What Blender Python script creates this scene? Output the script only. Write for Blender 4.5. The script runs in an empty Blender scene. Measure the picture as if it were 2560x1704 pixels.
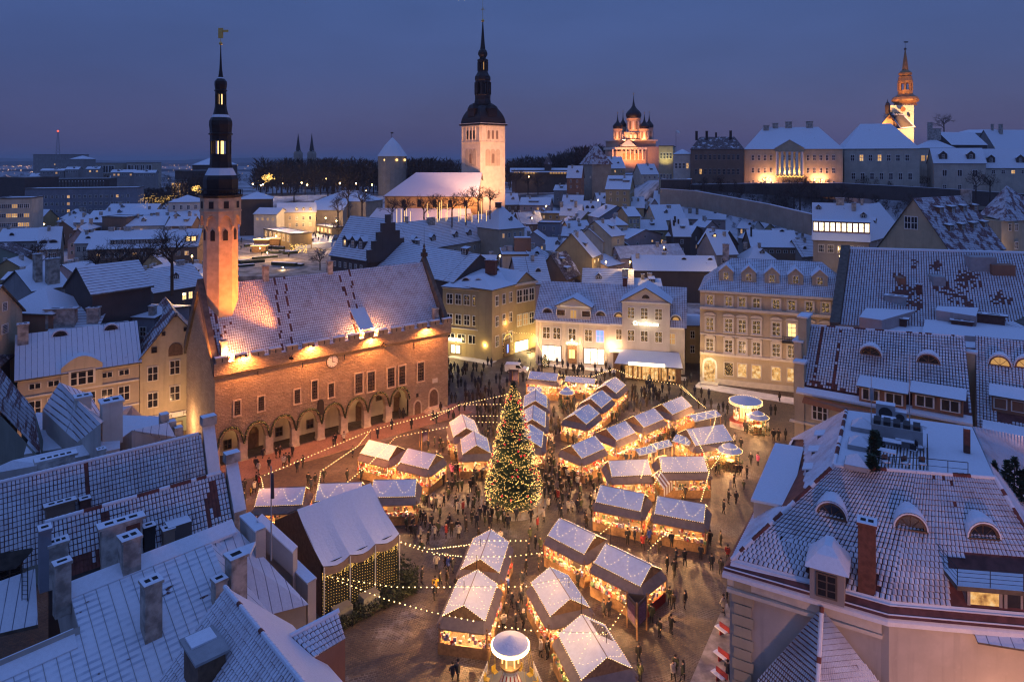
import bpy,math,random
from mathutils import Vector,Matrix
from math import sin,cos,pi,radians,sqrt,atan2,floor
rnd=random.Random(11)
S=bpy.context.scene
COL=S.collection
# ---------------------------------------------------------------- camera
F,CX,HZ,CH=1707.0,1280.0,402.0,42.0      # focal length and horizon in photograph pixels, camera height in metres
cam=bpy.data.objects.new('camera',bpy.data.cameras.new('camera'))
COL.objects.link(cam)
cam.location=(0,0,CH)
cam.rotation_euler=(pi/2,0,0)
cam.data.sensor_width=36.0
cam.data.lens=36.0*F/2560.0
cam.data.shift_y=-(852.0-HZ)/2560.0
cam.data.clip_start=0.5
cam.data.clip_end=30000
S.camera=cam
# ---------------------------------------------------------------- render settings, dusk sky
S.view_settings.view_transform='Standard'
S.view_settings.look='None'
S.view_settings.gamma=1.0
S.view_settings.use_curve_mapping=False
S.view_settings.exposure=0.0
S.render.engine='CYCLES'
S.cycles.use_denoising=True
try:S.cycles.denoiser='OPENIMAGEDENOISE'
except Exception:pass
S.cycles.max_bounces=5
S.cycles.diffuse_bounces=2
S.cycles.glossy_bounces=2
S.cycles.transmission_bounces=2
S.cycles.sample_clamp_indirect=3.0
S.cycles.caustics_reflective=False
S.cycles.caustics_refractive=False
S.cycles.use_light_tree=True
S.cycles.filter_width=1.25

world=bpy.data.worlds.new('World')
S.world=world
world.use_nodes=True
wn=world.node_tree
for n in list(wn.nodes):wn.nodes.remove(n)
def nd(nt,typ,**kw):
 n=nt.nodes.new(typ)
 for k,v in kw.items():
  if k in n.inputs.keys():n.inputs[k].default_value=v
  elif k.startswith('i')and k[1:].isdigit():n.inputs[int(k[1:])].default_value=v
  else:setattr(n,k,v)
 return n
def ramp(nt,stops,fac=None,interp='LINEAR'):
 r=nt.nodes.new('ShaderNodeValToRGB')
 cr=r.color_ramp;cr.interpolation=interp
 while len(cr.elements)<len(stops):cr.elements.new(0.5)
 for e,(p,c)in zip(cr.elements,stops):
  e.position=p;e.color=(c[0],c[1],c[2],1.0)
 if fac is not None:nt.links.new(fac,r.inputs[0])
 return r
# dusk: the physical sky with the sun below the horizon, plus the even overcast glow brightening to the zenith
SUN_EL,SUN_ROT=radians(-3.0),radians(25.0)
tc=nd(wn,'ShaderNodeTexCoord')
sx=nd(wn,'ShaderNodeSeparateXYZ');wn.links.new(tc.outputs['Generated'],sx.inputs[0])
cl=ramp(wn,[(0.0,(0.049,0.047,0.118)),(0.035,(0.046,0.053,0.136)),(0.13,(0.040,0.066,0.186)),
    (0.26,(0.038,0.076,0.218)),(0.55,(0.078,0.145,0.40)),(1.0,(0.128,0.218,0.565))],sx.outputs[2])
mp=nd(wn,'ShaderNodeMapping');mp.inputs['Scale'].default_value=(2.0,2.0,7.0)
wn.links.new(tc.outputs['Generated'],mp.inputs[0])
nz=nd(wn,'ShaderNodeTexNoise',Scale=1.3,Detail=4.0,Roughness=0.55)
wn.links.new(mp.outputs[0],nz.inputs['Vector'])
cloudmul=nd(wn,'ShaderNodeMapRange',i1=0.3,i2=0.75,i3=0.90,i4=1.12)
wn.links.new(nz.outputs[0],cloudmul.inputs[0])
vm=nd(wn,'ShaderNodeVectorMath',operation='SCALE')
wn.links.new(cl.outputs[0],vm.inputs[0]);wn.links.new(cloudmul.outputs[0],vm.inputs['Scale'])
sky=nd(wn,'ShaderNodeTexSky',sky_type='NISHITA',sun_disc=False,sun_elevation=SUN_EL,sun_rotation=SUN_ROT)
skm=nd(wn,'ShaderNodeVectorMath',operation='SCALE');skm.inputs['Scale'].default_value=0.05
wn.links.new(sky.outputs[0],skm.inputs[0])
add=nd(wn,'ShaderNodeVectorMath',operation='ADD')
wn.links.new(vm.outputs[0],add.inputs[0]);wn.links.new(skm.outputs[0],add.inputs[1])
bg=nd(wn,'ShaderNodeBackground',Strength=1.3)
wn.links.new(add.outputs[0],bg.inputs['Color'])
wo=nd(wn,'ShaderNodeOutputWorld');wn.links.new(bg.outputs[0],wo.inputs[0])

sl=bpy.data.lights.new('sun_lamp','SUN');sl.energy=0.02;sl.angle=radians(30);sl.color=(.75,.8,1.0)
sun=bpy.data.objects.new('sun_lamp',sl);COL.objects.link(sun)        # the last of the daylight, low behind the clouds
sun.rotation_euler=(radians(62),0,radians(-25))
# ---------------------------------------------------------------- pixel to place
def W(x,y,z=0.0):
 Y=F*(CH-z)/(y-HZ)
 return Vector(((x-CX)*Y/F,Y,z))
def D(x,y,Y):return Vector(((x-CX)*Y/F,Y,CH-(y-HZ)*Y/F))
def pix(p):return(CX+p[0]*F/max(p[1],.1),HZ+(CH-p[2])*F/max(p[1],.1))
def sm(a,b,x):
 t=min(1.0,max(0.0,(x-a)/(b-a)));return t*t*(3-2*t)
def T(X,Y):                                   # height of the land
 z=9*sm(150,290,Y)
 k=sm(330,395,Y)*sm(-235,-170,X);z=z*(1-k)+22*k
 k=sm(296,326,Y)*sm(62,80,X);z=z*(1-k)+31*k
 k=sm(380,460,Y)*sm(20,60,X);z=z*(1-k)+31*k
 return z*(1-sm(800,1300,Y))
# ---------------------------------------------------------------- mesh and object helpers
OFF={}
def auto_uv(pts):
 n=Vector((0,0,0));k=len(pts)
 for i in range(k):
  a=pts[i];b=pts[(i+1)%k]
  n.x+=(a[1]-b[1])*(a[2]+b[2]);n.y+=(a[2]-b[2])*(a[0]+b[0]);n.z+=(a[0]-b[0])*(a[1]+b[1])
 h=sqrt(n.x*n.x+n.y*n.y)
 if h<1e-6*max(1e-9,abs(n.z))or h<1e-9:return[(p[0],p[1])for p in pts]
 tx,ty=-n.y/h,n.x/h
 L=sqrt(h*h+n.z*n.z)
 # slope direction = normal x tangent
 vx=(n.y*0-n.z*ty)/L;vy=(n.z*tx-n.x*0)/L;vz=(n.x*ty-n.y*tx)/L
 return[(p[0]*tx+p[1]*ty,p[0]*vx+p[1]*vy+p[2]*vz)for p in pts]
class MB:
 def __init__(s,uv=True):s.v=[];s.f=[];s.m=[];s.uv=[]if uv else None
 def poly(s,pts,m=0,uv=None):
  i=len(s.v);s.v.extend((p[0],p[1],p[2])for p in pts)
  s.f.append(tuple(range(i,i+len(pts))));s.m.append(m)
  if s.uv is not None:s.uv.extend(uv or auto_uv(pts))
 def box(s,c,sz,u=(1,0),m=0,mt=None,taper=1.0):
  # c: centre of the base, sz: full sizes along u, across, up
  ux,uy=u;a,b,h=sz[0]/2,sz[1]/2,sz[2]
  def P(i,j,k):
   q=taper if k else 1.0
   return(c[0]+ux*a*i*q-uy*b*j*q,c[1]+uy*a*i*q+ux*b*j*q,c[2]+k*h)
  s.poly([P(-1,-1,0),P(1,-1,0),P(1,-1,1),P(-1,-1,1)],m)
  s.poly([P(1,-1,0),P(1,1,0),P(1,1,1),P(1,-1,1)],m)
  s.poly([P(1,1,0),P(-1,1,0),P(-1,1,1),P(1,1,1)],m)
  s.poly([P(-1,1,0),P(-1,-1,0),P(-1,-1,1),P(-1,1,1)],m)
  s.poly([P(-1,-1,1),P(1,-1,1),P(1,1,1),P(-1,1,1)],m if mt is None else mt)
  s.poly([P(-1,1,0),P(1,1,0),P(1,-1,0),P(-1,-1,0)],m)
  return s
 def slab(s,pts,t,m=0,ms=None):        # polygon (counter-clockwise from above) thickened downwards
  q=[(p[0],p[1],p[2]-t)for p in pts];k=len(pts);ms=m if ms is None else ms
  s.poly(pts,m);s.poly(q[::-1],ms)
  for i in range(k):
   j=(i+1)%k;s.poly([q[i],q[j],pts[j],pts[i]],ms)
  return s
 def prism(s,pts,z0,z1,m=0,mt=None,bottom=False):
  k=len(pts)
  for i in range(k):
   j=(i+1)%k;a,b=pts[i],pts[j]
   s.poly([(a[0],a[1],z0),(b[0],b[1],z0),(b[0],b[1],z1),(a[0],a[1],z1)],m)
  s.poly([(p[0],p[1],z1)for p in pts],m if mt is None else mt)
  if bottom:s.poly([(p[0],p[1],z0)for p in pts][::-1],m)
  return s
 def lathe(s,c,prof,n=8,m=0,rot=0.0,sx=1.0,mf=None):   # prof: (radius, z) from low to high
  base=len(s.v);k=len(prof)
  for r,z in prof:
   for i in range(n):
    a=rot+2*pi*i/n;s.v.append((c[0]+cos(a)*r*sx,c[1]+sin(a)*r*sx,z))
  for j in range(k-1):
   for i in range(n):
    i2=(i+1)%n
    s.f.append((base+j*n+i,base+j*n+i2,base+(j+1)*n+i2,base+(j+1)*n+i))
    s.m.append(m if mf is None else mf(j))
    if s.uv is not None:
     per=2*pi*max(prof[j][0],.01)/n
     s.uv.extend([(i*per,prof[j][1]),((i+1)*per,prof[j][1]),((i+1)*per,prof[j+1][1]),(i*per,prof[j+1][1])])
  for j,rev in((0,True),(k-1,False)):
   if prof[j][0]>1e-3:
    f=[base+j*n+i for i in range(n)]
    if rev:f=f[::-1]
    s.f.append(tuple(f));s.m.append(m if mf is None else mf(min(j,k-2)))
    if s.uv is not None:s.uv.extend([(s.v[q][0],s.v[q][1])for q in f])
  return s
 def tube(s,p,q,r0,r1=None,n=4,m=0):
  p=Vector(p);q=Vector(q);r1=r0 if r1 is None else r1
  d=q-p
  if d.length<1e-6:return s
  d.normalize();a=Vector((0,0,1))if abs(d.z)<.9 else Vector((1,0,0))
  x=d.cross(a).normalized();y=d.cross(x)
  A=[p+(x*cos(2*pi*i/n)+y*sin(2*pi*i/n))*r0 for i in range(n)]
  B=[q+(x*cos(2*pi*i/n)+y*sin(2*pi*i/n))*r1 for i in range(n)]
  for i in range(n):
   j=(i+1)%n;s.poly([A[j],A[i],B[i],B[j]],m)
  s.poly(A,m);s.poly(B[::-1],m)
  return s
 def ball(s,c,r,n=6,k=4,m=0,sz=1.0):
  return s.lathe(c,[(max(r*sin(pi*i/k),.0005 if 0<i<k else .0004),c[2]-r*sz*cos(pi*i/k))for i in range(k+1)],n,m)
 def bulb(s,c,r,m=0):                     # 8-sided octahedron-like bulb
  x,y,z=c;i=len(s.v)
  s.v+=[(x+r,y,z),(x,y+r,z),(x-r,y,z),(x,y-r,z),(x,y,z+r),(x,y,z-r)]
  for a,b in((0,1),(1,2),(2,3),(3,0)):
   s.f.append((i+a,i+b,i+4));s.f.append((i+b,i+a,i+5));s.m+=[m,m]
   if s.uv is not None:s.uv.extend([(0,0)]*6)
  return s
 def mesh(s,name,mats,off=(0,0,0),smooth=False):
  me=bpy.data.meshes.new(name)
  ox,oy,oz=off
  me.from_pydata([(x-ox,y-oy,z-oz)for x,y,z in s.v],[],s.f)
  for mt in mats:me.materials.append(mt)
  if len(mats)>1:me.polygons.foreach_set('material_index',s.m)
  if s.uv is not None and len(s.uv)==len(me.loops):
   ul=me.uv_layers.new(name='UVMap')
   flat=[c for p in s.uv for c in p]
   ul.data.foreach_set('uv',flat)
  if smooth:me.polygons.foreach_set('use_smooth',[True]*len(me.polygons))
  me.update()
  return me
 def build(s,name,mats,parent=None,smooth=False,**tags):
  if not isinstance(mats,(list,tuple)):mats=[mats]
  if parent is not None:off=OFF[parent.name]
  else:off=tags.pop('origin',None)or base_of(s.v)
  tags.pop('origin',None)
  o=bpy.data.objects.new(name,s.mesh(name,mats,off,smooth))
  COL.objects.link(o)
  if parent is not None:o.parent=parent
  else:o.location=off
  OFF[o.name]=off
  for k,v in tags.items():
   if v is not None:o[{'cat':'category'}.get(k,k)]=v
  return o
def base_of(v):
 xs=[p[0]for p in v];ys=[p[1]for p in v];zs=[p[2]for p in v]
 return((min(xs)+max(xs))/2,(min(ys)+max(ys))/2,min(zs))
def thing(name,label,cat,loc,group=None,kind=None):
 o=bpy.data.objects.new(name,None);COL.objects.link(o)
 o.empty_display_size=.3
 o.location=(loc[0],loc[1],loc[2]);OFF[o.name]=(loc[0],loc[1],loc[2])
 o['label']=label;o['category']=cat
 if group:o['group']=group
 if kind:o['kind']=kind
 return o
def inst(name,me,parent,loc,u=None,scale=None,mats=None,mtx=None,**tags):
 o=bpy.data.objects.new(name,me);COL.objects.link(o)
 off=OFF[parent.name]if parent is not None else(0,0,0)
 if parent is not None:o.parent=parent
 if mtx is not None:
  m=mtx.copy();m.translation=m.translation-Vector(off);o.matrix_basis=m
 else:
  o.location=(loc[0]-off[0],loc[1]-off[1],loc[2]-off[2])
  if u is not None:o.rotation_euler=(0,0,atan2(u[1],u[0]))
  if scale:o.scale=scale
 OFF[o.name]=(loc[0],loc[1],loc[2])if loc is not None else tuple(mtx.translation)
 if mats:
  for i,mm in enumerate(mats):
   if mm is not None and i<len(o.material_slots):
    o.material_slots[i].link='OBJECT';o.material_slots[i].material=mm
 for k,v in tags.items():o[{'cat':'category'}.get(k,k)]=v
 return o
def child_inst(name,me,parent,mats=None):      # a sub-part that shares its part's own transform
 o=bpy.data.objects.new(name,me);COL.objects.link(o);o.parent=parent
 if mats:
  for i,mm in enumerate(mats):
   if mm is not None:o.material_slots[i].link='OBJECT';o.material_slots[i].material=mm
 return o
def light(kind,loc,energy,color=(1,.62,.3),size=.15,aim=None,angle=90,blend=.6):
 l=bpy.data.lights.new(kind.lower()+'_lamp',kind)
 l.energy=energy;l.color=color;l.shadow_soft_size=size
 o=bpy.data.objects.new(kind.lower()+'_lamp',l);COL.objects.link(o);o.location=loc
 if kind=='SPOT':
  l.spot_size=radians(angle);l.spot_blend=blend
 if aim is not None:o.rotation_euler=(Vector(aim)-Vector(loc)).to_track_quat('-Z','Y').to_euler()
 return o
# ---------------------------------------------------------------- materials
M={}
def newmat(name):
 m=bpy.data.materials.new(name);m.use_nodes=True
 nt=m.node_tree
 for n in list(nt.nodes):nt.nodes.remove(n)
 out=nd(nt,'ShaderNodeOutputMaterial')
 b=nd(nt,'ShaderNodeBsdfPrincipled');nt.links.new(b.outputs[0],out.inputs[0])
 M[name]=m
 return m,nt,b
def mixc(nt,fac,a,b,fin=None):
 mx=nd(nt,'ShaderNodeMix',data_type='RGBA')
 for sock,val in((6,a),(7,b)):
  if isinstance(val,(tuple,list)):mx.inputs[sock].default_value=(val[0],val[1],val[2],1)
  else:nt.links.new(val,mx.inputs[sock])
 if isinstance(fac,(int,float)):mx.inputs[0].default_value=fac
 else:nt.links.new(fac,mx.inputs[0])
 return mx.outputs[2]
def noise(nt,vec,scale,detail=3.0,rough=.55):
 n=nd(nt,'ShaderNodeTexNoise',Scale=scale,Detail=detail,Roughness=rough)
 if vec is not None:nt.links.new(vec,n.inputs['Vector'])
 return n.outputs[0]
def step(nt,val,lo,hi,a=0.0,b=1.0):
 r=nd(nt,'ShaderNodeMapRange',i1=lo,i2=hi,i3=a,i4=b);r.interpolation_type='SMOOTHSTEP'
 nt.links.new(val,r.inputs[0]);return r.outputs[0]
def mul(nt,a,b,op='MULTIPLY'):
 n=nd(nt,'ShaderNodeMath',operation=op)
 for i,v in enumerate((a,b)):
  if isinstance(v,(int,float)):n.inputs[i].default_value=v
  else:nt.links.new(v,n.inputs[i])
 return n.outputs[0]
def bump(nt,b,h,strength=.4,dist=.05):
 n=nd(nt,'ShaderNodeBump',Strength=strength,Distance=dist);nt.links.new(h,n.inputs['Height'])
 nt.links.new(n.outputs[0],b.inputs['Normal'])
def pos(nt):return nd(nt,'ShaderNodeNewGeometry').outputs['Position']
def uvn(nt):return nd(nt,'ShaderNodeTexCoord').outputs['UV']
SNOW=(.70,.73,.79)
def plain(name,col,rough=.8,var=.18,scale=1.5,metal=0.0,bmp=.0):
 m,nt,b=newmat(name)
 p=pos(nt);n=noise(nt,p,scale,4)
 f=step(nt,n,.3,.7)
 c=mixc(nt,f,tuple(x*(1-var)for x in col),tuple(min(1,x*(1+var))for x in col))
 nt.links.new(c,b.inputs['Base Color']);b.inputs['Roughness'].default_value=rough
 b.inputs['Metallic'].default_value=metal
 if bmp:bump(nt,b,noise(nt,p,scale*6,3),bmp,.03)
 return m
def plaster(name,col):
 m,nt,b=newmat(name);p=pos(nt)
 n1=noise(nt,p,.35,5,.6);n2=noise(nt,p,3.0,4)
 mpn=nd(nt,'ShaderNodeMapping');mpn.inputs['Scale'].default_value=(1.6,1.6,.12);nt.links.new(p,mpn.inputs[0])
 st=noise(nt,mpn.outputs[0],1.0,4)
 c=mixc(nt,step(nt,n1,.35,.7),tuple(x*.82 for x in col),col)
 c=mixc(nt,step(nt,st,.52,.75,0,.45),c,tuple(x*.55 for x in col))
 c=mixc(nt,step(nt,n2,.55,.8,0,.25),c,tuple(min(1,x*1.15)for x in col))
 nt.links.new(c,b.inputs['Base Color']);b.inputs['Roughness'].default_value=.9
 bump(nt,b,n2,.25,.02)
 return m
def emis(name,col,strength,base=(.02,.02,.02),sample=False):
 m,nt,b=newmat(name)
 b.inputs['Base Color'].default_value=(*base,1)
 b.inputs['Emission Color'].default_value=(*col,1);b.inputs['Emission Strength'].default_value=strength
 if not sample:
  try:m.cycles.emission_sampling='NONE'
  except Exception:pass
 return m
def snowmat(name,cover=.0,under=(.16,.07,.05),rows=None,joint=(.13,.065,.06),cols=True,jw=.12,tint=SNOW):
 """snow lying on a roof; rows=(tile length, tile width) shows the tile courses through it"""
 m,nt,b=newmat(name);p=pos(nt)
 n1=noise(nt,p,.5,5,.6);n2=noise(nt,p,5.0,3)
 c=mixc(nt,step(nt,n2,.35,.7),tuple(x*.94 for x in tint),tint)
 h=n2
 if rows:
  uv=uvn(nt)
  br=nd(nt,'ShaderNodeTexBrick',offset=0.0,squash=1.0)
  br.inputs['Scale'].default_value=1.0;br.inputs['Brick Width'].default_value=rows[1]
  br.inputs['Row Height'].default_value=rows[0];br.inputs['Mortar Size'].default_value=rows[0]*jw
  br.inputs['Mortar Smooth'].default_value=.35
  nt.links.new(uv,br.inputs['Vector'])
  br.inputs['Color1'].default_value=(1,1,1,1);br.inputs['Color2'].default_value=(.92,.92,.92,1)
  br.inputs['Mortar'].default_value=(0,0,0,1)
  n3=noise(nt,p,.8,3)
  jf=mul(nt,br.outputs['Fac'],step(nt,n3,.30,.62,.45,1.0))
  c=mixc(nt,jf,c,joint)
  h=mul(nt,n2,mul(nt,1.0,br.outputs['Fac'],'SUBTRACT'))
 if cover<1.0:
  f=step(nt,n1,.74-cover*.6,.82-cover*.6)
  n4=noise(nt,p,2.5,4)
  f=mul(nt,f,step(nt,n4,.25,.6,.55,1.0))
  c=mixc(nt,f,c,under)
 nt.links.new(c,b.inputs['Base Color']);b.inputs['Roughness'].default_value=.75
 bump(nt,b,h,.5,.08)
 return m
snowmat('snow',0.07,(.22,.17,.16))
plain('snow_clean',(.74,.76,.80),.75,.05,3.0,bmp=.3)
snowmat('snow_thin',.12,(.12,.09,.08))
snowmat('snow_tiles',.06,(.15,.06,.05),rows=(.45,.33),jw=.13)
snowmat('snow_tiles_far',.05,(.15,.07,.06),rows=(.6,40.0),jw=.13)
snowmat('snow_tiles_bare',.44,(.13,.035,.03),rows=(.42,.32),jw=.15)
snowmat('snow_seams',.03,(.10,.06,.06),rows=(60.0,.7),joint=(.16,.18,.24),jw=.0006)
snowmat('dark_tiles',.62,(.06,.028,.026),rows=(.42,.3),jw=.12)
plain('tile_bed',(.13,.045,.038),.85,.3)
m,nt,b=newmat('snow_on_tile');p=pos(nt)      # thin snow, the red of the tiles showing faintly
c=mixc(nt,step(nt,noise(nt,p,.7,5,.65),.40,.75,.04,.42),SNOW,(.27,.13,.11));c=mixc(nt,step(nt,noise(nt,p,6.0,3),.5,.8,0,.25),c,(.30,.17,.15))
nt.links.new(c,b.inputs['Base Color']);b.inputs['Roughness'].default_value=.8;bump(nt,b,noise(nt,p,9.0,3),.5,.05)
plain('tile_clay',(.15,.045,.032),.8,.3)
plain('snow_cap',SNOW,.75,.04,4.0,bmp=.3)
for nme,col in dict(cream=(.52,.43,.29),ochre=(.42,.31,.15),white=(.62,.58,.52),grey=(.30,.28,.27),pink=(.48,.36,.34),
      beige=(.44,.36,.27),yellow=(.42,.33,.18),brown=(.22,.15,.11),dark=(.09,.07,.065),slate=(.24,.25,.29),
      green=(.26,.30,.24),pale=(.55,.49,.40),rust=(.30,.15,.09),stone=(.36,.31,.25)).items():
 plaster('wall_'+nme,col)
plain('trim',(.62,.56,.46),.8,.08)
plain('trim_white',(.72,.70,.66),.7,.06)
plain('frame_dark',(.10,.075,.06),.7,.1)
plain('dark_metal',(.035,.03,.032),.5,.2,metal=.4)
plain('copper_dark',(.020,.014,.013),.45,.25,2.0,metal=.3)
plain('gold',(.75,.48,.14),.3,.1,metal=.9)
plain('wood',(.30,.17,.08),.75,.25,3.0)
plain('wood_dark',(.13,.075,.045),.8,.25,3.0)
plain('awning',(.25,.185,.15),.85,.12,2.0)
plain('brick_red',(.12,.05,.036),.9,.25,3.0)
plain('chimney_plaster',(.36,.32,.28),.9,.42,1.3,bmp=.4)
plain('soot_black',(.02,.018,.018),.95,.1)  # black for soot, lettering, and the painted shade inside openings
plain('bark',(.045,.032,.026),.9,.2)
plain('needles',(.022,.048,.022),.8,.4,2.5)
plain('hedge_leaf',(.035,.045,.02),.85,.4,3.0)
plain('red_paint',(.26,.022,.02),.5,.15)
plain('grey_paint',(.30,.30,.31),.6,.1)
plain('white_paint',(.75,.74,.72),.4,.05)
plain('iron',(.02,.02,.022),.6,.1)
m,nt,b=newmat('glass_dark');b.inputs['Base Color'].default_value=(.018,.018,.022,1);b.inputs['Roughness'].default_value=.12
b.inputs['Specular IOR Level'].default_value=.7
emis('lit_warm',(1.0,.60,.20),2.2)
emis('lit_dim',(1.0,.52,.16),.55)
emis('lit_white',(1.0,.80,.48),4.0)
emis('lit_shop',(1.0,.78,.42),5.0)
emis('lit_blue',(.12,.25,1.0),2.2)
emis('bulb',(1.0,.64,.24),5.5)
emis('bulb_gold',(1.0,.58,.13),3.6)
LAMP_STR=165
emis('bulb_lamp',(1.0,.62,.24),30.0)
emis('lamp_pink',(1.0,.55,.4),4.0)
m,nt,b=newmat('lit_sparkle')          # dark glass with a tangle of small warm lights behind it
vo=nd(nt,'ShaderNodeTexVoronoi',Scale=5.5);nt.links.new(pos(nt),vo.inputs['Vector'])
e=step(nt,vo.outputs['Distance'],.30,.16)
b.inputs['Base Color'].default_value=(.03,.022,.018,1);b.inputs['Roughness'].default_value=.2
b.inputs['Emission Color'].default_value=(1,.62,.22,1)
nt.links.new(mul(nt,mul(nt,e,1.7),.035,'ADD'),b.inputs['Emission Strength'])
m.cycles.emission_sampling='NONE'
m,nt,b=newmat('lit_room')             # lit room seen through glass: uneven warm glow
nn=noise(nt,pos(nt),1.7,3)
nt.links.new(ramp(nt,[(.3,(.25,.09,.02)),(.5,(.9,.45,.12)),(.68,(1,.75,.4))],nn).outputs[0],b.inputs['Emission Color'])
b.inputs['Emission Strength'].default_value=.9
b.inputs['Base Color'].default_value=(.03,.03,.03,1)
m.cycles.emission_sampling='NONE'
m,nt,b=newmat('shop_window')          # bright display full of goods
pp=pos(nt);vo=nd(nt,'ShaderNodeTexVoronoi',Scale=2.6);nt.links.new(pp,vo.inputs['Vector'])
hs=nd(nt,'ShaderNodeHueSaturation');hs.inputs['Saturation'].default_value=.45;nt.links.new(vo.outputs['Color'],hs.inputs['Color'])
cc=mixc(nt,.62,hs.outputs[0],(1.0,.72,.36));nt.links.new(cc,b.inputs['Emission Color'])
n5=noise(nt,pp,1.4,4);nt.links.new(step(nt,n5,.35,.65,.5,2.4),b.inputs['Emission Strength'])
m.cycles.emission_sampling='NONE'
# limestone of the town hall: irregular courses
m,nt,b=newmat('limestone');uv=uvn(nt)
nw=nd(nt,'ShaderNodeTexNoise',Scale=.9,Detail=3.0);nt.links.new(uv,nw.inputs['Vector'])
vmx=nd(nt,'ShaderNodeVectorMath',operation='SCALE');vmx.inputs['Scale'].default_value=.25;nt.links.new(nw.outputs['Color'],vmx.inputs[0])
va=nd(nt,'ShaderNodeVectorMath',operation='ADD');nt.links.new(uv,va.inputs[0]);nt.links.new(vmx.outputs[0],va.inputs[1])
br=nd(nt,'ShaderNodeTexBrick',offset=.5,squash=1.3,squash_frequency=3)
for k,v in(('Scale',1.0),('Brick Width',.62),('Row Height',.21),('Mortar Size',.022),('Mortar Smooth',.6),('Bias',-.1)):br.inputs[k].default_value=v
br.inputs['Color1'].default_value=(.46,.36,.25,1);br.inputs['Color2'].default_value=(.33,.25,.17,1);br.inputs['Mortar'].default_value=(.25,.19,.13,1)
nt.links.new(va.outputs[0],br.inputs['Vector'])
nb=noise(nt,uv,.5,5)
nt.links.new(mixc(nt,step(nt,nb,.35,.7,0,.5),br.outputs['Color'],(.26,.19,.13)),b.inputs['Base Color'])
b.inputs['Roughness'].default_value=.92
n6=noise(nt,uv,3.0,6,.65)
bump(nt,b,mul(nt,mul(nt,n6,1.8),mul(nt,1.0,br.outputs['Fac'],'SUBTRACT'),'ADD'),.9,.14)
# cobbles of the square, snow trodden into the joints
m,nt,b=newmat('cobbles');p=pos(nt)
nw=nd(nt,'ShaderNodeTexNoise',Scale=.12,Detail=2.0);nt.links.new(p,nw.inputs['Vector'])
vmx=nd(nt,'ShaderNodeVectorMath',operation='SCALE');vmx.inputs['Scale'].default_value=3.0;nt.links.new(nw.outputs['Color'],vmx.inputs[0])
va=nd(nt,'ShaderNodeVectorMath',operation='ADD');nt.links.new(p,va.inputs[0]);nt.links.new(vmx.outputs[0],va.inputs[1])
mpn=nd(nt,'ShaderNodeMapping');mpn.inputs['Rotation'].default_value=(0,0,radians(-24));nt.links.new(va.outputs[0],mpn.inputs[0])
br=nd(nt,'ShaderNodeTexBrick',offset=.5)
for k,v in(('Scale',1.0),('Brick Width',.34),('Row Height',.23),('Mortar Size',.034),('Mortar Smooth',.4)):br.inputs[k].default_value=v
br.inputs['Color1'].default_value=(.135,.09,.052,1);br.inputs['Color2'].default_value=(.068,.046,.029,1);br.inputs['Mortar'].default_value=(.045,.036,.03,1)
nt.links.new(mpn.outputs[0],br.inputs['Vector'])
n1=noise(nt,p,.16,5,.6);n2=noise(nt,p,1.6,4)
c=mixc(nt,mul(nt,br.outputs['Fac'],step(nt,n1,.42,.66,0,.75)),br.outputs['Color'],(.30,.24,.18))
c=mixc(nt,step(nt,mul(nt,n1,mul(nt,n2,.35),'ADD'),.74,.90,0,.45),c,(.40,.36,.32))
nt.links.new(c,b.inputs['Base Color']);b.inputs['Roughness'].default_value=.62
bump(nt,b,mul(nt,1.0,br.outputs['Fac'],'SUBTRACT'),.6,.04)
# reddish granite strip before the town hall, town snow for the land
m,nt,b=newmat('paving_red');p=pos(nt);n1=noise(nt,p,.5,4)
vo=nd(nt,'ShaderNodeTexVoronoi',Scale=2.2,feature='DISTANCE_TO_EDGE');nt.links.new(p,vo.inputs['Vector'])
c=mixc(nt,step(nt,n1,.3,.7),(.23,.12,.075),(.30,.17,.11))
c=mixc(nt,step(nt,vo.outputs[0],.10,.02,0,.6),c,(.13,.08,.06))
nt.links.new(c,b.inputs['Base Color']);b.inputs['Roughness'].default_value=.65
m,nt,b=newmat('land');p=pos(nt);n1=noise(nt,p,.03,6,.65);n2=noise(nt,p,.25,4)
c=mixc(nt,step(nt,n1,.42,.58),(.55,.56,.60),(.06,.052,.05))
c=mixc(nt,step(nt,n2,.5,.7,0,.6),c,(.10,.09,.09))
nt.links.new(c,b.inputs['Base Color']);b.inputs['Roughness'].default_value=.9
plain('trodden_snow',(.62,.58,.54),.8,.15,.8)
plain('ice',(.74,.76,.78),.35,.06,.6)
# ================================================================ the land
def grid_lines(lo,hi,dense_lo,dense_hi,st,grow):
 a=[];x=dense_lo
 while x<=dense_hi:a.append(x);x+=st
 s_=st;x=a[-1]
 while x<hi:s_*=grow;x=min(hi,x+s_);a.append(x)
 s_=st;x=dense_lo;b_=[]
 while x>lo:s_*=grow;x=max(lo,x-s_);b_.append(x)
 return b_[::-1]+a
gx=grid_lines(-14000,14000,-300,360,9,1.35)
gy=grid_lines(-400,22000,20,540,9,1.3)
mb=MB(uv=False)
for Y in gy:
 for X in gx:mb.v.append((X,Y,T(X,Y)-.06))
nx_=len(gx)
for j in range(len(gy)-1):
 for i in range(nx_-1):
  mb.f.append((j*nx_+i,j*nx_+i+1,(j+1)*nx_+i+1,(j+1)*nx_+i));mb.m.append(0)
mb.build('ground',M['land'],smooth=True,origin=(0,0,0),kind='structure')
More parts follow.
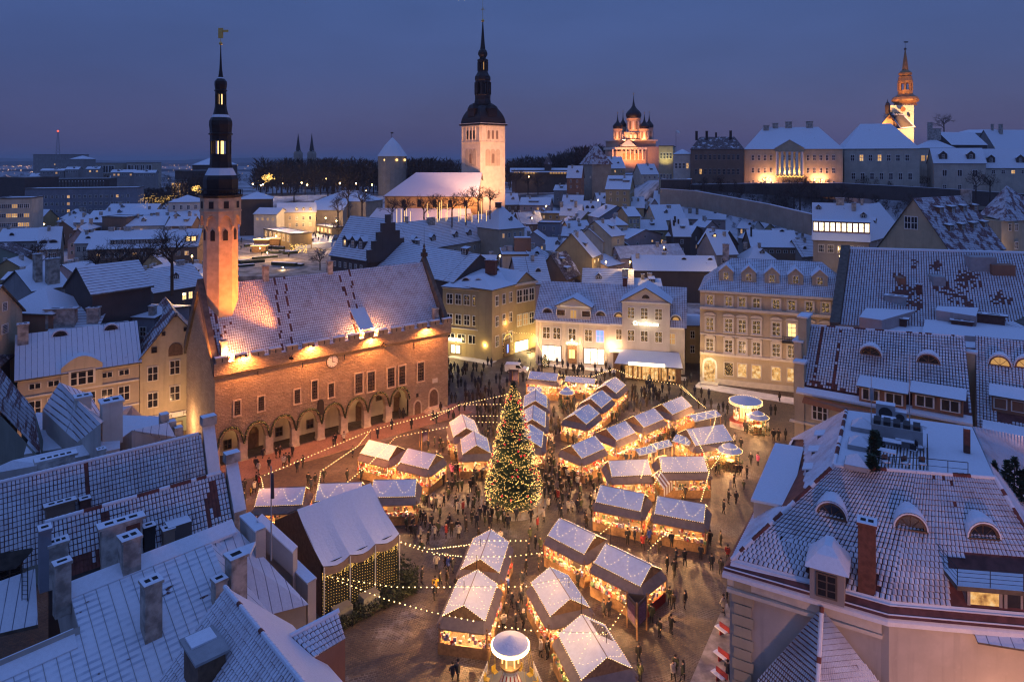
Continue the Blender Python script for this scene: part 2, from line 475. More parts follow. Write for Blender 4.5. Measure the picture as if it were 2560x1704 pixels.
# the square: cobbles, and the granite apron before the town hall
mb=MB()
mb.poly([(-75,22,.0),(60,22,.0),(60,118,.0),(34,150,.0),(-8,165,.0),(-24,150,.0),(-60,112,.0),(-75,85,0)])
mb.build('square_paving',M['cobbles'],origin=(0,0,0),kind='structure')
TH_A,TH_B=W(543,1170),W(1120,1015)                       # foot of the town hall front
THu=(TH_B-TH_A).normalized();THn=Vector((-THu.y,THu.x,0))
def th(s,t,z):p=TH_A+THu*s+THn*t;return Vector((p.x,p.y,z))
TH_L=(TH_B-TH_A).length
mb=MB()
mb.slab([th(-12,-6.3,.10),th(TH_L+1.5,-5.0,.10),th(TH_L+1.5,.4,.10),th(-12,.4,.10)],.096)
mb.build('granite_apron',M['paving_red'],origin=(0,0,0),kind='structure')
# pavements with kerbs at the far side of the square
mb=MB()
for a,b_,d in(((1222,912),(1120,893),3),((1345,912),(1715,952),2.0),((1735,968),(1990,1012),3.2)):
 p,q=W(*a),W(*b_);u=(q-p).normalized();n=Vector((-u.y,u.x,0))
 if n.y<0:n=-n
 pts=[p,q,q+n*d,p+n*d]
 pts=[Vector((v.x,v.y,.13))for v in pts]
 ar=sum(pts[i].x*pts[(i+1)%4].y-pts[(i+1)%4].x*pts[i].y for i in range(4))
 if ar<0:pts=pts[::-1]
 mb.slab(pts,.125)
mb.build('pavement',M['trodden_snow'],origin=(0,0,0),kind='structure')
# ridge of far wooded land at the horizon
mb=MB(uv=False)
for(Yd,h0,sd)in((2600,10,1),(5200,34,2),(9500,75,3)):
 r_=random.Random(sd);n_=90;xs=[-Yd*1.1+2.2*Yd*i/n_ for i in range(n_+1)]
 hs=[h0*(.75+.25*sin(i*.37+sd)+.18*r_.random())for i in range(n_+1)]
 for i in range(n_):
  a=[(xs[i],Yd,-3),(xs[i+1],Yd,-3),(xs[i+1],Yd+150,hs[i+1]),(xs[i],Yd+150,hs[i])]
  mb.poly(a);mb.poly([a[3],a[2],(xs[i+1],Yd+900,-3),(xs[i],Yd+900,-3)])
mb.build('far_hills',plain('far_wood',(.035,.038,.05),.95,.3,.01),origin=(0,0,0),kind='structure')
# ================================================================ shared window pieces
def ring_window(nx,nz,arch=False,bar=.07,fr=.09,d0=-.07,d1=.05):
 mb=MB(uv=False)
 def bx(x0,x1,z0,z1,a=d0,b_=d1):
  mb.box(((x0+x1)/2,(a+b_)/2,z0),(x1-x0,b_-a,z1-z0))
 bx(-.5,-.5+fr,-.5,.5);bx(.5-fr,.5,-.5,.5);bx(-.5+fr,.5-fr,.5-fr*.7,.5);bx(-.5+fr,.5-fr,-.5,-.5+fr*.7)
 for i in range(1,nx):x=-.5+i/nx;bx(x-bar/2,x+bar/2,-.5+fr*.7,.5-fr*.7,d0+.02,d1-.02)
 for j in range(1,nz):z=-.5+j/nz;bx(-.5+fr,.5-fr,z-bar*.3,z+bar*.3,d0+.025,d1-.025)
 return mb.mesh('window',[M['trim_white']])
def pane_mesh():
 mb=MB(uv=False);mb.poly([(-.46,-.02,-.46),(.46,-.02,-.46),(.46,-.02,.46),(-.46,-.02,.46)])
 mb.poly([(-.46,.0,.46),(.46,.0,.46),(.46,.0,-.46),(-.46,.0,-.46)])
 return mb.mesh('pane',[M['glass_dark']])
WINM={'cross':ring_window(2,2),'six':ring_window(2,3),'three':ring_window(3,2),'plain':ring_window(1,1),'double':ring_window(2,1),
  'lattice':ring_window(3,6,bar=.04),'shop':ring_window(3,1,bar=.02,fr=.03)}
PANE=pane_mesh()
def window(parent,p,u,w,h,style='cross',glass='glass_dark',frame='trim_white',name='window'):
 o=inst(name,WINM[style],parent,p,u=u,scale=(w,1,h),mats=[M[frame]])
 child_inst('pane',PANE,o,[M[glass]])
 return o
def surround_into(mb,p,u,w,h,t=.14,d=.12,m=0,sill=True):
 ux,uy=u;nx,ny=uy,-ux                      # towards the viewer side of the wall
 def B(a0,a1,z0,z1,dd=d):
  c=(p[0]+ux*(a0+a1)/2+nx*dd/2,p[1]+uy*(a0+a1)/2+ny*dd/2,p[2]+z0)
  mb.box(c,(a1-a0,dd,z1-z0),u,m)
 B(-w/2-t,-w/2,-h/2,h/2);B(w/2,w/2+t,-h/2,h/2);B(-w/2-t,w/2+t,h/2,h/2+t)
 if sill:B(-w/2-t*1.3,w/2+t*1.3,-h/2-t,-h/2,d*1.5)
# ================================================================ the town hall
THROOT=thing('town_hall','long limestone town hall with battlements, steep snowy roof and arcade lit orange','town hall',TH_A)
thu=(THu.x,THu.y)
def thray(x,y,t0=0.0):
 d=Vector(((x-CX)/F,1.0,-(y-HZ)/F));o=Vector((0,0,CH));p0=TH_A+THn*t0
 k=(p0-o).dot(THn)/d.dot(THn);p=o+d*k
 return(p-TH_A).dot(THu),p.z
L=TH_L;DEP=15.2;ZW=12.9;ZR=23.9
arch_x=[541,608.7,673.9,739,803,861.3,918.4,972.7,1024.3]
arch_s=[thray(x,1000)[0]for x in arch_x]
ZA=5.3
mb=MB()
def thq(s0,s1,z0,z1,t=0.0,m=0):mb.poly([th(s0,t,z0),th(s1,t,z0),th(s1,t,z1),th(s0,t,z1)],m)
thq(-.3,L,ZA,ZW)
thq(arch_s[-1]+.45,L,0,ZA)
thq(-.3,arch_s[0]-.1,0,ZA)
PW=.55
for i in range(8):
 a,c=arch_s[i]+PW,arch_s[i+1]-PW
 if i==7:c=arch_s[8]-.25
 N_=12;sp=2.75;pk=4.75
 def az(f):
  x=abs(f-.5)*2;return sp+(pk-sp)*sqrt(max(0,1-x*x))*(1+.10*(1-x))/1.10
 for k in range(N_):
  f0,f1=k/N_,(k+1)/N_;s0,s1=a+(c-a)*f0,a+(c-a)*f1
  mb.poly([th(s0,0,az(f0)),th(s1,0,az(f1)),th(s1,0,ZA),th(s0,0,ZA)])
  mb.poly([th(s0,.9,az(f0)),th(s1,.9,az(f1)),th(s1,0,az(f1)),th(s0,0,az(f0))])
 for(s0,s1)in(((arch_s[i]-(PW if i else .1)),a),):
  if s1-s0>.05:
   mb.poly([th(s0,0,sp),th(s1,0,sp),th(s1,0,ZA),th(s0,0,ZA)])
thq(arch_s[8]-.25,arch_s[8]+.45,0,ZA)
# side and back walls, gables
for s0,sg in((-.3,-1),(L,1)):
 g=[th(s0,0,0),th(s0,DEP,0),th(s0,DEP,ZW),th(s0,DEP/2,ZR+.4),th(s0,0,ZW)]
 mb.poly(g[::-1]if sg>0 else g[::-1])
thq(L,-.3,0,ZW,DEP)
body=mb.build('wall',M['limestone'],THROOT)
# piers as parts
for i in range(8):
 q=MB();c=arch_s[i]
 q.box(th(c,.45,.1),(PW*2 if i else .9,.96,2.66),thu);q.box(th(c,.45,.1),(PW*2+.16 if i else 1.0,1.1,.35),thu)
 q.build('pier',plain('pier_stone',(.50,.41,.30),.9,.15)if i==0 else M['pier_stone'],THROOT)
# inside of the arcade
mb=MB()
mb.poly([th(0,3.6,.1),th(arch_s[8],3.6,.1),th(arch_s[8],3.6,5.2),th(0,3.6,5.2)])
mb.poly([th(0,0.9,5.2),th(0,3.6,5.2),th(arch_s[8],3.6,5.2),th(arch_s[8],.9,5.2)])
mb.poly([th(arch_s[8],3.6,.1),th(arch_s[8],.9,.1),th(arch_s[8],.9,5.2),th(arch_s[8],3.6,5.2)])
mb.build('arcade_wall',M['wall_pale'],THROOT)
for k,s_ in enumerate((2.4,9.8,14.6,20.0,26.4,31.2)):
 window(THROOT,th(s_,3.55,1.5 if k!=4 else 3.2),thu,1.1,1.4,'cross','glass_dark','frame_dark')
for s_ in(6.0,23.0,29.9):
 q=MB();q.box(th(s_,3.5,.1),(1.5,.16,2.4),thu);q.lathe(th(s_,3.5,2.5),[(.75,2.5),(.5,3.0),(.1,3.25)],8)
 q.build('arcade_door',M['wood_dark'],THROOT)
# corbelled parapet with merlons
mb=MB();PT=-.42
mb.poly([th(-.5,PT,ZW-.2),th(L+.4,PT,ZW-.2),th(L+.4,PT,14.35),th(-.5,PT,14.35)])
mb.poly([th(-.5,.6,14.35),th(-.5,PT,14.35),th(L+.4,PT,14.35),th(L+.4,.6,14.35)],1)
mb.poly([th(-.5,0,ZW-.75),th(L+.4,0,ZW-.75),th(L+.4,PT,ZW-.2),th(-.5,PT,ZW-.2)])
mb.poly([th(L+.4,PT,ZW-.2),th(L+.4,.9,ZW-.2),th(L+.4,.9,14.35),th(L+.4,PT,14.35)])
mb.poly([th(-.5,.9,ZW-.2),th(-.5,PT,ZW-.2),th(-.5,PT,14.35),th(-.5,.9,14.35)])
mb.build('parapet',[M['limestone'],M['snow']],THROOT)
q=MB(uv=True);q.box((0,0,0),(1.68,.55,.75));q.box((0,0,.75),(1.80,.70,.10),m=1);q.box((0,-.28,.12),(.12,.03,.5),m=2)  # the slit's shade is painted as a thin black block
mer=q.mesh('merlon',[M['limestone'],M['snow_cap'],M['soot_black']])
for k in range(16):inst('merlon',mer,THROOT,th(.55+k*(L-.9)/15,PT+.29,14.35),u=thu)
# roof deck and its tiles
r0,r1=th(.35,.75,13.35),th(L-.5,.75,13.35);r2,r3=th(L-.5,DEP/2,ZR),th(.35,DEP/2,ZR)
mb=MB();mb.poly([r0,r1,r2,r3]);mb.poly([r3,r2,th(L-.5,DEP-.3,13.0),th(.35,DEP-.3,13.0)])
roof=mb.build('roof',M['tile_bed'],THROOT)
def tile_geom(mb,p,a,b_,n,w,h,t,m):
 """snow covered tile: p centre of the lower edge, a across, b up the slope, n out of the roof"""
 A=p-a*(w/2)+n*t;B=p+a*(w/2)+n*t;C_=B+b_*h-n*(t*.75);D_=A+b_*h-n*(t*.75)
 m0=p+n*(t*1.75);m1=m0+b_*h-n*(t*.75)
 mb.poly([A,m0,m1,D_],m);mb.poly([m0,B,C_,m1],m)
 mb.poly([p-a*(w/2),p+a*(w/2),B,m0,A],m)
 mb.poly([A,D_,D_-n*t*.3,p-a*(w/2)],m);mb.poly([B,p+a*(w/2),C_-n*t*.3,C_],m)
def tile_field(root,parent,P00,P10,P11,P01,tw,tl,cover,n_single=0,skip=None,bare='tile_clay',t=.05,gap=(.80,.88),snowm='snow_on_tile',seed=1,jit=.12):
 """tiles over a four-cornered roof slope (lower left, lower right, upper right, upper left)"""
 r_=random.Random(seed)
 W_=max((P10-P00).length,(P11-P01).length);H_=((P01-P00).length+(P11-P10).length)/2
 nc,nr=max(1,int(W_/tw)),max(1,int(H_/tl))
 out=[]
 for j in range(nr):
  for i in range(nc):
   u,v=(i+.5)/nc,j/nr
   lo=P00.lerp(P10,u);hi=P01.lerp(P11,u)
   p=lo.lerp(hi,v)
   if skip and skip(u,v+.5/nr,p):continue
   a=(P10-P00).lerp(P11-P01,v);wloc=a.length/nc;a.normalize()
   b_=(hi-lo);hl=b_.length/nr;b_.normalize();n=a.cross(b_).normalized()
   out.append((p,a,b_,n,wloc,hl,u,v))
 out.sort(key=lambda e:-(e[4]*e[5])/(e[0].y**2))
 X,Yp=[],[]
 for k,(p,a,b_,n,wl,hl,u,v)in enumerate(out):
  x_,y_=pix(p);vis=-60<x_<2620 and y_<1760
  if k and not vis and n_single==0 and not(-400<x_<3000 and y_<2300):continue
  c=cover(u,v)
  c=c+r_.uniform(-.22,.22)
  snowy=c>.5
  g=gap[0]*(1-jit*r_.random())if snowy else .9
  gl=min(.985,(gap[1]+jit*.6*(r_.random()-.3))if snowy else .93)
  (X if vis and len(X)<n_single else Yp).append((p,a,b_,n,wl*g,hl*gl,t*(1.3 if snowy else .8),snowy))
 if X:
  ms={}
  for sn in(True,False):
   q=MB(uv=False);tile_geom(q,Vector((0,0,0)),Vector((1,0,0)),Vector((0,1,0)),Vector((0,0,1)),1,1,t*(1.3 if sn else .8),0)
   ms[sn]=q.mesh('tile',[M[snowm]if sn else M[bare]])
  for p,a,b_,n,w,h,tt,sn in X:
   mt=Matrix(((a.x*w,b_.x*h,n.x,p.x),(a.y*w,b_.y*h,n.y,p.y),(a.z*w,b_.z*h,n.z,p.z),(0,0,0,1)))
   inst('tile',ms[sn],parent,None,mtx=mt)
 q=MB(uv=False)
 for p,a,b_,n,w,h,tt,sn in Yp:tile_geom(q,p,a,b_,n,w,h,tt,0 if sn else 1)
 if q.v:q.build('tile_courses',[M[snowm],M[bare]],parent,kind='stuff')
def th_cover(u,v):
 c=1.0
 if u<.14 and .12<v<.8:c-=.62*(.5+.5*sin(u*260+v*3))*(1-u/.16)
 for a_,b0,sl in((.262,.0,.035),(.305,.0,.03),(.57,.1,-.01),(.605,.1,.02)):
  if abs(u-a_-sl*(v-.5))<.0045:c-=.75*(.5+.5*sin(v*37+a_*90)>.25)
 if v<.02:c=1
 return c
tile_field(THROOT,roof,r0,r1,r2,r3,.31,.40,th_cover,0,t=.045,gap=(.88,.84))
# gable copings
for s0 in(-.25,L-.1):
 q=MB();n_=1
 for(ta,za),(tb,zb)in(((-.3,14.4),(DEP/2,ZR+1.0)),((DEP/2,ZR+1.0),(DEP+.3,14.0))):
  A,B=th(s0-.38,ta,za),th(s0+.38,ta,za);C_,D_=th(s0+.38,tb,zb),th(s0-.38,tb,zb)
  q.slab([A,B,C_,D_],1.7)
 q.build('gable_coping',plain('coping',(.10,.085,.07),.9,.3)if s0<0 else M['coping'],THROOT)
q=MB();f_=th(L-.1,DEP/2,ZR+.9);q.box(f_,(.9,.9,.7),thu);q.lathe(f_,[(.3,f_.z+.7),(.35,f_.z+1.2),(.12,f_.z+1.5),(.22,f_.z+1.8),(.03,f_.z+2.4),(.02,f_.z+5.2)],6)
q.build('gable_finial',M['dark_metal'],THROOT)
# chimneys on the roof
def chimney(parent,p,u,w,d,h,mat='chimney_plaster',pots=1,cap=True,label=None):
 q=MB();q.box((p[0],p[1],p[2]),(w,d,h),u,0);q.box((p[0],p[1],p[2]+h),(w*1.18,d*1.18,.18),u,0)
 c=q.build('chimney',M[mat],parent,label=label)
 z=p[2]+h+.18
 if cap:
  q=MB();a,e=w*.59,d*.59;r_=MB()
  for k in range(pots):
   x=(k+.5)/pots*2-1;cx_,cy_=p[0]+u[0]*x*a*.75,p[1]+u[1]*x*a*.75
   q.box((cx_,cy_,z-.02),(w*.62/pots,d*.42,.05),u)
  q.build('flue',M['soot_black'],c)
  r_.box((p[0],p[1],z-.01),(w*1.16,d*1.16,.035),u);r_.build('snow_cap',M['snow_cap'],c)
 return c
for s_,t_,z_,h in((9.2,DEP/2,ZR-.4,2.2),(19.6,DEP/2,ZR-.4,2.0),(1.2,1.3,13.6,3.2),(L-1.6,1.5,14.0,2.6)):
 chimney(THROOT,th(s_,t_,z_),thu,.8,.8,h,'chimney_plaster',1,False)
# windows by the photograph, with stone surrounds
fw=[(240,1255,295,1390),(460,1215,515,1348),(793,1152,845,1280),(953,1070,1005,1245),(1107,1095,1157,1222),(1352,1005,1420,1185),
  (1465,988,1533,1168),(1650,953,1715,1128),(1755,935,1813,1108),(1927,903,1985,1075)]
sur=MB()
def cxy(x,y,ox=520,oy=660,k=3.681):return ox+x/k,oy+y/k
for i,(x0,y0,x1,y1)in enumerate(fw):
 s0,zt=thray(*cxy(x0,(y0)));s1,zb=thray(*cxy(x1,(y1)))
 _,za=thray(*cxy(x1,y0));_,zc=thray(*cxy(x0,y1))
 zt=(zt+za)/2;zb=(zb+zc)/2
 p=th((s0+s1)/2,-.02,(zt+zb)/2)
 window(THROOT,p,thu,s1-s0,zt-zb,'lattice','glass_dark','frame_dark')
 surround_into(sur,p,thu,s1-s0,zt-zb,.17,.14)
def pointed(mb,s0,s1,z0,z1,t0,t1,m=0,sp=.62):
 pts=[];N_=5;zs=z0+(z1-z0)*sp;c=(s0+s1)/2
 pts=[(s0,z0),(s1,z0)]
 for k in range(N_+1):f=k/N_;pts.append((s1+(c-s1)*(1-cos(f*pi/2)),zs+(z1-zs)*sin(f*pi/2)))
 for k in range(1,N_+1):f=1-k/N_;pts.append((s0+(c-s0)*(1-cos(f*pi/2)),zs+(z1-zs)*sin(f*pi/2)))
 A=[th(s,t0,z)for s,z in pts];B=[th(s,t1,z)for s,z in pts]
 mb.poly(A,m)
 for k in range(len(A)):j=(k+1)%len(A);mb.poly([A[j],A[k],B[k],B[j]],m)
for(x0,y0,x1,y1)in((1898,1260,1953,1385),(2035,1150,2110,1325)):
 s0,_=thray(*cxy(x0,y0));s1,zt=thray(*cxy((x0+x1)/2,y0));s1,_=thray(*cxy(x1,y1));sm_,zb=thray(*cxy((x0+x1)/2,y1))
 q=MB();pointed(q,s0-.22,s1+.22,max(0.1,zb-.05),zt+.25,-.13,.1);q.build('door_surround',M['pier_stone'],THROOT)
 q=MB();pointed(q,s0,s1,max(0.1,zb),zt,-.16,.1);d_=q.build('door',M['wood_dark'],THROOT)
 if x0>2000:
  for k in range(4):
   q=MB();q.box(th((s0+s1)/2,-.5-.33*(3-k)*.5,.1),(2.6+.5*(3-k),1.0+.66*(3-k)*.5,.17*(k+1)),thu)
   q.build('step',M['pier_stone'],THROOT)
s0,z0=thray(*cxy(2063,1095));s1,z1=thray(*cxy(2110,1045))
q=MB();q.box(th((s0+s1)/2,-.06,z0),(s1-s0,.12,z1-z0),thu);q.build('coat_of_arms_panel',M['trim'],THROOT)
s0,z0=thray(*cxy(1926,1205));q=MB();q.box(th(s0,-.03,z0-.3),(.4,.06,.6),thu);q.build('small_opening',M['soot_black'],THROOT)  # black block painted for the shade inside the hole
s0,z0=thray(*cxy(1007,1385));s1,z1=thray(*cxy(1060,1300));q=MB();pointed(q,s0,s1,z0,z1+1.1,-.3,.05,sp=.7);q.build('statue_niche',M['dark_metal'],THROOT)
sur.build('window_surround',M['pier_stone'],THROOT,kind='stuff')
# clock
s0,z0=thray(*cxy(1143,893));cp=th(s0,-.12,z0)
q=MB();N_=24;Vz=Vector((0,0,1))
rim=[cp+THu*cos(2*pi*k/N_)*.98+Vz*sin(2*pi*k/N_)*.98 for k in range(N_)]
q.poly(rim);q.poly([p+THn*.12 for p in rim][::-1])
for k in range(N_):j=(k+1)%N_;q.poly([rim[j],rim[k],rim[k]+THn*.12,rim[j]+THn*.12])
ck=q.build('clock',M['dark_metal'],THROOT)
q=MB();q.poly([cp-THn*.02+THu*cos(2*pi*k/N_)*.88+Vz*sin(2*pi*k/N_)*.88 for k in range(N_)]);q.build('clock_face',M['trim_white'],ck)
q=MB();c2=cp-THn*.05
for k in range(12):
 a=2*pi*k/12;d_=THu*cos(a)+Vz*sin(a);q.tube(c2+d_*.68,c2+d_*.82,.035,n=4)
for a,l_ in((radians(-25),.5),(radians(95),.68)):
 d_=THu*cos(a)+Vz*sin(a);q.tube(c2-d_*.1,c2+d_*l_,.04,.02)
q.build('clock_hand',M['soot_black'],ck)
# dragon spouts, wall anchors, flag poles, roof hatch between the floodlights
for i,(x,y)in enumerate(((745,870),(1590,750))):
 s0,z0=thray(*cxy(x,y));q=MB();p=th(s0,0,z0)
 pts=[p,p-THn*.5+Vz*.2,p-THn*1.0+Vz*.15,p-THn*1.35+Vz*.4,p-THn*1.7+Vz*.3]
 for k in range(4):q.tube(pts[k],pts[k+1],(.14,.16,.13,.17)[k],(.16,.13,.17,.05)[k],6)
 q.poly([pts[1]+Vz*.1,pts[2]+Vz*.1,pts[1]-THn*.2+Vz*.65+THu*.3]);q.poly([pts[1]+Vz*.1,pts[2]+Vz*.1,pts[1]-THn*.2+Vz*.65-THu*.3])
 q.build('dragon_spout',M['copper_dark'],THROOT)
for x,y in((458,985),(870,920),(1255,850),(1895,750)):
 s0,z0=thray(*cxy(x,y));q=MB();q.box(th(s0,-.05,z0-.5),(.09,.08,1.0),thu);q.build('wall_anchor',M['iron'],THROOT)
s0,z0=thray(*cxy(1455,590),.7)
hp=th(s0,2.2,0);q=MB();q.box(th(s0,1.5,14.0),(2.0,1.8,1.6),thu,0)
hatch=q.build('roof_hatch',M['wall_ochre'],THROOT)
q=MB();q.slab([th(s0-1.25,.35,15.5),th(s0+1.25,.35,15.5),th(s0+1.25,3.9,18.2),th(s0-1.25,3.9,18.2)],.15,0)
q.build('hatch_roof',M['snow'],hatch)
# ---- tower
TC=th(2.4,6.9,0);TY=TC.y;TK=TY/F;tcx,_=pix((TC.x,TC.y,20))
def tz(y):return CH-(y-HZ)*TK
trot=.30
TOW=MB()
R0=41*TK
TOW.lathe(TC,[(R0,12),(R0*.985,tz(590)),(R0*.985,tz(527))],8,0,trot)
TOW.lathe(TC,[(R0*1.16,tz(530)),(R0*1.16,tz(493))],8,0,trot)
TOW.lathe(TC,[(R0*1.20,tz(528)),(R0*1.20,tz(524))],8,0,trot)
tower=TOW.build('tower',plain('tower_plaster',(.50,.36,.23),.9,.14,1.2,bmp=.35),THROOT)
# blind pointed arches carrying the wider top
q=MB()
for i in range(8):
 a0,a1=trot+2*pi*i/8,trot+2*pi*(i+1)/8
 P=Vector((cos(a0),sin(a0),0))*R0*1.16;Q=Vector((cos(a1),sin(a1),0))*R0*1.16
 p_=Vector((cos(a0),sin(a0),0))*R0*.985;q_=Vector((cos(a1),sin(a1),0))*R0*.985
 zt,zs=tz(530),tz(562);N_=8
 for k in range(N_):
  f0,f1=.08+.84*k/N_,.08+.84*(k+1)/N_
  za=zs+(zt-.35-zs)*sqrt(max(0,1-(abs(k/N_-.5)*2)**1.7));zb=zs+(zt-.35-zs)*sqrt(max(0,1-(abs((k+1)/N_-.5)*2)**1.7))
  A,B=P.lerp(Q,f0),P.lerp(Q,f1)
  q.poly([TC+A+Vz*za,TC+B+Vz*zb,TC+B+Vz*zt,TC+A+Vz*zt])
  A2,B2=p_.lerp(q_,f0),p_.lerp(q_,f1);q.poly([TC+A2+Vz*za,TC+B2+Vz*zb,TC+B+Vz*zb,TC+A+Vz*za])
 for f0,f1 in((0,.08),(.92,1.0)):
  A,B=P.lerp(Q,f0),P.lerp(Q,f1);A2,B2=p_.lerp(q_,f0),p_.lerp(q_,f1)
  q.poly([TC+A+Vz*zs,TC+B+Vz*zs,TC+B+Vz*zt,TC+A+Vz*zt]);q.poly([TC+A2+Vz*(zs-.8),TC+B2+Vz*(zs-.8),TC+B+Vz*zs,TC+A+Vz*zs])
q.build('blind_arch',M['tower_plaster'],THROOT)
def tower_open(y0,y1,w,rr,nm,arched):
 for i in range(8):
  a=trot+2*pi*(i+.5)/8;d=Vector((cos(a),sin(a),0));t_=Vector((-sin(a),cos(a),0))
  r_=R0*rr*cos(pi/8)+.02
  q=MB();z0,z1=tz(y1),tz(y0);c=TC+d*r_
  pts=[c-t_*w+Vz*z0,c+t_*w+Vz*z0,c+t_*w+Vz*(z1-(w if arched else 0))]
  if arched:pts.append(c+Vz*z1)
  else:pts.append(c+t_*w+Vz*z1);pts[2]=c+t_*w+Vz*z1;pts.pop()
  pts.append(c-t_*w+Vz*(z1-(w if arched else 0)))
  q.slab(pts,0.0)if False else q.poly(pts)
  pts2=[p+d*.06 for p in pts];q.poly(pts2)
  q.build(nm,M['soot_black'],THROOT)  # flat black plate, the opening's inner shade put into its colour
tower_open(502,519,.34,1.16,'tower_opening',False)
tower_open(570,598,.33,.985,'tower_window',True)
hx=lambda h_:h_*TK
q=MB()     # copper spire, from the balcony to the needle
q.lathe(TC,[(hx(50),tz(492)),(hx(52),tz(488)),(hx(52),tz(486)),(hx(44),tz(484))],8,0,trot)
q.lathe(TC,[(hx(40),tz(486)),(hx(41),tz(455)),(hx(41),tz(448)),(hx(37),tz(438))],8,0,trot)
q.lathe(TC,[(hx(37),tz(438)),(hx(33),tz(430)),(hx(28),tz(420))],8,1,trot)
q.lathe(TC,[(hx(27),tz(420)),(hx(25),tz(405)),(hx(24.5),tz(385))],8,0,trot)
spire=q.build('spire_base',[M['copper_dark'],M['snow_thin']],THROOT);q=MB()
q.lathe(TC,[(hx(26),tz(353)),(hx(25),tz(350)),(hx(25),tz(338)),(hx(28.5),tz(337)),(hx(28.5),tz(334)),(hx(25.5),tz(332)),(hx(26),tz(322)),(hx(27.3),tz(312)),(hx(26.5),tz(302)),(hx(22),tz(294))],8,0,trot)
q.lathe(TC,[(hx(22),tz(294)),(hx(18),tz(287))],8,1,trot)
q.lathe(TC,[(hx(18),tz(287)),(hx(14.5),tz(272)),(hx(13.5),tz(262))],8,0,trot)
q.build('spire_middle',[M['copper_dark'],M['snow_thin']],THROOT);q=MB()
q.lathe(TC,[(hx(13.5),tz(236)),(hx(13),tz(229)),(hx(15.5),tz(228)),(hx(15.5),tz(226)),(hx(13),tz(224)),(hx(14.8),tz(212)),(hx(14.2),tz(204)),(hx(9),tz(197))],8,0,trot)
q.lathe(TC,[(hx(9),tz(197)),(hx(6),tz(194))],8,1,trot)
q.lathe(TC,[(hx(6),tz(194)),(hx(3.2),tz(172)),(hx(1.7),tz(140)),(hx(.9),tz(112))],8,0,trot)
spire_top=q.build('spire',[M['copper_dark'],M['snow_thin']],THROOT)
for(y0,y1,r_,nm)in((353,385,24,'lower_lantern'),(236,262,12.6,'upper_lantern')):
 q=MB()
 for i in range(8):
  a=trot+2*pi*i/8;c=TC+Vector((cos(a),sin(a),0))*hx(r_-1.8)
  q.tube(c+Vz*tz(y1),c+Vz*tz(y0),hx(2.6),n=5)
 ln=q.build(nm,M['copper_dark'],spire)
 q=MB();q.lathe(TC,[(hx(r_*.32),tz(y1)),(hx(r_*.32),tz(y0))],6);q.build('lantern_core',emis('lantern_glow_'+nm[:5],(1,.60,.20),2.6),THROOT)
q=MB()     # balcony railing
for i in range(32):
 a=trot+2*pi*i/32;rr=hx(50.5)*cos(pi/8)/cos(((a-trot)%(pi/4))-pi/8);c=TC+Vector((cos(a),sin(a),0))*rr
 q.tube(c+Vz*tz(486),c+Vz*tz(474),.05,n=3)
q.lathe(TC,[(hx(50.5),tz(474.5)),(hx(51.5),tz(474.5)),(hx(51.5),tz(473)),(hx(50.5),tz(473))],8,0,trot)
q.build('balcony_railing',M['copper_dark'],THROOT)
q=MB();q.ball(TC+Vz*tz(109),hx(4.5),8,6);q.tube(TC+Vz*tz(112),TC+Vz*tz(78),.05,.03,5)
q.box(TC+Vz*tz(96),(.7,.12,1.5),(1,0));q.box(TC+Vz*tz(88)+Vector((.05,0,0)),(.5,.3,.55),(1,0));q.box(TC+Vz*tz(81)+Vector((.75,0,0)),(.75,.05,.35),(1,0))
q.build('weather_vane',M['gold'],THROOT)
# floodlights of the town hall: under the battlements, on the roof, and for the tower
ORANGE=(1.0,.30,.07)
def lamp_body(parent,p,nm='floodlight'):
 q=MB();q.box((p[0],p[1],p[2]),(.34,.26,.22),thu);return q.build(nm,M['iron'],parent)
for x,y in((350,860),(970,765),(1525,690),(2030,600)):
 s0,z0=thray(*cxy(x,y),-1.3);p=th(s0,-1.3,z0);lamp_body(THROOT,p+Vz*.15)
 light('SPOT',p,4300,ORANGE,.10,p+Vz*-4+THn*1.3,155,.6)
for x,y,e in((185,815,900),(1375,600,550),(1520,590,550)):
 s0,z0=thray(*cxy(x,y),.9);p=th(s0,.55,14.9);lamp_body(THROOT,p-Vz*.3)
 light('POINT',p+Vz*.3-THn*.3,e*2.2,(1,.38,.12),.12)
light('SPOT',th(11.5,.2,15.6),44000,(1,.25,.04),.3,TC+Vz*26,46,.7)
light('SPOT',th(-1.8,-.6,14.5),9000,(1,.27,.045),.3,TC+Vz*24,60,.8)
for s_ in(4,13,22):light('POINT',th(s_,2.2,4.3),60,(1,.62,.25),.2)
light('POINT',th((arch_s[7]+arch_s[8])/2,2.0,4.2),60,(1,.66,.28),.2)
# garland over the arches, with its small lamps
gm,gl=MB(uv=False),MB(uv=False);gr=random.Random(3)
pts=[]
for i in range(8):
 a,c=arch_s[i]+.05,arch_s[i+1]-.05
 for k in range(14):
  f=k/14;x=abs(f-.5)*2;pts.append((a+(c-a)*f,2.55+2.65*sqrt(max(0,1-x**2.2))))
pts.append((arch_s[8]-.1,3.0))
for(s0,z0),(s1,z1)in zip(pts,pts[1:]):
 gm.tube(th(s0,-.2,z0),th(s1,-.2,z1),.13,n=5)
 for k in range(4):
  f=gr.random();p=th(s0+(s1-s0)*f,-.2-.15*gr.random(),z0+(z1-z0)*f+gr.uniform(-.12,.12))
  gl.bulb(p,.028)
  for _ in range(3):
   d=Vector((gr.uniform(-1,1),gr.uniform(-1,1),gr.uniform(-1,1))).normalized()*.24
   e=d.cross(Vector((gr.uniform(-1,1),gr.uniform(-1,1),.3))).normalized()*.05;gm.poly([p-e,p+e,p+d])
g=gm.build('arcade_garland',M['hedge_leaf'],None,label='green fir garland with small lights looping over the arcade arches',cat='garland')
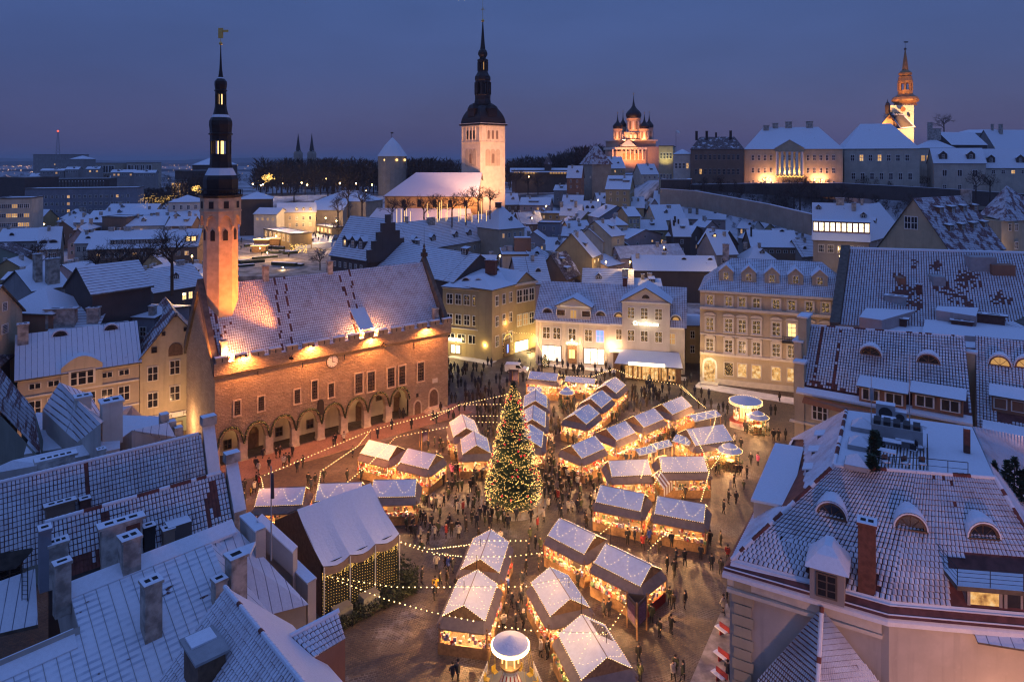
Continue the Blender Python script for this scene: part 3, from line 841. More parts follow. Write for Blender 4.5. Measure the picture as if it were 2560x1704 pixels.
gl.build('garland_light',M['bulb_gold'],g,kind='stuff')
# ================================================================ houses
hr=random.Random(5)
def hit(x,y,z):return W(x,y,z)
HF=[]
def house(label,e,Y,d,yr,typ='gable',wall='cream',roof='snow',rows=(),lit=.08,chim=(),dorm=(),zb=None,name='house',cat='house',
   group=None,hip=None,over=.35,side=None,frame='trim_white',seams=False,dgl='glass_dark',dwall='wall_dark',zr=None,ridge_dark=True):
 x1,y1,x2,y2=e
 ze=CH-(y1-HZ)*Y/F
 A=D(x1,y1,Y)
 if abs(y2-HZ)<1 or(y2-HZ)*(CH-ze)<=0:B=D(x2,y2,Y);B.z=ze
 else:B=W(x2,y2,ze)
 if abs(y1-HZ)<150:                       # close to the horizon a pixel is many metres: keep the front nearly square on
  wd_=(x2-x1)*Y/F;Y2=min(max(B.y,Y-.28*wd_),Y+.28*wd_);B=Vector(((x2-CX)*Y2/F,Y2,ze))
 u=Vector((B.x-A.x,B.y-A.y,0));Ln=u.length;u.normalize();n=Vector((-u.y,u.x,0))
 uu=(u.x,u.y)
 if zb is None:zb=min(T(A.x,A.y),T(B.x,B.y),T((A+n*d).x,(A+n*d).y))-.6
 zb=min(zb,ze-1.5)
 h=thing(name,label,cat,(A.x,A.y,zb),group);HF.append(((A+B)/2+n*d/2,max(Ln,d)*.5))
 if group and not chim and typ!='flat':chim=((hr.uniform(.15,.85),.42,.8,.7,1.3),(hr.uniform(.15,.85),.6,1.1,.7,1.4))
 if group and not dorm and typ in('gable','hip')and Ln>5:dorm=((hr.uniform(.25,.75),.2,1.5,1.0,hr.choice(('gable','shed','eyelid'))),)
 def P(s,t,z):p=A+u*s+n*t;return Vector((p.x,p.y,z))
 rp=P(0,d/2,0)if typ in('gable','hip')else(P(Ln/2,0,0)if typ=='front' else P(0,d,0))
 if zr is None:zr=CH-(yr-HZ)*rp.y/F if yr is not None else ze
 if typ!='flat':zr=max(zr,ze+.4)
 wm=MB()
 wpts=[(P(0,0,0),P(Ln,0,0)),(P(Ln,0,0),P(Ln,d,0)),(P(Ln,d,0),P(0,d,0)),(P(0,d,0),P(0,0,0))]
 for k,(p,q)in enumerate(wpts):
  pts=[Vector((p.x,p.y,zb)),Vector((q.x,q.y,zb)),Vector((q.x,q.y,ze)),Vector((p.x,p.y,ze))]
  if typ=='gable' and k in(1,3):m_=(p+q)/2;pts.insert(3,Vector((m_.x,m_.y,zr)))
  if typ=='front' and k in(0,2):m_=(p+q)/2;pts.insert(3,Vector((m_.x,m_.y,zr)))
  if typ=='shed':
   if k==1:pts[2]=P(Ln,d,zr)
   if k==2:pts[2],pts[3]=P(0,d,zr),P(Ln,d,zr);pts=[pts[0],pts[1],P(0,d,zr),P(Ln,d,zr)]
   if k==3:pts=[pts[0],pts[1],pts[2],P(0,d,zr)]
  wm.poly(pts)
 o=over;tk=.22
 if typ=='flat':
  wm.poly([P(0,0,ze-.3),P(Ln,0,ze-.3),P(Ln,d,ze-.3),P(0,d,ze-.3)])
 wobj=wm.build('wall',M['wall_'+wall],h)
 # a thin cornice under the eaves
 rm=MB();rmats=[M[roof],M['coping'],M['snow']]
 sl=(zr-ze)/(d/2)if typ in('gable','hip')else 0
 roofz=None
 if typ=='gable':
  zo=ze-o*sl*.8
  rm.slab([P(-o,-o,zo),P(Ln+o,-o,zo),P(Ln+o,d/2,zr+.1),P(-o,d/2,zr+.1)],tk,0,1)
  rm.slab([P(Ln+o,d+o,zo),P(-o,d+o,zo),P(-o,d/2,zr+.1),P(Ln+o,d/2,zr+.1)],tk,0,1)
  roofz=lambda s,t:zr-abs(t-d/2)*sl
 elif typ=='hip':
  i_=min(Ln*.48,d/2 if hip is None else hip);zo=ze-.1
  a,b_,c,f=P(-o,-o,zo),P(Ln+o,-o,zo),P(Ln+o,d+o,zo),P(-o,d+o,zo)
  g,k_=P(i_,d/2,zr),P(Ln-i_,d/2,zr)
  rm.slab([a,b_,k_,g],tk,0,1);rm.slab([c,f,g,k_],tk,0,1);rm.slab([b_,c,k_],tk,0,1);rm.slab([f,a,g],tk,0,1)
  roofz=lambda s,t:zr-abs(t-d/2)*sl
 elif typ=='front':
  s2=(zr-ze)/(Ln/2);zo=ze-o*s2*.8
  rm.slab([P(-o,-o,zo),P(Ln/2,-o,zr+.1),P(Ln/2,d+o,zr+.1),P(-o,d+o,zo)],tk,0,1)
  rm.slab([P(Ln/2,-o,zr+.1),P(Ln+o,-o,zo),P(Ln+o,d+o,zo),P(Ln/2,d+o,zr+.1)],tk,0,1)
  roofz=lambda s,t:zr-abs(s-Ln/2)*s2
 elif typ=='shed':
  s3=(zr-ze)/d
  rm.slab([P(-o,-o,ze-o*s3+.05),P(Ln+o,-o,ze-o*s3+.05),P(Ln+o,d+o,zr+o*s3+.05),P(-o,d+o,zr+o*s3+.05)],tk,0,1)
  roofz=lambda s,t:ze+s3*t
 else:
  for(s0,s1,t0,t1)in((-.15,Ln+.15,-.15,.25),(-.15,Ln+.15,d-.25,d+.15),(-.15,.25,.25,d-.25),(Ln-.25,Ln+.15,.25,d-.25)):
   rm.slab([P(s0,t0,ze+.25),P(s1,t0,ze+.25),P(s1,t1,ze+.25),P(s0,t1,ze+.25)],.55,2,1)
  rm.slab([P(.25,.25,ze),P(Ln-.25,.25,ze),P(Ln-.25,d-.25,ze),P(.25,d-.25,ze)],.1,0,0)
  roofz=lambda s,t:ze
 robj=rm.build('roof',rmats,h)
 # windows of the front
 def glass():return('lit_room' if hr.random()<.55 else 'lit_dim')if hr.random()<lit else 'glass_dark'
 for row in rows:
  dz,cnt,w,hh=row[:4];st=row[4]if len(row)>4 else 'cross';m0=row[5]if len(row)>5 else .06;m1=row[6]if len(row)>6 else m0
  for k in range(cnt):
   s=Ln*(m0+(1-m0-m1)*((k+.5)/cnt))
   window(h,P(s,-.03,ze-dz),uu,w,hh,st,row[7]if len(row)>7 and row[7]else glass(),frame)
 if side:                       # windows on the right (R) or left (L) end wall
  for which,dz,cnt,w,hh in side:
   for k in range(cnt):
    t=d*((k+.5)/cnt)
    if which=='R':window(h,P(Ln+.03,t,ze-dz),(n.x,n.y),w,hh,'cross',glass(),frame)
    else:window(h,P(-.03,t,ze-dz),(-n.x,-n.y),w,hh,'cross',glass(),frame)
 for c in chim:
  fs,ft,w,dd,hh=c[:5];mt=c[5]if len(c)>5 else 'chimney_plaster'
  s,t=Ln*fs,d*ft;z=roofz(s,t)
  p=P(s,t,z-.5);chimney(h,p,uu,w,dd,hh+.5,mt,2 if w>.9 else 1)
 for dm in dorm:
  fs,ft,w,hh=dm[:4];kind=dm[4]if len(dm)>4 else 'gable';gl=dm[5]if len(dm)>5 else dgl
  dormer(h,lambda s,t:P(s,t,roofz(s,t)),u,n,Ln*fs,d*ft,w,hh,kind,gl,dwall,d)
 return h,P,u,n,Ln,ze,zr
def dormer(h,RP,u,n,s,t,w,hh,kind,gl,dwall,d):
 p0=RP(s,t);z0=p0.z;t_=t
 while t_<d/2 and RP(s,t_).z<z0+hh:t_+=.15
 ex=t_-t
 def Q(a,b_,z):q=p0+u*a+n*b_;return Vector((q.x,q.y,z))
 z1=z0+hh
 uu=(u.x,u.y)
 if kind=='eyelid':
  N_=8;q=MB();r_=MB();R=w/2
  arc=[(-R*cos(pi*k/N_),hh*sin(pi*k/N_))for k in range(N_+1)]
  q.poly([Q(a,0,z0+b_)for a,b_ in arc])
  ob=q.build('dormer',M['wall_dark'],h)
  for(a0,b0),(a1,b1)in zip(arc,arc[1:]):
   o1=1.18
   def ext(a,b_):
    t2=t
    while t2<d/2 and RP(s+a*o1,t2).z<z0+b_*o1:t2+=.1
    return Q(a*o1,t2-t+.05,z0+b_*o1)
   r_.poly([Q(a0*o1,-.12,z0+b0*o1),Q(a1*o1,-.12,z0+b1*o1),ext(a1,b1),ext(a0,b0)])
   r_.poly([Q(a0*.98,-.12,z0+b0*.98),Q(a1*.98,-.12,z0+b1*.98),Q(a1*o1,-.12,z0+b1*o1),Q(a0*o1,-.12,z0+b0*o1)])
  r_.build('dormer_roof',M['snow'],ob)
  q=MB();q.poly([Q(a*.62,-.05,z0+.05+b_*.62)for a,b_ in arc]);q.build('pane',M[gl],ob)
  return
 q=MB()
 ztop=z1+(w*.45 if kind=='gable' else 0)
 f=[Q(-w/2,0,z0-.1),Q(w/2,0,z0-.1),Q(w/2,0,z1)]+([Q(0,0,ztop)]if kind=='gable' else[])+[Q(-w/2,0,z1)]
 q.poly(f)
 for sg in(-1,1):
  e=[Q(sg*w/2,0,z0-.1),Q(sg*w/2,ex,z1),Q(sg*w/2,0,z1)];q.poly(e)
 ob=q.build('dormer',M[dwall],h)
 r_=MB();o=.16
 if kind=='gable':
  ex2=ex*(1+.45*w/hh)+.2
  for sg in(-1,1):
   pts=[Q(sg*(w/2+o),-o,z1-.1),Q(0,-o,ztop+.08),Q(0,ex2,ztop+.08),Q(sg*(w/2+o),ex+.1,z1-.1)]
   r_.slab(pts if sg<0 else pts[::-1],.1,0,0)
 else:
  r_.slab([Q(-w/2-o,-.25,z1),Q(w/2+o,-.25,z1),Q(w/2+o,ex+.5,z1+.35),Q(-w/2-o,ex+.5,z1+.35)],.16,0,1)
 r_.build('dormer_roof',[M['snow'],M['coping']],ob)
 k=max(1,int(w/1.3))if kind=='shed' else 1
 for i in range(k):
  ww=min(1.1,w*.7)if k==1 else w/k*.82
  wo=inst('window',WINM['cross' if ww>.5 else 'plain'],ob,Q((i+.5)/k*w-w/2,-.04,(z0+z1)/2+.05),u=uu,scale=(ww,1,hh*.78),mats=[M['trim_white']])
  wo.name='window'
  pn=MB(uv=False)
  # the pane sits in the window's own frame
  wo.data=WINM['cross' if ww>.5 else 'plain']
  pg=inst('pane',PANE,ob,Q((i+.5)/k*w-w/2,-.02,(z0+z1)/2+.05),u=uu,scale=(ww,1,hh*.78),mats=[M[gl]])
# ================================================================ churches and towers on the skyline
def PXL(Y):return Y/F
def lathe_px(mb,xc,Y,prof,n=8,m=0,rot=0.0):
 """profile in photograph pixels: (half width, y) from top to bottom or bottom to top"""
 c=D(xc,HZ,Y);k=Y/F
 pr=sorted([(CH-(y-HZ)*k,r*k)for r,y in prof])
 return mb.lathe((c.x,c.y,0),[(r,z)for z,r in pr],n,m,rot)
# ---- church with the tall baroque spire
Y0=270.;k0=Y0/F
church=thing('church','tall medieval church with floodlit square tower and black baroque spire','church',D(1207,545,Y0))
plain('church_plaster',(.56,.47,.37),.9,.10,.5,bmp=.2)
c0=D(1206,HZ,Y0)
def sq_tower(mb,c,hw,z0,z1,rot,m=0,mt=None):
 pts=[(c.x+cos(rot+pi/4+i*pi/2)*hw*1.4142,c.y+sin(rot+pi/4+i*pi/2)*hw*1.4142)for i in range(4)]
 mb.prism(pts,z0,z1,m,mt);return pts
zt=lambda y:CH-(y-HZ)*k0
crot=radians(40);hw=6.3
cc0=Vector((c0.x,c0.y+8,0))
q=MB();cp_=sq_tower(q,cc0,hw,6,zt(311),crot);q.build('tower_wall',M['church_plaster'],church)
# faces of the tower that the camera sees: blind arches with openings
def face_of(c,hw,rot,i):
 a=rot+i*pi/2;nrm=Vector((cos(a),sin(a),0));tg=Vector((-sin(a),cos(a),0));return c+nrm*hw,tg,nrm
def arch_poly(mb,c,tg,nrm,w,z0,z1,off,m=0):
 N_=6;pts=[c-tg*w/2+nrm*off+Vector((0,0,z0)),c+tg*w/2+nrm*off+Vector((0,0,z0))]
 for k in range(N_+1):
  f=pi*k/N_;pts.append(c+tg*(w/2*cos(f))+nrm*off+Vector((0,0,z1-w/2+w/2*sin(f))))
 mb.poly(pts,m)
 for k in range(len(pts)):
  j=(k+1)%len(pts);mb.poly([pts[j],pts[k],pts[k]-nrm*abs(off)*1.2,pts[j]-nrm*abs(off)*1.2],m)
vis=[i for i in range(4)if face_of(cc0,hw,crot,i)[2].dot(Vector((0,0,0))-cc0)>0]
for i in vis:
 fc,tg,nr=face_of(cc0,hw,crot,i)
 q=MB()
 for x in(-.92,-.5,-.18,.18,.5,.92):
  c=fc+tg*hw*x+nr*.12;q.box((c.x,c.y,zt(355)),(.35,.24,zt(316)-zt(355)),(tg.x,tg.y))
 for y in(315,355):q.box((fc+nr*.12)[:2]+(zt(y+1.5),),(hw*1.96,.26,.5),(tg.x,tg.y))
 q.build('blind_panel',M['church_plaster'],church)
 for x in(-.34,0,.34):
  q=MB();arch_poly(q,fc+tg*hw*x,tg,nr,1.1,zt(347),zt(325),.07);q.build('belfry_opening',M['soot_black']if i==vis[0]else M['wall_brown'],church)  # flat plates painted for the shade inside, browner on one face
 for x in(-.42,0,.42):
  q=MB();arch_poly(q,fc+tg*hw*x*.95,tg,nr,2.3,zt(415),zt(372),.10,0);q.build('blind_arch',M['wall_beige'],church)
 q=MB();arch_poly(q,fc,tg,nr,1.3,zt(408),zt(384),.16);q.build('tower_window',M['wall_brown'],church)
q=MB()
sq_tower(q,cc0,hw+.7,zt(312),zt(308),crot)
def taper4(mb,r0,z0,r1,z1,rot,m=0,sub=6,curve=1.0):
 for k in range(sub):
  f0,f1=k/sub,(k+1)/sub
  ra,rb=r0+(r1-r0)*f0**curve,r0+(r1-r0)*f1**curve;za,zb=z0+(z1-z0)*f0,z0+(z1-z0)*f1
  for i in range(4):
   a0,a1=rot+pi/4+i*pi/2,rot+pi/4+(i+1)*pi/2
   mb.poly([(cc0.x+cos(a0)*ra*1.414,cc0.y+sin(a0)*ra*1.414,za),(cc0.x+cos(a1)*ra*1.414,cc0.y+sin(a1)*ra*1.414,za),
      (cc0.x+cos(a1)*rb*1.414,cc0.y+sin(a1)*rb*1.414,zb),(cc0.x+cos(a0)*rb*1.414,cc0.y+sin(a0)*rb*1.414,zb)],m)
taper4(q,hw+.2,zt(308),3.4,zt(262),crot,0,7,2.0)
kk=(Y0+8)/F;zt2=lambda y:CH-(y-HZ)*kk;xx=1209
def lp(prof,n=8,m=0):lathe_px(q,1207,Y0+8,prof,n,m,crot+pi/8)
lp([(22,264),(21.5,256),(20,250),(20,240),(21,237)]);lp([(19,237),(17,234)])
q.build('spire_base',M['copper_dark'],church);q=MB();lp([(19.5,206),(19,203),(20.5,200),(20,192),(17,188),(13,180)]);lp([(13,180),(13,178),(13.5,176)])
q.build('spire_middle',M['copper_dark'],church);q=MB();lp([(13,156),(14,153),(14,150),(8,147),(8,144),(12,138),(12.3,133),(10,127),(7,124)]);lp([(7,124),(5,108),(2.2,70),(1.0,54)])
q.build('spire',M['copper_dark'],church)
for(y0,y1,r_,lit_)in((206,237,18.5,0),(156,178,12,1)):
 q=MB();cb=D(1207,HZ,Y0+8)
 for i in range(8):
  a=crot+2*pi*i/8;p=Vector((cb.x+cos(a)*r_*kk*.92,cb.y+sin(a)*r_*kk*.92,0));q.tube(p+Vector((0,0,zt2(y1))),p+Vector((0,0,zt2(y0))),r_*kk*.22,n=4)
 q.build('lantern',M['copper_dark'],church)
 if lit_:q=MB();q.lathe((cb.x,cb.y,0),[(.5,zt2(y1)),(.5,zt2(y0))],6);q.build('lantern_core',M['lit_dim'],church)
for i in range(4):      # hooded dormers on the spire's skirt
 a=crot+i*pi/2;nrm=Vector((cos(a),sin(a),0));tg=(-sin(a),cos(a));p=cc0+nrm*5.0
 q=MB();q.box((p.x,p.y,zt(290)),(4.4,2.6,3.2),tg);q.lathe((p.x,p.y,0),[(2.4,zt(290)+3.2),(1.6,zt(290)+4.6),(.2,zt(290)+5.4)],4,0,a+pi/4)
 q.build('spire_dormer',M['copper_dark'],church)
q=MB();cb=D(1207,HZ,Y0+8);q.ball((cb.x,cb.y,zt2(52)),.65,8,6);q.tube((cb.x,cb.y,zt2(52)),(cb.x,cb.y,zt2(-6)),.13,.05,5)
q.box((cb.x,cb.y,zt2(26)),(1.5,.15,.25));q.box((cb.x,cb.y,zt2(22)),(.9,.15,.25));q.build('cross',M['gold'],church)
q=MB()                # snow on the cornice
sq_tower(q,cc0,hw+.72,zt(308),zt(307.4),crot);q.build('cornice_snow',M['snow_cap'],church)
# nave: roof, orange lit wall, low aisle roof
nA=D(962,490,262);nB=D(1196,482,258);u_=(nB-nA);u_.z=0;LnN=u_.length;u_.normalize();n_=Vector((-u_.y,u_.x,0))
zN=nA.z
def NP(s,t,z):p=nA+u_*s+n_*t;return Vector((p.x,p.y,z))
zrN=CH-(431-HZ)*271/F
q=MB();q.slab([NP(-.5,-.5,zN),NP(LnN,-.5,zN),NP(LnN,9,zrN),NP(10,9,zrN)],.3,0,1);q.slab([NP(-.5,18.5,zN),NP(-.5,-.5,zN),NP(10,9,zrN)],.3,0,1);q.slab([NP(LnN,18,zN),NP(-.5,18.5,zN),NP(10,9,zrN),NP(LnN,9,zrN)],.3,0,1)
q.build('roof',[M['snow'],M['coping']],church)
q=MB();q.prism([NP(0,0,0)[:2],NP(LnN,0,0)[:2],NP(LnN,18,0)[:2],NP(0,18,0)[:2]],4,zN-.2);q.build('nave_wall',M['wall_ochre'],church)
for s in(7.5,13.5,19.5,25.5,31.5):
 q=MB();arch_poly(q,NP(s,0,0),u_,-n_,1.5,zN-4.2,zN-1.3,.08);q.build('nave_window',M['glass_dark'],church)
q=MB();q.slab([NP(-12,-14,10),NP(LnN+3,-14,10),NP(LnN-3,-.2,zN-4.6),NP(-3,-.2,zN-4.6)],.3,0,1);q.slab([NP(-14,10,10),NP(-12,-14,10),NP(-3,-.2,zN-4.6)],.3,0,1)
q.build('aisle_roof',[M['snow'],M['coping']],church)
light('SPOT',D(1300,500,240),150000,(1,.47,.25),.5,D(1212,430,268),62,.6)
light('SPOT',D(1165,545,236),36000,(1,.45,.27),.5,D(1178,420,270),75,.6)
light('SPOT',D(1085,555,240),16000,(1,.36,.10),.5,D(1100,480,262),120,.9)
light('SPOT',D(1180,520,246),12000,(1,.36,.10),.5,D(1150,480,259),120,.9)
# ---- round cannon tower with conical roof
t=thing('round_tower','stout round stone tower with snowy conical roof left of the floodlit church','tower',D(981,520,400)-Vector((0,0,8)))
q=MB();lathe_px(q,981,400,[(35,560),(35,424),(36,422),(36,390)],20,0);q.build('wall',M['wall_stone'],t)
q=MB();lathe_px(q,981,400,[(38,391),(18,362),(1.2,344)],20,0);q.build('roof',M['snow_thin'],t)
q=MB();a=D(979,345,400);q.tube(a,D(979,333,400),.12,n=4);q.box(D(980,334,400),(1.6,.1,.8));q.build('weather_vane',M['iron'],t)
for x in(962,992,1012):
 q=MB();p=D(x,400,400-sqrt(max(0,36*36-(x-981)**2))*400/F-.1);q.ball(p,.75,8,4);q.build('lit_opening',M['lit_warm'],t)
# ---- twin spired church far behind
t=thing('twin_spired_church','distant stone church with two dark pointed spires','church',D(764,412,700))
for x in(745.5,779.5):
 q=MB();lathe_px(q,x,700,[(11,440),(11,386),(11.5,385),(9,379)],8,0,pi/8);q.build('tower',M['wall_stone'],t)
 q=MB();lathe_px(q,x,700,[(6.5,379),(3.5,360),(.6,336),(.5,334)],8,0,pi/8);q.build('spire',M['dark_metal'],t)
 q=MB();lathe_px(q,x,700,[(10,384),(7,376),(6,378.5)],4,0,pi/4);q.build('gable_snow',M['snow'],t)
q=MB();p=D(762,440,712);q.box(p-Vector((0,0,10)),(22,40,16));q.build('nave',M['wall_stone'],t)
q=MB();q.slab([D(737,428,692),D(760,414,692),D(760,414,740),D(737,428,740)],.3);q.slab([D(760,414,692),D(783,428,692),D(783,428,740),D(760,414,740)],.3);q.build('roof',M['snow'],t)
# ---- onion domed cathedral
YC=450.;kC=YC/F
t=thing('cathedral','onion domed cathedral floodlit glowing orange on the hill','cathedral',D(1583,420,YC))
plain('cath_wall',(.50,.36,.27),.85,.1);plain('cath_trim',(.70,.62,.54),.85,.08);plain('cath_band',(.55,.22,.10),.85,.1)
def cb(mb,x0,x1,y0,y1,dep,Yo=0.0,m=0):p=D((x0+x1)/2,y1,YC+Yo);mb.box((p.x,p.y+dep/2,p.z),((x1-x0)*kC,dep,(y1-y0)*kC),(.97,.24),m)
q=MB();cb(q,1529,1608,378,430,20);cb(q,1538,1640,366,432,30,5);cb(q,1533,1634,350,372,24,8);cb(q,1550,1606,330,355,20,9);q.build('body',M['cath_wall'],t)
q=MB()
cb(q,1526,1612,368,374,21,-.6);cb(q,1531,1638,349,352,26,6)
for x in(1532,1542,1555,1565,1576,1587,1596,1606):cb(q,x-1.5,x+1.5,374,400,.8,-.7)
for x in(1555,1566,1577,1588,1600):lathe_px(q,x,YC+8.4,[(4,346),(4,338),(2.8,335.5),(.2,334)],8)
q.build('stone_trim',M['cath_trim'],t)
for x in(1548,1560,1571,1581,1592,1601):
 q=MB();c=D(x,400,YC-.9);arch_poly(q,Vector((c.x,c.y,0)),Vector((.97,.24,0)),Vector((.24,-.97,0)),1.5,D(x,398,YC).z,D(x,383,YC).z,.1);q.build('window',M['cath_band'],t)
q=MB()
gx_=D(1571,347,YC-1)
q.poly([D(1549,366,YC-1),D(1591,366,YC-1),D(1571,348,YC-1)]);q.poly([D(1546,367,YC-1.6),D(1571,346,YC-1.6),D(1571,346,YC+8),D(1546,367,YC+8)]);q.poly([D(1571,346,YC-1.6),D(1594,367,YC-1.6),D(1594,367,YC+8),D(1571,346,YC+8)])
q.build('pediment',M['snow_thin'],t)
for(x,r,y0,y1,Yo,big)in((1584,17,328,296,12,1),(1544,11,350,322,4,0),(1557.5,8,335,318,18,0),(1611,12,350,322,4,0),(1623,10,350,320,14,0)):
 q=MB();lathe_px(q,x,YC+Yo,[(r,y0),(r,y1+3),(r*1.12,y1+2.5),(r*1.12,y1)],16);dr=q.build('drum',M['cath_wall'],t)
 for i in range(8):
  a=-pi/2+(i-3.5)*pi/7;c=D(x,HZ,YC+Yo);nr=Vector((cos(a),sin(a),0));tg=Vector((-sin(a),cos(a),0))
  q=MB();arch_poly(q,Vector((c.x,c.y,0))+nr*r*kC,tg,nr,r*kC*.24,D(x,y0-3,YC+Yo).z,D(x,y1+8,YC+Yo).z,.12);q.build('drum_window',M['cath_trim']if i%2 else M['wall_brown'],dr)
 q=MB();f=1.14
 if big:prof=[(r*.98,y1),(r*f,y1-6),(r*f*1.0,y1-11),(r*.92,y1-17),(r*.5,y1-24),(r*.22,y1-31),(r*.08,y1-44),(.4,y1-56)]
 else:prof=[(r*.9,y1),(r*1.1,y1-4),(r*1.08,y1-7.5),(r*.75,y1-12),(r*.32,y1-17),(r*.14,y1-24),(.3,y1-36)]
 lathe_px(q,x,YC+Yo,prof,16,0)
 q.build('dome',M['copper_dark'],t,smooth=True)
 q=MB();yt=prof[-1][1];c=D(x,yt,YC+Yo);q.tube(c,c+Vector((0,0,2.2 if big else 1.6)),.12,n=4);q.box(c+Vector((0,0,1.2 if big else .8)),(1.3 if big else .9,.15,.22));q.build('cross',M['gold'],dr)
for x,y,Yo,e in((1548,408,-12,26000),(1590,408,-12,26000),(1620,405,-10,9000)):light('SPOT',D(x,y,YC+Yo),e*.7,(1,.36,.12),.5,D(x,360,YC+3),120,.8)
for x,y,Yo,e in((1560,351,3,9000),(1584,352,2,14000),(1608,351,-2,9000),(1540,352,-3,5000)):light('SPOT',D(x,y,YC+Yo),e*.6,(1,.38,.13),.4,D(x,310,YC+10),120,.8)
# ---- church on the hill with a copper baroque spire
YD=520.;kD=YD/F
t=thing('hill_church','white church tower with lit copper spire on top of the hill','church',D(2263,330,YD))
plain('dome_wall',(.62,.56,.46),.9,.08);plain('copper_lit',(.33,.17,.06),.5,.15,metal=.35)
cD=D(2264,HZ,YD)
q=MB();pts=[(cD.x+cos(1.25+pi/4+i*pi/2)*31*kD*1.2,cD.y+8+sin(1.25+pi/4+i*pi/2)*31*kD*1.2)for i in range(4)]
q.prism(pts,30,D(0,263,YD).z);tw=q.build('tower',M['dome_wall'],t)
q=MB();c_=D(2257,273,YD-3.5)
N_=16;q.poly([c_+Vector((cos(2*pi*k/N_)*2.0,-.3,sin(2*pi*k/N_)*2.0))for k in range(N_)]);q.build('clock_face',M['copper_lit'],t)
q=MB();p=D(2273,288,YD-3.2);q.box(p-Vector((0,0,1.4)),(1.3,.3,2.8));q.build('window',M['soot_black'],t)
q=MB();lathe_px(q,2263,YD+8,[(27,264),(24,258),(30,254),(31,250),(28,244),(20,239),(17,236)],16);lathe_px(q,2263,YD+8,[(17,236),(16.5,226)],8);q.build('spire_base',M['copper_lit'],t);q=MB();lathe_px(q,2263,YD+8,[(16.5,209),(17,203),(15,196),(15,192),(12,190),(15,187),(15,183),(10,178),(8,176)],12)
lathe_px(q,2263,YD+8,[(7.5,176),(4,145),(.8,124)],8);q.build('spire',M['copper_lit'],t)
q=MB();cb_=D(2263,HZ,YD+8)
for i in range(8):a=.2+2*pi*i/8;p=Vector((cb_.x+cos(a)*15*kD,cb_.y+sin(a)*15*kD,0));q.tube(p+Vz*D(0,227,YD+8).z,p+Vz*D(0,208,YD+8).z,.75,n=5)
q.build('lantern',M['copper_lit'],t)
q=MB();q.ball(D(2263,123,YD+8),1.0,8,6);q.tube(D(2263,124,YD+8),D(2263,105,YD+8),.12,n=4);q.box(D(2265,107,YD+8),(3.4,.15,.9));q.build('weather_vane',M['gold'],t)
a,b_,c_=D(2224,284,498),D(2196,320,498),D(2252,322,498);a2,c2_=D(2258,284,512),D(2290,318,510)
q.poly([b_,c_,a]);q.build('choir_gable',M['wall_brown'],t)
q=MB();q.slab([c_,c2_,a2,a],.4,0,1);q.slab([b_,a,a2,D(2215,318,512)][::-1],.4,0,1);q.build('choir_roof',[M['snow_thin'],M['coping']],t)
q=MB();lathe_px(q,2219,500,[(5,285),(5,262),(6.5,263),(5,259),(1,254),(.4,248)],8);q.build('bell_turret',M['copper_dark'],t)
light('SPOT',D(2345,345,YD-50),420000,(1,.48,.18),.5,D(2268,285,YD),60,.8)
light('SPOT',D(2190,330,YD-32),300000,(1,.42,.10),.5,D(2258,230,YD+6),50,.8)
light('POINT',D(2222,271,YD-5),900,(1,.8,.5),.3)
# ---- square gate tower and the small towers at the hill foot
t=thing('square_tower','square stone tower with steep snow dusted pyramid roof below the cathedral','tower',D(1490,480,378)-Vector((0,0,8)))
pr=.42;ct=D(1490,HZ,382);hwT=29*382/F
zT=lambda y:CH-(y-HZ)*382/F
pts=[(ct.x+cos(pr+pi/4+i*pi/2)*hwT*1.414*.93,ct.y+sin(pr+pi/4+i*pi/2)*hwT*1.414*.93)for i in range(4)]
q=MB();q.prism(pts,zT(520),zT(409));q.build('wall',M['wall_stone'],t)
q=MB();ap=(ct.x,ct.y,zT(359));pts2=[(ct.x+cos(pr+pi/4+i*pi/2)*hwT*1.5,ct.y+sin(pr+pi/4+i*pi/2)*hwT*1.5,zT(411))for i in range(4)]
for i in range(4):q.poly([pts2[i],pts2[(i+1)%4],ap],0)
q.poly(pts2[::-1]);q.build('roof',M['snow_tiles_bare'],t)
q=MB();p=D(1476,443,368);q.box(p-Vector((0,0,.7)),(.8,.3,1.4));q.build('window',M['trim'],t)
t=thing('wall_turret','small dark turret with pointed roof on the wooded town wall','tower',D(1370,425,430)-Vector((0,0,3)))
q=MB();lathe_px(q,1370,430,[(11,432),(11,411)],4,0,.6);q.build('wall',M['wall_dark'],t)
q=MB();lathe_px(q,1370,430,[(13.5,411),(.5,384)],4,0,.6);q.build('roof',M['dark_tiles'],t)
t=thing('town_wall_gallery','long low town wall gallery with a row of lit yellow openings','wall',D(1355,445,425)-Vector((0,0,6)))
q=MB();p=D(1355,455,428);q.box(p-Vector((0,0,8)),(150*428/F,4,15.5));q.build('wall',M['wall_dark'],t)
q=MB();q.slab([D(1275,430,424),D(1437,430,424),D(1437,420,434),D(1275,420,434)],.3);q.build('roof',M['snow_thin'],t)
for k in range(17):
 x=1314+k*7.0
 if 1338<x<1372:continue
 q=MB();p=D(x,432,424.5);q.box(p-Vector((0,0,.6)),(1.2,.3,1.3));q.build('lit_opening',M['lit_dim'],t)
for k in range(5):
 q=MB();p=D(1287+k*6,430.5,424.5);q.box(p-Vector((0,0,.5)),(1.1,.3,.9));q.build('lit_opening',M['lit_dim'],t)
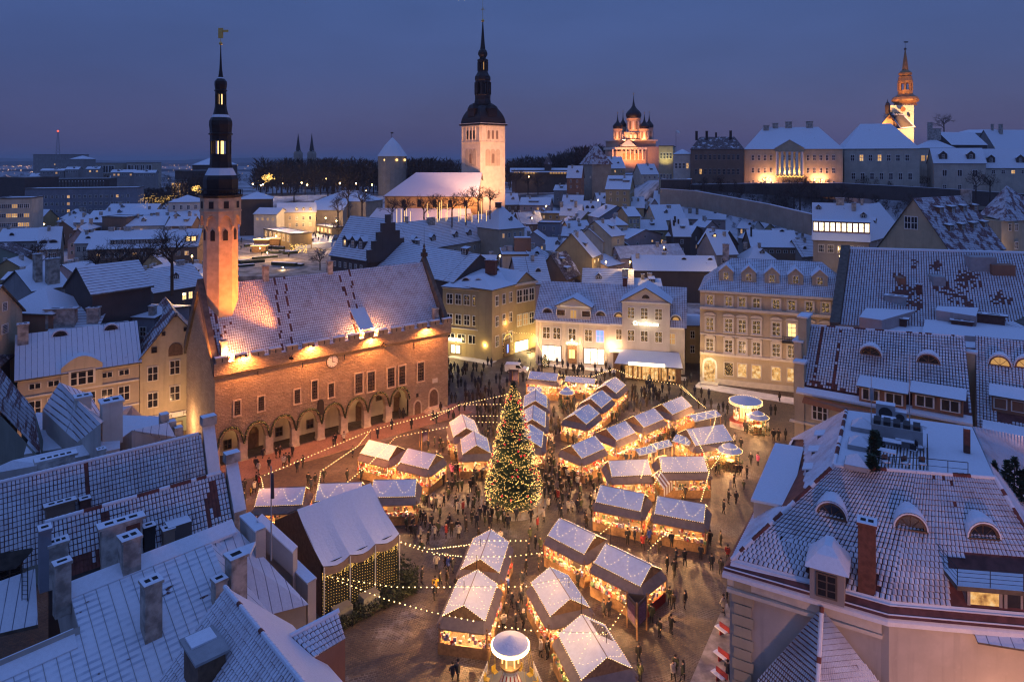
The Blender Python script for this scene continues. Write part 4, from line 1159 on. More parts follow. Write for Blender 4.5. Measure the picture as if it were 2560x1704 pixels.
# ================================================================ the old town
REG={'a':(0,300,3.681),'b':(640,300,3.681),'c':(1280,300,3.681),'d':(1920,300,3.681),'e':(0,660,3.681),'g':(1100,660,3.681),'h':(1720,600,2.805)}
def yauto(x,y,h):
 lo,hi=60.0,900.0
 for _ in range(40):
  m_=(lo+hi)/2;z=CH-(y-HZ)*m_/F
  if z>T((x-CX)*m_/F,m_)+h:lo=m_
  else:hi=m_
 return lo
def H(r,label,e,d,yr,typ='gable',wall='cream',roof='snow',rows=None,Y=None,h=10.0,**kw):
 ox,oy,s=REG[r]
 e2=(ox+e[0]/s,oy+e[1]/s,ox+e[2]/s,oy+e[3]/s)
 if Y is None:Y=yauto(e2[0],e2[1],h)
 if rows is None:
  wpx=(e2[2]-e2[0])*Y/F;n_=max(1,int(wpx/3.2));rows=[(2.0,n_,1.0,1.5),(5.0,n_,1.0,1.5)]
 return house(label,e2,Y,d,None if yr is None else oy+yr/s,typ,wall,roof,rows,**kw)
TOWN='snow roofed houses of the old town'
c1=((.3,.42,.9,.7,1.6),);c2=((.2,.4,.8,.7,1.5),(.7,.55,1.1,.7,1.6))
# --- far left
H('a','large grey apartment block with flat snowy roof and balconies',(230,635,1260,612),18,None,'flat','slate','snow',[(4,18,1.3,1.5),(7.5,18,1.3,1.5),(11,18,1.3,1.5),(14.5,18,1.3,1.5)],Y=330,lit=.10,name='apartment_block',cat='building')
H('a','dark office block with a row of vertical pale fins behind the grey apartments',(345,545,1005,500),20,None,'flat','dark','snow',[(5.5,20,.45,9,'plain')],Y=395,lit=0,name='office_block',cat='building')
H('a','pale flat roofed block with one bright window at the left edge',(-20,722,290,703),14,None,'flat','pale','snow_thin',[(3,5,2.0,1.6,'three'),(6.5,5,2.0,1.6,'three'),(10,5,2.0,1.6,'three')],Y=255,lit=.25,name='apartment_block',cat='building')
H('a','dark flat roofed block at the far left edge',(-30,530,225,535),20,None,'flat','dark','snow',[],Y=350,name='office_block',cat='building')
H('a','yellowish low block with snow roof between dark office blocks',(230,560,345,552),12,None,'flat','ochre','snow',[(2,3,2,1.6)],Y=372,lit=.5,name='office_block',cat='building')
H('a','tall pale slab block below the radio mast',(305,318,640,316),30,None,'flat','grey','snow',[(6,9,2,2.2),(13,9,2,2.2),(20,9,2,2.2),(27,9,2,2.2)],Y=900,lit=.12,name='tower_block',cat='building')
H('a','round hall with low snowy roof right of the radio mast',(640,358,760,358),24,328,'hip','grey','snow',[],Y=760,name='hall',cat='building')
H('a','distant modern block with dark window bays, left of two',(780,397,1065,399),20,None,'flat','beige','snow',[(7,5,9,9,'double')],Y=800,lit=.1,name='office_block',cat='building')
H('a','distant modern block with dark window bays, right of two',(1165,393,1405,393),20,None,'flat','beige','snow',[(7,4,9,9,'double')],Y=800,lit=.25,name='office_block',cat='building')
for k,(e,yr,lb)in enumerate((((370,466,590,456),448,'low distant house with white roof under the pale slab block'),((600,455,720,450),432,'small distant snowy house below the round hall'),
  ((790,450,910,445),430,'small distant house with thin white roof by the window bays'),((1010,532,1160,527),496,'snow roofed house right of the dark finned office'),
  ((1020,482,1235,478),458,'long low shed roof before the distant modern blocks'),((1230,486,1430,482),462,'pale distant house with several dormers near dark trees'),
  ((270,520,430,512),490,'white roofed distant house above the yellowish low block'))):
 H('a',lb,e,14,yr,'gable','grey','snow',[(2,5,1.6,1.6)],Y=560,lit=.25,group=TOWN)
H('a','dark wide block with snowy parapet left of the town hall spire',(1610,468,1925,462),30,None,'flat','dark','snow',[],Y=470,name='office_block',cat='building')
H('a','pyramid roofed hall covered in snow beside the town hall spire',(1770,412,1990,412),40,330,'hip','dark','snow',[],Y=520,hip=18,name='hall',cat='building')
H('a','glazed stair tower glowing pale yellow left of the spire',(1605,556,1705,552),9,None,'flat','pale','snow',[(6,3,6.2,10,'three',.02,.02,'lit_room'),(18,3,6.2,10,'three',.02,.02,'lit_dim'),(29,3,6.2,9,'three',.02,.02,'lit_room')],Y=420,name='glass_tower',cat='building')
H('a','low hip roofed pavilion with white walls left of the spire',(1550,756,1850,750),16,692,'hip','white','snow',[(2.4,4,1.2,2)],Y=300,lit=0,name='pavilion',cat='building')
H('a','low dark building with broad snow roof right of the spire',(2205,728,2500,716),18,662,'hip','dark','snow',[],Y=300,name='hall',cat='building')
H('a','grey house with snow roof at left edge below the pale block',(-40,1115,350,1106),11,1000,'gable','grey','snow',[(2,5,1,1.6),(5,5,1,1.6)],h=11,chim=((.4,.6,2.4,.9,1.0),(.12,.5,1,.8,1)),group=TOWN)
H('a','house with two eyelid dormers and a bare gable on its right',(345,1188,545,1178),13,988,'gable','stone','snow',[(2.2,3,1.1,1.8),(5.4,3,1.1,1.8)],h=11,dorm=((.25,.12,2.6,1.1,'eyelid'),(.68,.12,2.6,1.1,'eyelid')),side=(('R',3,2,.9,1.5),),group=TOWN)
H('a','long brown apartment house with a long shed dormer on its roof',(805,1187,1815,1158),14,1022,'gable','brown','snow',[(2.2,11,1.3,1.4,'three'),(5.4,11,1.3,1.4,'three'),(8.6,11,1.3,1.4,'three')],h=11,lit=.16,
 dorm=((.46,.1,17,1.5,'shed'),(.93,.12,3.4,2,'shed','lit_warm')),chim=((.15,.5,1.6,.8,.9),(.3,.5,2.2,.8,.9),(.68,.5,2,.8,.9),(.82,.5,2.2,.8,.9)),name='apartment_house')
H('a','narrow white house wedged between two snowy roofs',(690,1132,810,1130),10,1038,'gable','white','snow',[(2,2,1.1,1.7)],h=11,dorm=((.8,.2,1.6,.8,'eyelid'),),group=TOWN)
for e,yr,w_,lb in(((660,942,940,940),880,'slate','snow roofed house left of the dark brown stair block'),((1165,972,1510,966),888,'white','broad snow roofed house right of the dark brown stair block'),
  ((1530,972,1760,970),888,'brown','house with one skylight and red gable beside the tower'),((975,832,1430,830),772,'grey','low snowy roof with tiny skylights under the tree lights'),
  ((830,878,1560,864),834,'pale','long low roof behind the dark brown stair block'),((680,1008,810,1006),945,'dark','small hip roof with snow by the apartment block corner'),
  ((1440,885,1850,880),830,'rust','snowy roof with several chimneys close to the orange tower')):
 H('a',lb,e,11,yr,'gable' if 'hip' not in lb else 'hip',w_,'snow',h=9,chim=c2,lit=.05,group=TOWN)
H('a','dark brown stair block standing above the snowy roofs',(940,890,1165,896),8,None,'flat','brown','snow',[],h=12,name='stair_block',cat='building')
H('a','green plastered gable at the left edge',(-330,1262,218,1252),10,1150,'front','green','dark_tiles',[],h=8)
# --- left, behind the town hall
H('e','long dark walled house with large snowy tile roof left of the tower',(1415,258,1900,178),14,60,'gable','dark','snow_tiles_far',[(2.2,4,1.1,1.8,'cross',.5,.02,'lit_warm')],h=11,dorm=((.52,.2,1.8,.9),),chim=((.1,.5,1.4,.8,.7),(.8,.5,1.8,.9,1)))
H('e','small dark timber gable with a steep snowy right slope',(600,205,850,268),9,28,'front','dark','snow_tiles_far',[],Y=112)
H('e','yellow gabled house with a small dormer behind a dark gable',(850,238,990,232),8,92,'gable','yellow','snow',[],Y=122,dorm=((.4,.12,1.6,1.3),))
H('e','cream gable with round portholes at the left edge',(-230,560,205,412),11,195,'front','cream','snow_tiles_far',[(-1.2,2,1.1,1.3,'lattice',.3),(2.0,2,1.4,1.4,'lattice',.3)],Y=92)
H('e','flat snowy roof behind two tall chimneys at left',(300,240,640,190),12,60,'gable','grey','snow',[],Y=128,chim=((.3,.2,1.2,1.2,5),(.62,.1,2.2,1.0,4.6)))
H('e','snow roofed house behind the porthole gable',(20,140,290,128),10,72,'gable','grey','snow',[],h=8,group=TOWN)
H('e','low hip roof with rusty wall below the flat snowy roof',(480,452,815,362),9,242,'hip','rust','snow',[],Y=104,hip=4)
H('e','long snow roof with a dark red eave and a row of chimneys',(860,378,1330,328),9,245,'gable','rust','snow_tiles_far',[],Y=112,chim=((.2,.5,.9,.9,1.2),(.85,.3,2,.9,1.2)))
H('e','slate walled house with white roof behind the cream facade',(930,468,1420,488),9,385,'gable','slate','snow',[(2.4,3,1.2,1.6)],Y=112,chim=((.38,.1,1.6,1,1.6),(.9,.1,.9,.9,1.4)))
H('e','striped tile roof with two plastered chimneys at left',(470,600,890,582),8,405,'gable','grey','snow_tiles_far',[],Y=104,chim=((.18,.1,4,1.2,2.4),(.86,.15,1.6,1.1,2.0)))
H('e','bare dark tile roof left of the cream facade',(-150,1015,400,600),12,640,'gable','dark','dark_tiles',[],Y=90,chim=((.42,.3,1.4,1,3.6),(.8,.35,1.3,1,2.2)))
# the two facades on the street left of the town hall
hA=H('e','cream facade with broad snow roof and arched central gable left of the town hall',(160,1048,1280,882),11,655,'gable','beige','snow_seams',[(1.5,6,1.5,.8,'double'),(4.6,6,1.6,2.3),(8.0,6,1.6,2.3)],Y=94.7,lit=.04,frame='trim',
  dorm=((.34,.42,1.9,.9,'eyelid'),(.78,.42,1.9,.9,'eyelid')),chim=((.04,.42,1.3,1.2,2.4),(.82,.62,3.4,.3,.9,'dark_metal')),name='townhouse')
h_,P_,u_,n_,Ln_,ze_,zr_=hA
for f in(.3,.75):light('POINT',P_(Ln_*f,-7.5,ze_-7.5),900,(1,.52,.26),.3)  # unseen street lamps added to warm the cream facade
q=MB();N_=10;a0,a1=Ln_*.34,Ln_*.68
pts=[P_(a0,-.25,ze_-3.0),P_(a1,-.25,ze_-3.0)]+[P_(a1+(a0-a1)*k/N_,-.25,ze_+.5+1.4*sin(pi*k/N_))for k in range(N_+1)]
q.poly(pts);
for k in range(2,len(pts)-1):q.poly([pts[k],pts[k]+n_*4.5,pts[k+1]+n_*4.5,pts[k+1]],1)
q.poly([pts[2],P_(a1,-.25,ze_-3),P_(a1,3,ze_-3),P_(a1,3,ze_+.5)]);q.poly([pts[-1],P_(a0,3,ze_+.5),P_(a0,3,ze_-3),pts[0]])
cg=q.build('central_gable',[M['wall_cream'],M['snow_cap']],h_)
window(cg,P_((a0+a1)/2,-.3,ze_-1.2),(u_.x,u_.y),3.3,2.2,'three','glass_dark','trim')
q=MB()
for dz in(.25,2.7,6.3):q.box(P_(Ln_/2,-.12,ze_-dz-.3),(Ln_,.3,.22),(u_.x,u_.y))
q.build('cornice',M['trim'],h_,kind='stuff')
hB=H('e','steep gabled merchant house with a lit shop sign beside the town hall',(1285,868,1930,780),15,455,'front','cream','snow_tiles_bare',[],Y=103.5,name='merchant_house')
h_,P_,u_,n_,Ln_,ze_,zr_=hB;uu_=(u_.x,u_.y)
for fs,dz,w,hh,st in((.18,2.6,1.55,2.3,'cross'),(.49,2.1,1.55,2.3,'cross'),(.77,1.8,1.55,2.3,'cross'),(.18,6.6,1.55,2.4,'cross'),(.49,6.1,1.55,2.4,'cross'),(.77,5.7,1.55,2.4,'cross'),
  (.2,-1.0,.8,.9,'plain'),(.8,-1.5,.8,.9,'plain'),(.33,-3.3,.5,.6,'plain'),(.64,-3.6,.5,.6,'plain'),(.5,-6,.5,.6,'plain')):
 window(h_,P_(Ln_*fs,-.04,ze_-dz),uu_,w,hh,st,'glass_dark','trim' if st=='cross' else 'frame_dark')
q=MB();ac=P_(Ln_*.5,0,0);arch_poly(q,Vector((ac.x,ac.y,0)),u_,-n_,2.0,ze_-.3,ze_+1.7,.08);q.build('hatch_door',M['wood_dark'],h_)
q=MB();q.box(P_(Ln_*.46,-.35,ze_-9.7),(Ln_*.9,.12,.75),uu_);sg=q.build('sign',M['trim_white'],h_)
q=MB();q.box(P_(Ln_*.46,-.2,ze_-13.2),(Ln_*.9,.3,3.3),uu_);q.build('shop_front',M['wall_green'],h_)
for fs in(.2,.5,.8):window(h_,P_(Ln_*fs,-.4,ze_-11.7),uu_,1.9,2.6,'six','lit_dim' if fs>.3 else 'glass_dark','frame_dark')
def text3d(s,loc,u,size,mat,parent,name='lettering',ext=.02,align='CENTER'):
 c=bpy.data.curves.new(name,'FONT');c.body=s;c.size=size;c.extrude=ext;c.align_x=align;c.align_y='CENTER';c.resolution_u=2
 t=bpy.data.objects.new(name,c);COL.objects.link(t);dg=bpy.context.evaluated_depsgraph_get()
 me=bpy.data.meshes.new_from_object(t.evaluated_get(dg));bpy.data.objects.remove(t)
 me.materials.clear();me.materials.append(M[mat])
 mt=Matrix(((u[0],0,u[1],loc[0]),(u[1],0,-u[0],loc[1]),(0,1,0,loc[2]),(0,0,0,1)))
 return inst(name,me,parent,None,mtx=mt)
p=P_(Ln_*.27,-.43,ze_-9.33);text3d('Olde hansa',p,uu_,.78,'soot_black',sg)
p=P_(Ln_*.74,-.43,ze_-9.33);text3d('HORTU',p,uu_,.78,'soot_black',sg)
light('POINT',P_(Ln_*.88,-1.2,ze_-10.6),420,(1,.55,.14),.15);light('POINT',P_(Ln_*.45,-6.5,ze_-9.0),1700,(1,.54,.24),.2)  # the second lamp, out in the street, is added to brighten the gable front
q=MB();q.ball(P_(Ln_*.88,-.9,ze_-10.9),.2,6,4);q.build('wall_lamp',M['lit_white'],h_)
# --- centre
H('b','white house with stepped roof beside the ice rink',(-20,862,190,884),9,806,'gable','white','snow',[(2.2,4,1.1,1.2,'cross',.05,.05,'lit_dim')],Y=290)
H('b','brown house with a dark mansard band and three lit windows',(195,850,550,836),11,765,'gable','beige','snow',[(2.6,5,1.0,1.6),(5.6,5,1.0,1.6)],Y=292,dorm=((.5,.06,1.2,1.1,'gable','lit_room'),(.68,.06,1.2,1.1,'gable','lit_room'),(.86,.06,1.2,1.1,'gable','lit_room')))
H('b','wide barn with a steep snowy hip roof behind the rink',(560,742,1010,750),18,645,'hip','beige','snow',[],Y=325,hip=9)
H('b','low lean-to in front of the wide hip roofed barn',(490,828,800,828),10,742,'shed','beige','snow',[(4,3,.9,1.5)],Y=308)
H('b','flat glass pavilion glowing yellow at the rink side',(70,1000,325,1050),8,None,'flat','ochre','snow',[(1.8,6,2.3,2.6,'plain',.02,.02,'lit_room')],Y=272,name='pavilion',cat='building')
H('b','flat roofed rink cafe glowing beside bare trees',(520,962,700,990),6,None,'flat','ochre','snow',[(1.6,5,1.6,1.8,'plain',.02,.02,'lit_warm')],Y=300,zb=11,name='pavilion',cat='building')
hS=H('b','dark house with stepped right gable and three dormers on the snow roof',(685,1228,1015,1278),13,882,'gable','dark','snow_tiles_far',[(2.4,6,.9,1.4)],Y=178,dorm=((.3,.1,2.2,2.2),(.52,.1,2.2,2.2),(.74,.1,2.2,2.2)))
h_,P_,u_,n_,Ln_,ze_,zr_=hS
for k in range(9):
 t_=13*(k+.5)/9;zz=zr_-abs(t_-6.5)*(zr_-ze_)/6.5+.9
 q=MB();q.box(P_(Ln_+.3,t_,ze_-1),(.7,13/9,zz-ze_+1.3),(u_.x,u_.y),0,1);q.build('gable_step',[M['wall_dark'],M['snow_cap']],h_)
H('b','long beige apartment row with five triangular dormers receding to the church',(1395,1205,2300,1062),14,955,'gable','beige','snow_tiles_far',[(2.4,13,1.1,1.5),(5.4,13,1.1,1.5),(8.4,13,1.1,1.5)],Y=212,lit=.02,
 dorm=tuple((f,.10,2.2,1.5)for f in(.1,.26,.48,.62,.8,.92)),chim=((.13,.5,.9,.9,1.6),(.33,.42,3.2,1,2),(.72,.42,2.4,1,2),(.96,.45,2,1,1.6)),name='apartment_row')
H('b','broad roofed house close behind the town hall with two snowy dormers',(1085,1335,1815,1485),15,1125,'gable','dark','snow_tiles_far',[],Y=172,dorm=((.22,.55,2,1.6,'shed'),(.86,.45,2,1.6,'shed')))
H('b','hip roofed end house with a square brick chimney by the church',(2235,1005,2470,985),12,800,'hip','beige','snow',[(2.4,4,1,1.6)],Y=235,hip=5,chim=((.4,.5,1.6,1.6,1.2,'brick_red'),),dorm=((.6,.15,1.6,1.2),))
# --- right of the church: the dense roofs
RO=[
 ('pink lit house with a dormer band at the church side',(70,778,345,782),10,712,'gable','pink','snow',9,dict(dorm=((.45,.15,5,.9,'shed'),),lit=.3)),
 ('brown roofed house close to the church tower foot',(-60,776,70,762),10,676,'gable','brown','snow_thin',9,{}),
 ('low barrel roofed house below the gallery',(385,645,605,658),10,598,'gable','grey','snow',8,{}),
 ('half timbered red and white house against the square tower',(505,528,636,530),9,422,'gable','rust','snow',12,dict(Y=362,dorm=((.7,.2,1.4,1),))),
 ('yellow house with stepped gable under the cathedral',(912,442,1042,440),12,338,'gable','yellow','snow',12,dict(Y=405)),
 ('grey house with snowy roof right of the stepped gable',(1190,498,1345,492),11,405,'gable','pale','snow',12,dict(Y=392)),
 ('large yellow hip roofed house with three dormer rows',(862,634,1082,638),20,512,'gable','yellow','snow',12,dict(Y=322,dorm=((.2,.3,3,1,'shed'),(.5,.3,3,1,'shed'),(.8,.25,3,1,'shed')),side=(('R',1.5,4,1.1,1.5),('R',5,4,1.1,1.5)))),
 ('long snowy roof climbing towards the hill wall',(1300,775,1760,795),16,652,'gable','slate','snow',9,dict(chim=((.1,.4,1,1,1.6),(.45,.5,1.2,.8,1.2)))),
 ('yellow gabled house with three roof chimneys',(862,802,1215,806),13,705,'gable','yellow','snow',11,dict(chim=((.25,.3,.9,.9,1.4),(.5,.3,2.2,1,1.6),(.68,.3,.9,.9,1.2),(.85,.3,.9,.9,1.3)),side=(('R',2.5,2,1,1.4),))),
 ('dark slate gable facing the square',(800,895,1130,862),12,790,'front','slate','snow',10,dict(rows=[(.4,1,1.6,1.3,'double',.3,.0)])),
 ('ochre house whose long eave slants down to the right',(185,850,462,946),8,835,'gable','ochre','snow',9,dict(chim=((.3,.6,1.4,.9,1.4),(.5,.6,1.4,.9,1.4)))),
 ('snow roofed house with valley roof in the middle of the roofs',(455,795,640,802),11,690,'gable','grey','snow',9,dict(chim=c2)),
 ('house with two arched dark dormers among the roofs',(640,842,805,848),9,745,'gable','grey','snow',9,dict(dorm=((.3,.15,1.8,1.5,'eyelid'),(.6,.15,1.8,1.5,'eyelid')))),
 ('small steep gable with a warm lamp below',(795,762,945,705),8,672,'gable','pale','snow',8,{}),
 ('pale house with two square chimneys on a white roof',(440,875,630,880),9,775,'gable','pale','snow',9,dict(chim=((.0,.4,1.4,1,2),(.7,.4,1.1,1,2.4)))),
 ('cream gable with arched window and long roof to the right',(1325,918,1600,905),11,782,'gable','cream','snow',10,dict(chim=((.6,.4,1.6,.8,.8),))),
 ('wide white roof with reddish right gable',(1590,905,1965,938),11,818,'gable','pink','snow',9,dict(dorm=((.75,.3,1.2,.8,'eyelid'),),chim=((.12,.3,1.4,1,1.8),(.3,.25,1.1,1,2.2)))),
 ('dark walled house among roof ventilators',(1490,1065,1640,1066),11,905,'gable','dark','snow',10,dict(chim=((.1,.3,.6,.6,1.6,'dark_metal'),(.2,.4,.6,.6,1.8,'dark_metal'),(.4,.35,.5,.5,1.4,'dark_metal')))),
 ('dark gable peeping between white roofs',(1630,1075,1750,1010),8,975,'front','dark','snow',9,{}),
 ('pink house with low front gable',(1062,1092,1372,1045),12,1008,'front','pink','snow',9,dict(rows=[(.2,1,1.2,.8,'double',.3),(2.2,2,1.2,.8,'double')])),
 ('small pink gable half hidden by white roofs',(1780,985,1895,982),9,928,'front','pink','snow',9,{}),
 ('house with a glazed attic veranda at the hill foot',(2075,990,2210,1000),9,915,'gable','white','snow',9,dict(rows=[(1.2,6,.8,1.8)])),
 ('dark house with sagging blue roof',(1715,1135,1905,1158),10,1000,'gable','dark','snow',9,{}),
 ('large snowy roof with one lit skylight',(1885,1235,2075,1230),14,1040,'gable','grey','snow',9,dict(dorm=((.3,.4,1.3,.8,'gable','lit_warm'),))),
 ('long brown house with broad white roof and small attic windows',(2205,1162,2640,1168),13,1012,'gable','brown','snow',9,dict(rows=[(1.6,6,1.4,1.0,'double')],dorm=((.75,.45,1.6,.8,'eyelid'),),chim=((.05,.3,.5,.5,3,'dark_metal'),))),
 ('row of gabled pale houses, second roof from the flat block',(450,1268,648,1274),12,1088,'gable','pink','snow_tiles_far',11,dict(side=(('R',1,2,.9,1.5),('R',4,2,.9,1.5)),chim=((.6,.5,4.2,.8,1.4),))),
 ('steep tile roof with pale right gable behind the white twin gables',(60,1505,348,1494),13,1262,'gable','pink','snow_tiles_far',11,dict(side=(('R',1,2,.8,1.5),('R',-3,1,.8,1.5)))),
 ('red black striped roof with two rows of dormers',(498,1455,628,1412),9,1240,'gable','brown','dark_tiles',10,dict(dorm=((.4,.1,2.6,1.2,'shed'),(.45,.3,2,1.1,'shed')))),
 ('yellow gatehouse with narrow snowy roof on the lane',(735,1258,815,1225),12,1045,'gable','yellow','snow',13,dict(rows=[(1.6,2,.9,.9,'cross',.1,.1,'lit_warm'),(4.5,2,.8,1.4)])),
 ('blue grey roof with broad parapet behind the flat block',(460,1062,728,1068),9,978,'gable','slate','snow_tiles_far',12,{}),
 ('slate parapet house left of the blue grey roof',(238,945,440,948),9,None,'flat','slate','snow',12,{}),
 ('narrow pale house with steep roof on the lane',(838,1115,905,1095),10,1000,'gable','pale','snow',12,{}),
 ('tall cream facade along the lane with pinkish roof',(915,1068,1035,1052),13,930,'gable','cream','snow',14,dict(side=(('R',2,3,1,1.5),('R',5,3,1,1.5)))),
 ('cream house with a hip roof where the lane bends',(955,965,1062,962),10,884,'hip','cream','snow',12,{}),
 ('yellow wall of a tall house at the lane bend',(1072,884,1180,852),12,800,'gable','yellow','snow',13,dict(rows=[(2,3,1,1.6),(5,3,1,1.6),(8,3,1,1.6)])),
 ('low house with a patched tile roof behind the dark stone wall',(1000,1268,1582,1236),7,1165,'gable','pink','snow_tiles',8,{}),
 ('pinkish lean-to wall with a square opening',(880,1345,1170,1285),7,1262,'shed','pink','snow',7,dict(rows=[(1.4,2,1,1,'plain')])),
 ('long low white roof over a dark stone wall',(1125,1378,1890,1388),12,1242,'gable','dark','snow',9,dict(rows=[],dorm=((.63,.35,1.5,.7,'eyelid'),(.95,.35,1.5,.7,'eyelid')),chim=((.06,.4,1,.8,1.2),(.4,.55,1.2,.8,1)))),
 ('tile roof with a cut corner behind the white twin gables',(650,1530,1110,1545),9,1362,'gable','grey','snow_tiles_far',8,dict(chim=((.85,.3,1.6,1.3,1.8),))),
 ('small white roof left of the dark stone wall end',(1110,1520,1372,1524),7,1455,'gable','dark','snow',8,{}),
]
for lb,e,d,yr,typ,w_,rf,hgt,kw in RO:H('c',lb,e,d,yr,typ,w_,rf,h=hgt,group=TOWN,**kw)
hf=H('c','flat roofed grey block with a dark red plant box',(-90,1242,152,1240),15,None,'flat','slate','snow',[],h=12,name='flat_block',cat='building')
h_,P_,u_,n_,Ln_,ze_,zr_=hf
q=MB();q.box(P_(Ln_*.85,9,ze_),(5,4,4.2),(u_.x,u_.y),0,1);q.build('plant_box',[M['wall_rust'],M['snow_cap']],h_)
for k in range(5):q=MB();q.box(P_(Ln_*(.1+.13*k),8+k%2*2,ze_),(1.4,1.4,1.2+.3*(k%3)),(u_.x,u_.y));q.build('roof_vent',M['grey_paint'],h_)
# --- below the hill on the right
hL=H('d','blue roofed house with a long row of brightly lit attic windows',(415,1090,930,1112),14,762,'gable','grey','snow',[(2.6,5,1.6,2.2,'three')],Y=188,lit=0,chim=((.5,.5,2,1,1.4),(.75,.42,1.1,1,1.6),(.9,.5,.7,.7,1.2)),dorm=((.1,.4,1.4,.9),(.92,.3,1.4,1.1)),dgl='glass_dark')
h_,P_,u_,n_,Ln_,ze_,zr_=hL
dormer(h_,lambda s,t:P_(s,t,zr_-abs(t-7)*(zr_-ze_)/7),u_,n_,Ln_*.51,1.2,14.0,3.2,'shed','lit_shop','wall_rust',14)
H('d','snowy house joining the big yellow gable',(935,1105,1235,1022),13,810,'gable','grey','snow',[(2,3,1.2,1.8)],Y=186,group=TOWN,chim=((.2,.42,.9,.9,1.2),))
hG=H('d','great yellow gabled hall with red tile roof and rows of dormers',(1012,1166,1700,1240),24,722,'front','cream','snow_tiles_bare',[(1.2,3,2.2,2.2,'double',.18,.22)],Y=160,name='gabled_hall',cat='building')
h_,P_,u_,n_,Ln_,ze_,zr_=hG;uu_=(u_.x,u_.y)
for fs in(.42,.51):window(h_,P_(Ln_*fs,-.05,ze_+6.2),uu_,1.5,3.0,'cross','glass_dark','trim_white')
s2=(zr_-ze_)/(Ln_/2)
for row,(fz,k_)in enumerate(((.30,4),(.62,4))):
 for k in range(k_):
  t0=6+k*5.4+row*1.0;s0=Ln_*(1-fz*.5)-.6
  p=P_(s0,t0,0);zz=zr_-abs(s0-Ln_/2)*s2
  dormer(h_,lambda a,b_,p=p,zz=zz:Vector((p.x-u_.x*b_+n_.x*a,p.y-u_.y*b_+n_.y*a,zz+b_*s2)),n_,-u_,0,0,2.4,1.5,'shed','glass_dark','wall_rust',20)
chimney(h_,P_(Ln_*.56,22,zr_-2),uu_,2,1.2,3.4)
t=thing('corner_tower','squat tower with steep red pyramid roof at the right edge','tower',D(2560,690,178)-Vector((0,0,6)))
ct=D(2556,HZ,184);ap=D(2517,463,184)
q=MB();bs=[D(2448,535,184),D(2513,553,172),D(2640,548,184),D(2560,530,198)]
for k in range(4):q.poly([bs[k],bs[(k+1)%4],ap])
q.build('roof',M['snow_tiles_bare'],t)
q=MB();q.prism([(p.x*.99+.3,p.y)for p in bs],2,bs[1].z);q.build('wall',M['wall_cream'],t)
for x,y in((2541,568),(2541,613),(2525,568)):q=MB();p=D(x,y,173.6);window(t,p,(.93,.36),1.2,1.9,'cross','glass_dark')
light('POINT',D(2545,640,166),900,(1,.6,.25),.3)
# --- upper town on the hill
H('c','pale corner house lit yellow near the cathedral',(1352,240,1482,238),20,None,'flat','cream','snow_thin',[(5,4,1.1,3.2),(16,4,1.1,3.2),(24,4,1.1,3)],Y=352,lit=0,name='corner_house')
light('SPOT',D(1660,420,345),3800,(1,.85,.3),.3,D(1665,370,352),90,.8)
H('c','white hip roofed house with a garlanded balcony on the hill',(1484,312,1642,304),14,268,'hip','white','snow',[(6,4,1.2,3),(14,4,1.2,3)],Y=345,lit=.1)
H('c','dark sooty palace with mansard roof on the hill edge',(1645,268,2132,252),20,158,'hip','brown','dark_tiles',[(4,10,1.3,2.6),(11,10,1.3,2.8),(18,10,1.3,2.8),(24,10,1.3,2)],Y=335,lit=.05,hip=4,frame='wall_grey',name='palace',cat='building',chim=((.1,.4,1.2,1.2,4,'soot_black'),(.3,.4,1.2,1.2,4,'soot_black'),(.48,.5,.9,.9,2,'soot_black'),(.76,.4,1.2,1.2,4,'soot_black')))
hP=house('long yellow palace with white portico columns and garland on the hill',(1861,373,2107,365),330,26,320,'hip','cream','snow_thin',[(4.2,14,1.3,2.7),(10.2,14,1.3,2.7),(15.8,14,1.0,1.7)],name='palace',cat='building',hip=9,lit=0,
   chim=((.24,.45,2.6,1.4,2),(.34,.5,2.6,1.4,2),(.48,.5,3,1.4,2.6),(.7,.5,3,1.4,2.6)))
h_,P_,u_,n_,Ln_,ze_,zr_=hP;uu_=(u_.x,u_.y);fa,fb=.32,.61
q=MB();q.poly([P_(Ln_*fa,-2.4,ze_-1),P_(Ln_*fb,-2.4,ze_-1),P_(Ln_*fb,-2.4,ze_+.3),P_(Ln_*(fa+fb)/2,-2.4,ze_+4.2),P_(Ln_*fa,-2.4,ze_+.3)]);q.box(P_(Ln_*(fa+fb)/2,-1.2,ze_-1.6),(Ln_*(fb-fa),2.4,.8),uu_)
q.box(P_(Ln_*(fa+fb)/2,-1.2,ze_-13.2),(Ln_*(fb-fa),2.4,1.0),uu_)
pd=q.build('portico',M['wall_cream'],h_)
q=MB();mid=Ln_*(fa+fb)/2
q.slab([P_(Ln_*fa-.4,-2.8,ze_+.4),P_(mid,-2.8,ze_+4.5),P_(mid,8,ze_+4.5),P_(Ln_*fa-.4,4,ze_+.4)],.25)
q.slab([P_(mid,-2.8,ze_+4.5),P_(Ln_*fb+.4,-2.8,ze_+.4),P_(Ln_*fb+.4,4,ze_+.4),P_(mid,8,ze_+4.5)],.25);q.build('pediment_roof',M['snow'],pd)
for k in range(6):q=MB();p=P_(Ln_*(fa+.02+(fb-fa-.04)*k/5),-2.0,ze_-12.2);q.lathe(p,[(.75,p.z),(.6,p.z+10.5),(.8,p.z+10.9)],10);q.build('column',M['trim_white'],h_)
q=MB()
for k in range(60):p=P_(Ln_*(fa+(fb-fa)*k/59),-2.6,ze_-13.0+.3*sin(k*.9));q.bulb(p,.16)
q.build('garland_light',M['bulb_gold'],h_,kind='stuff')
for k in range(5):light('POINT',P_(Ln_*(fa+.05+(fb-fa-.1)*k/4),-1.0,ze_-11),420,(1,.62,.2),.2)
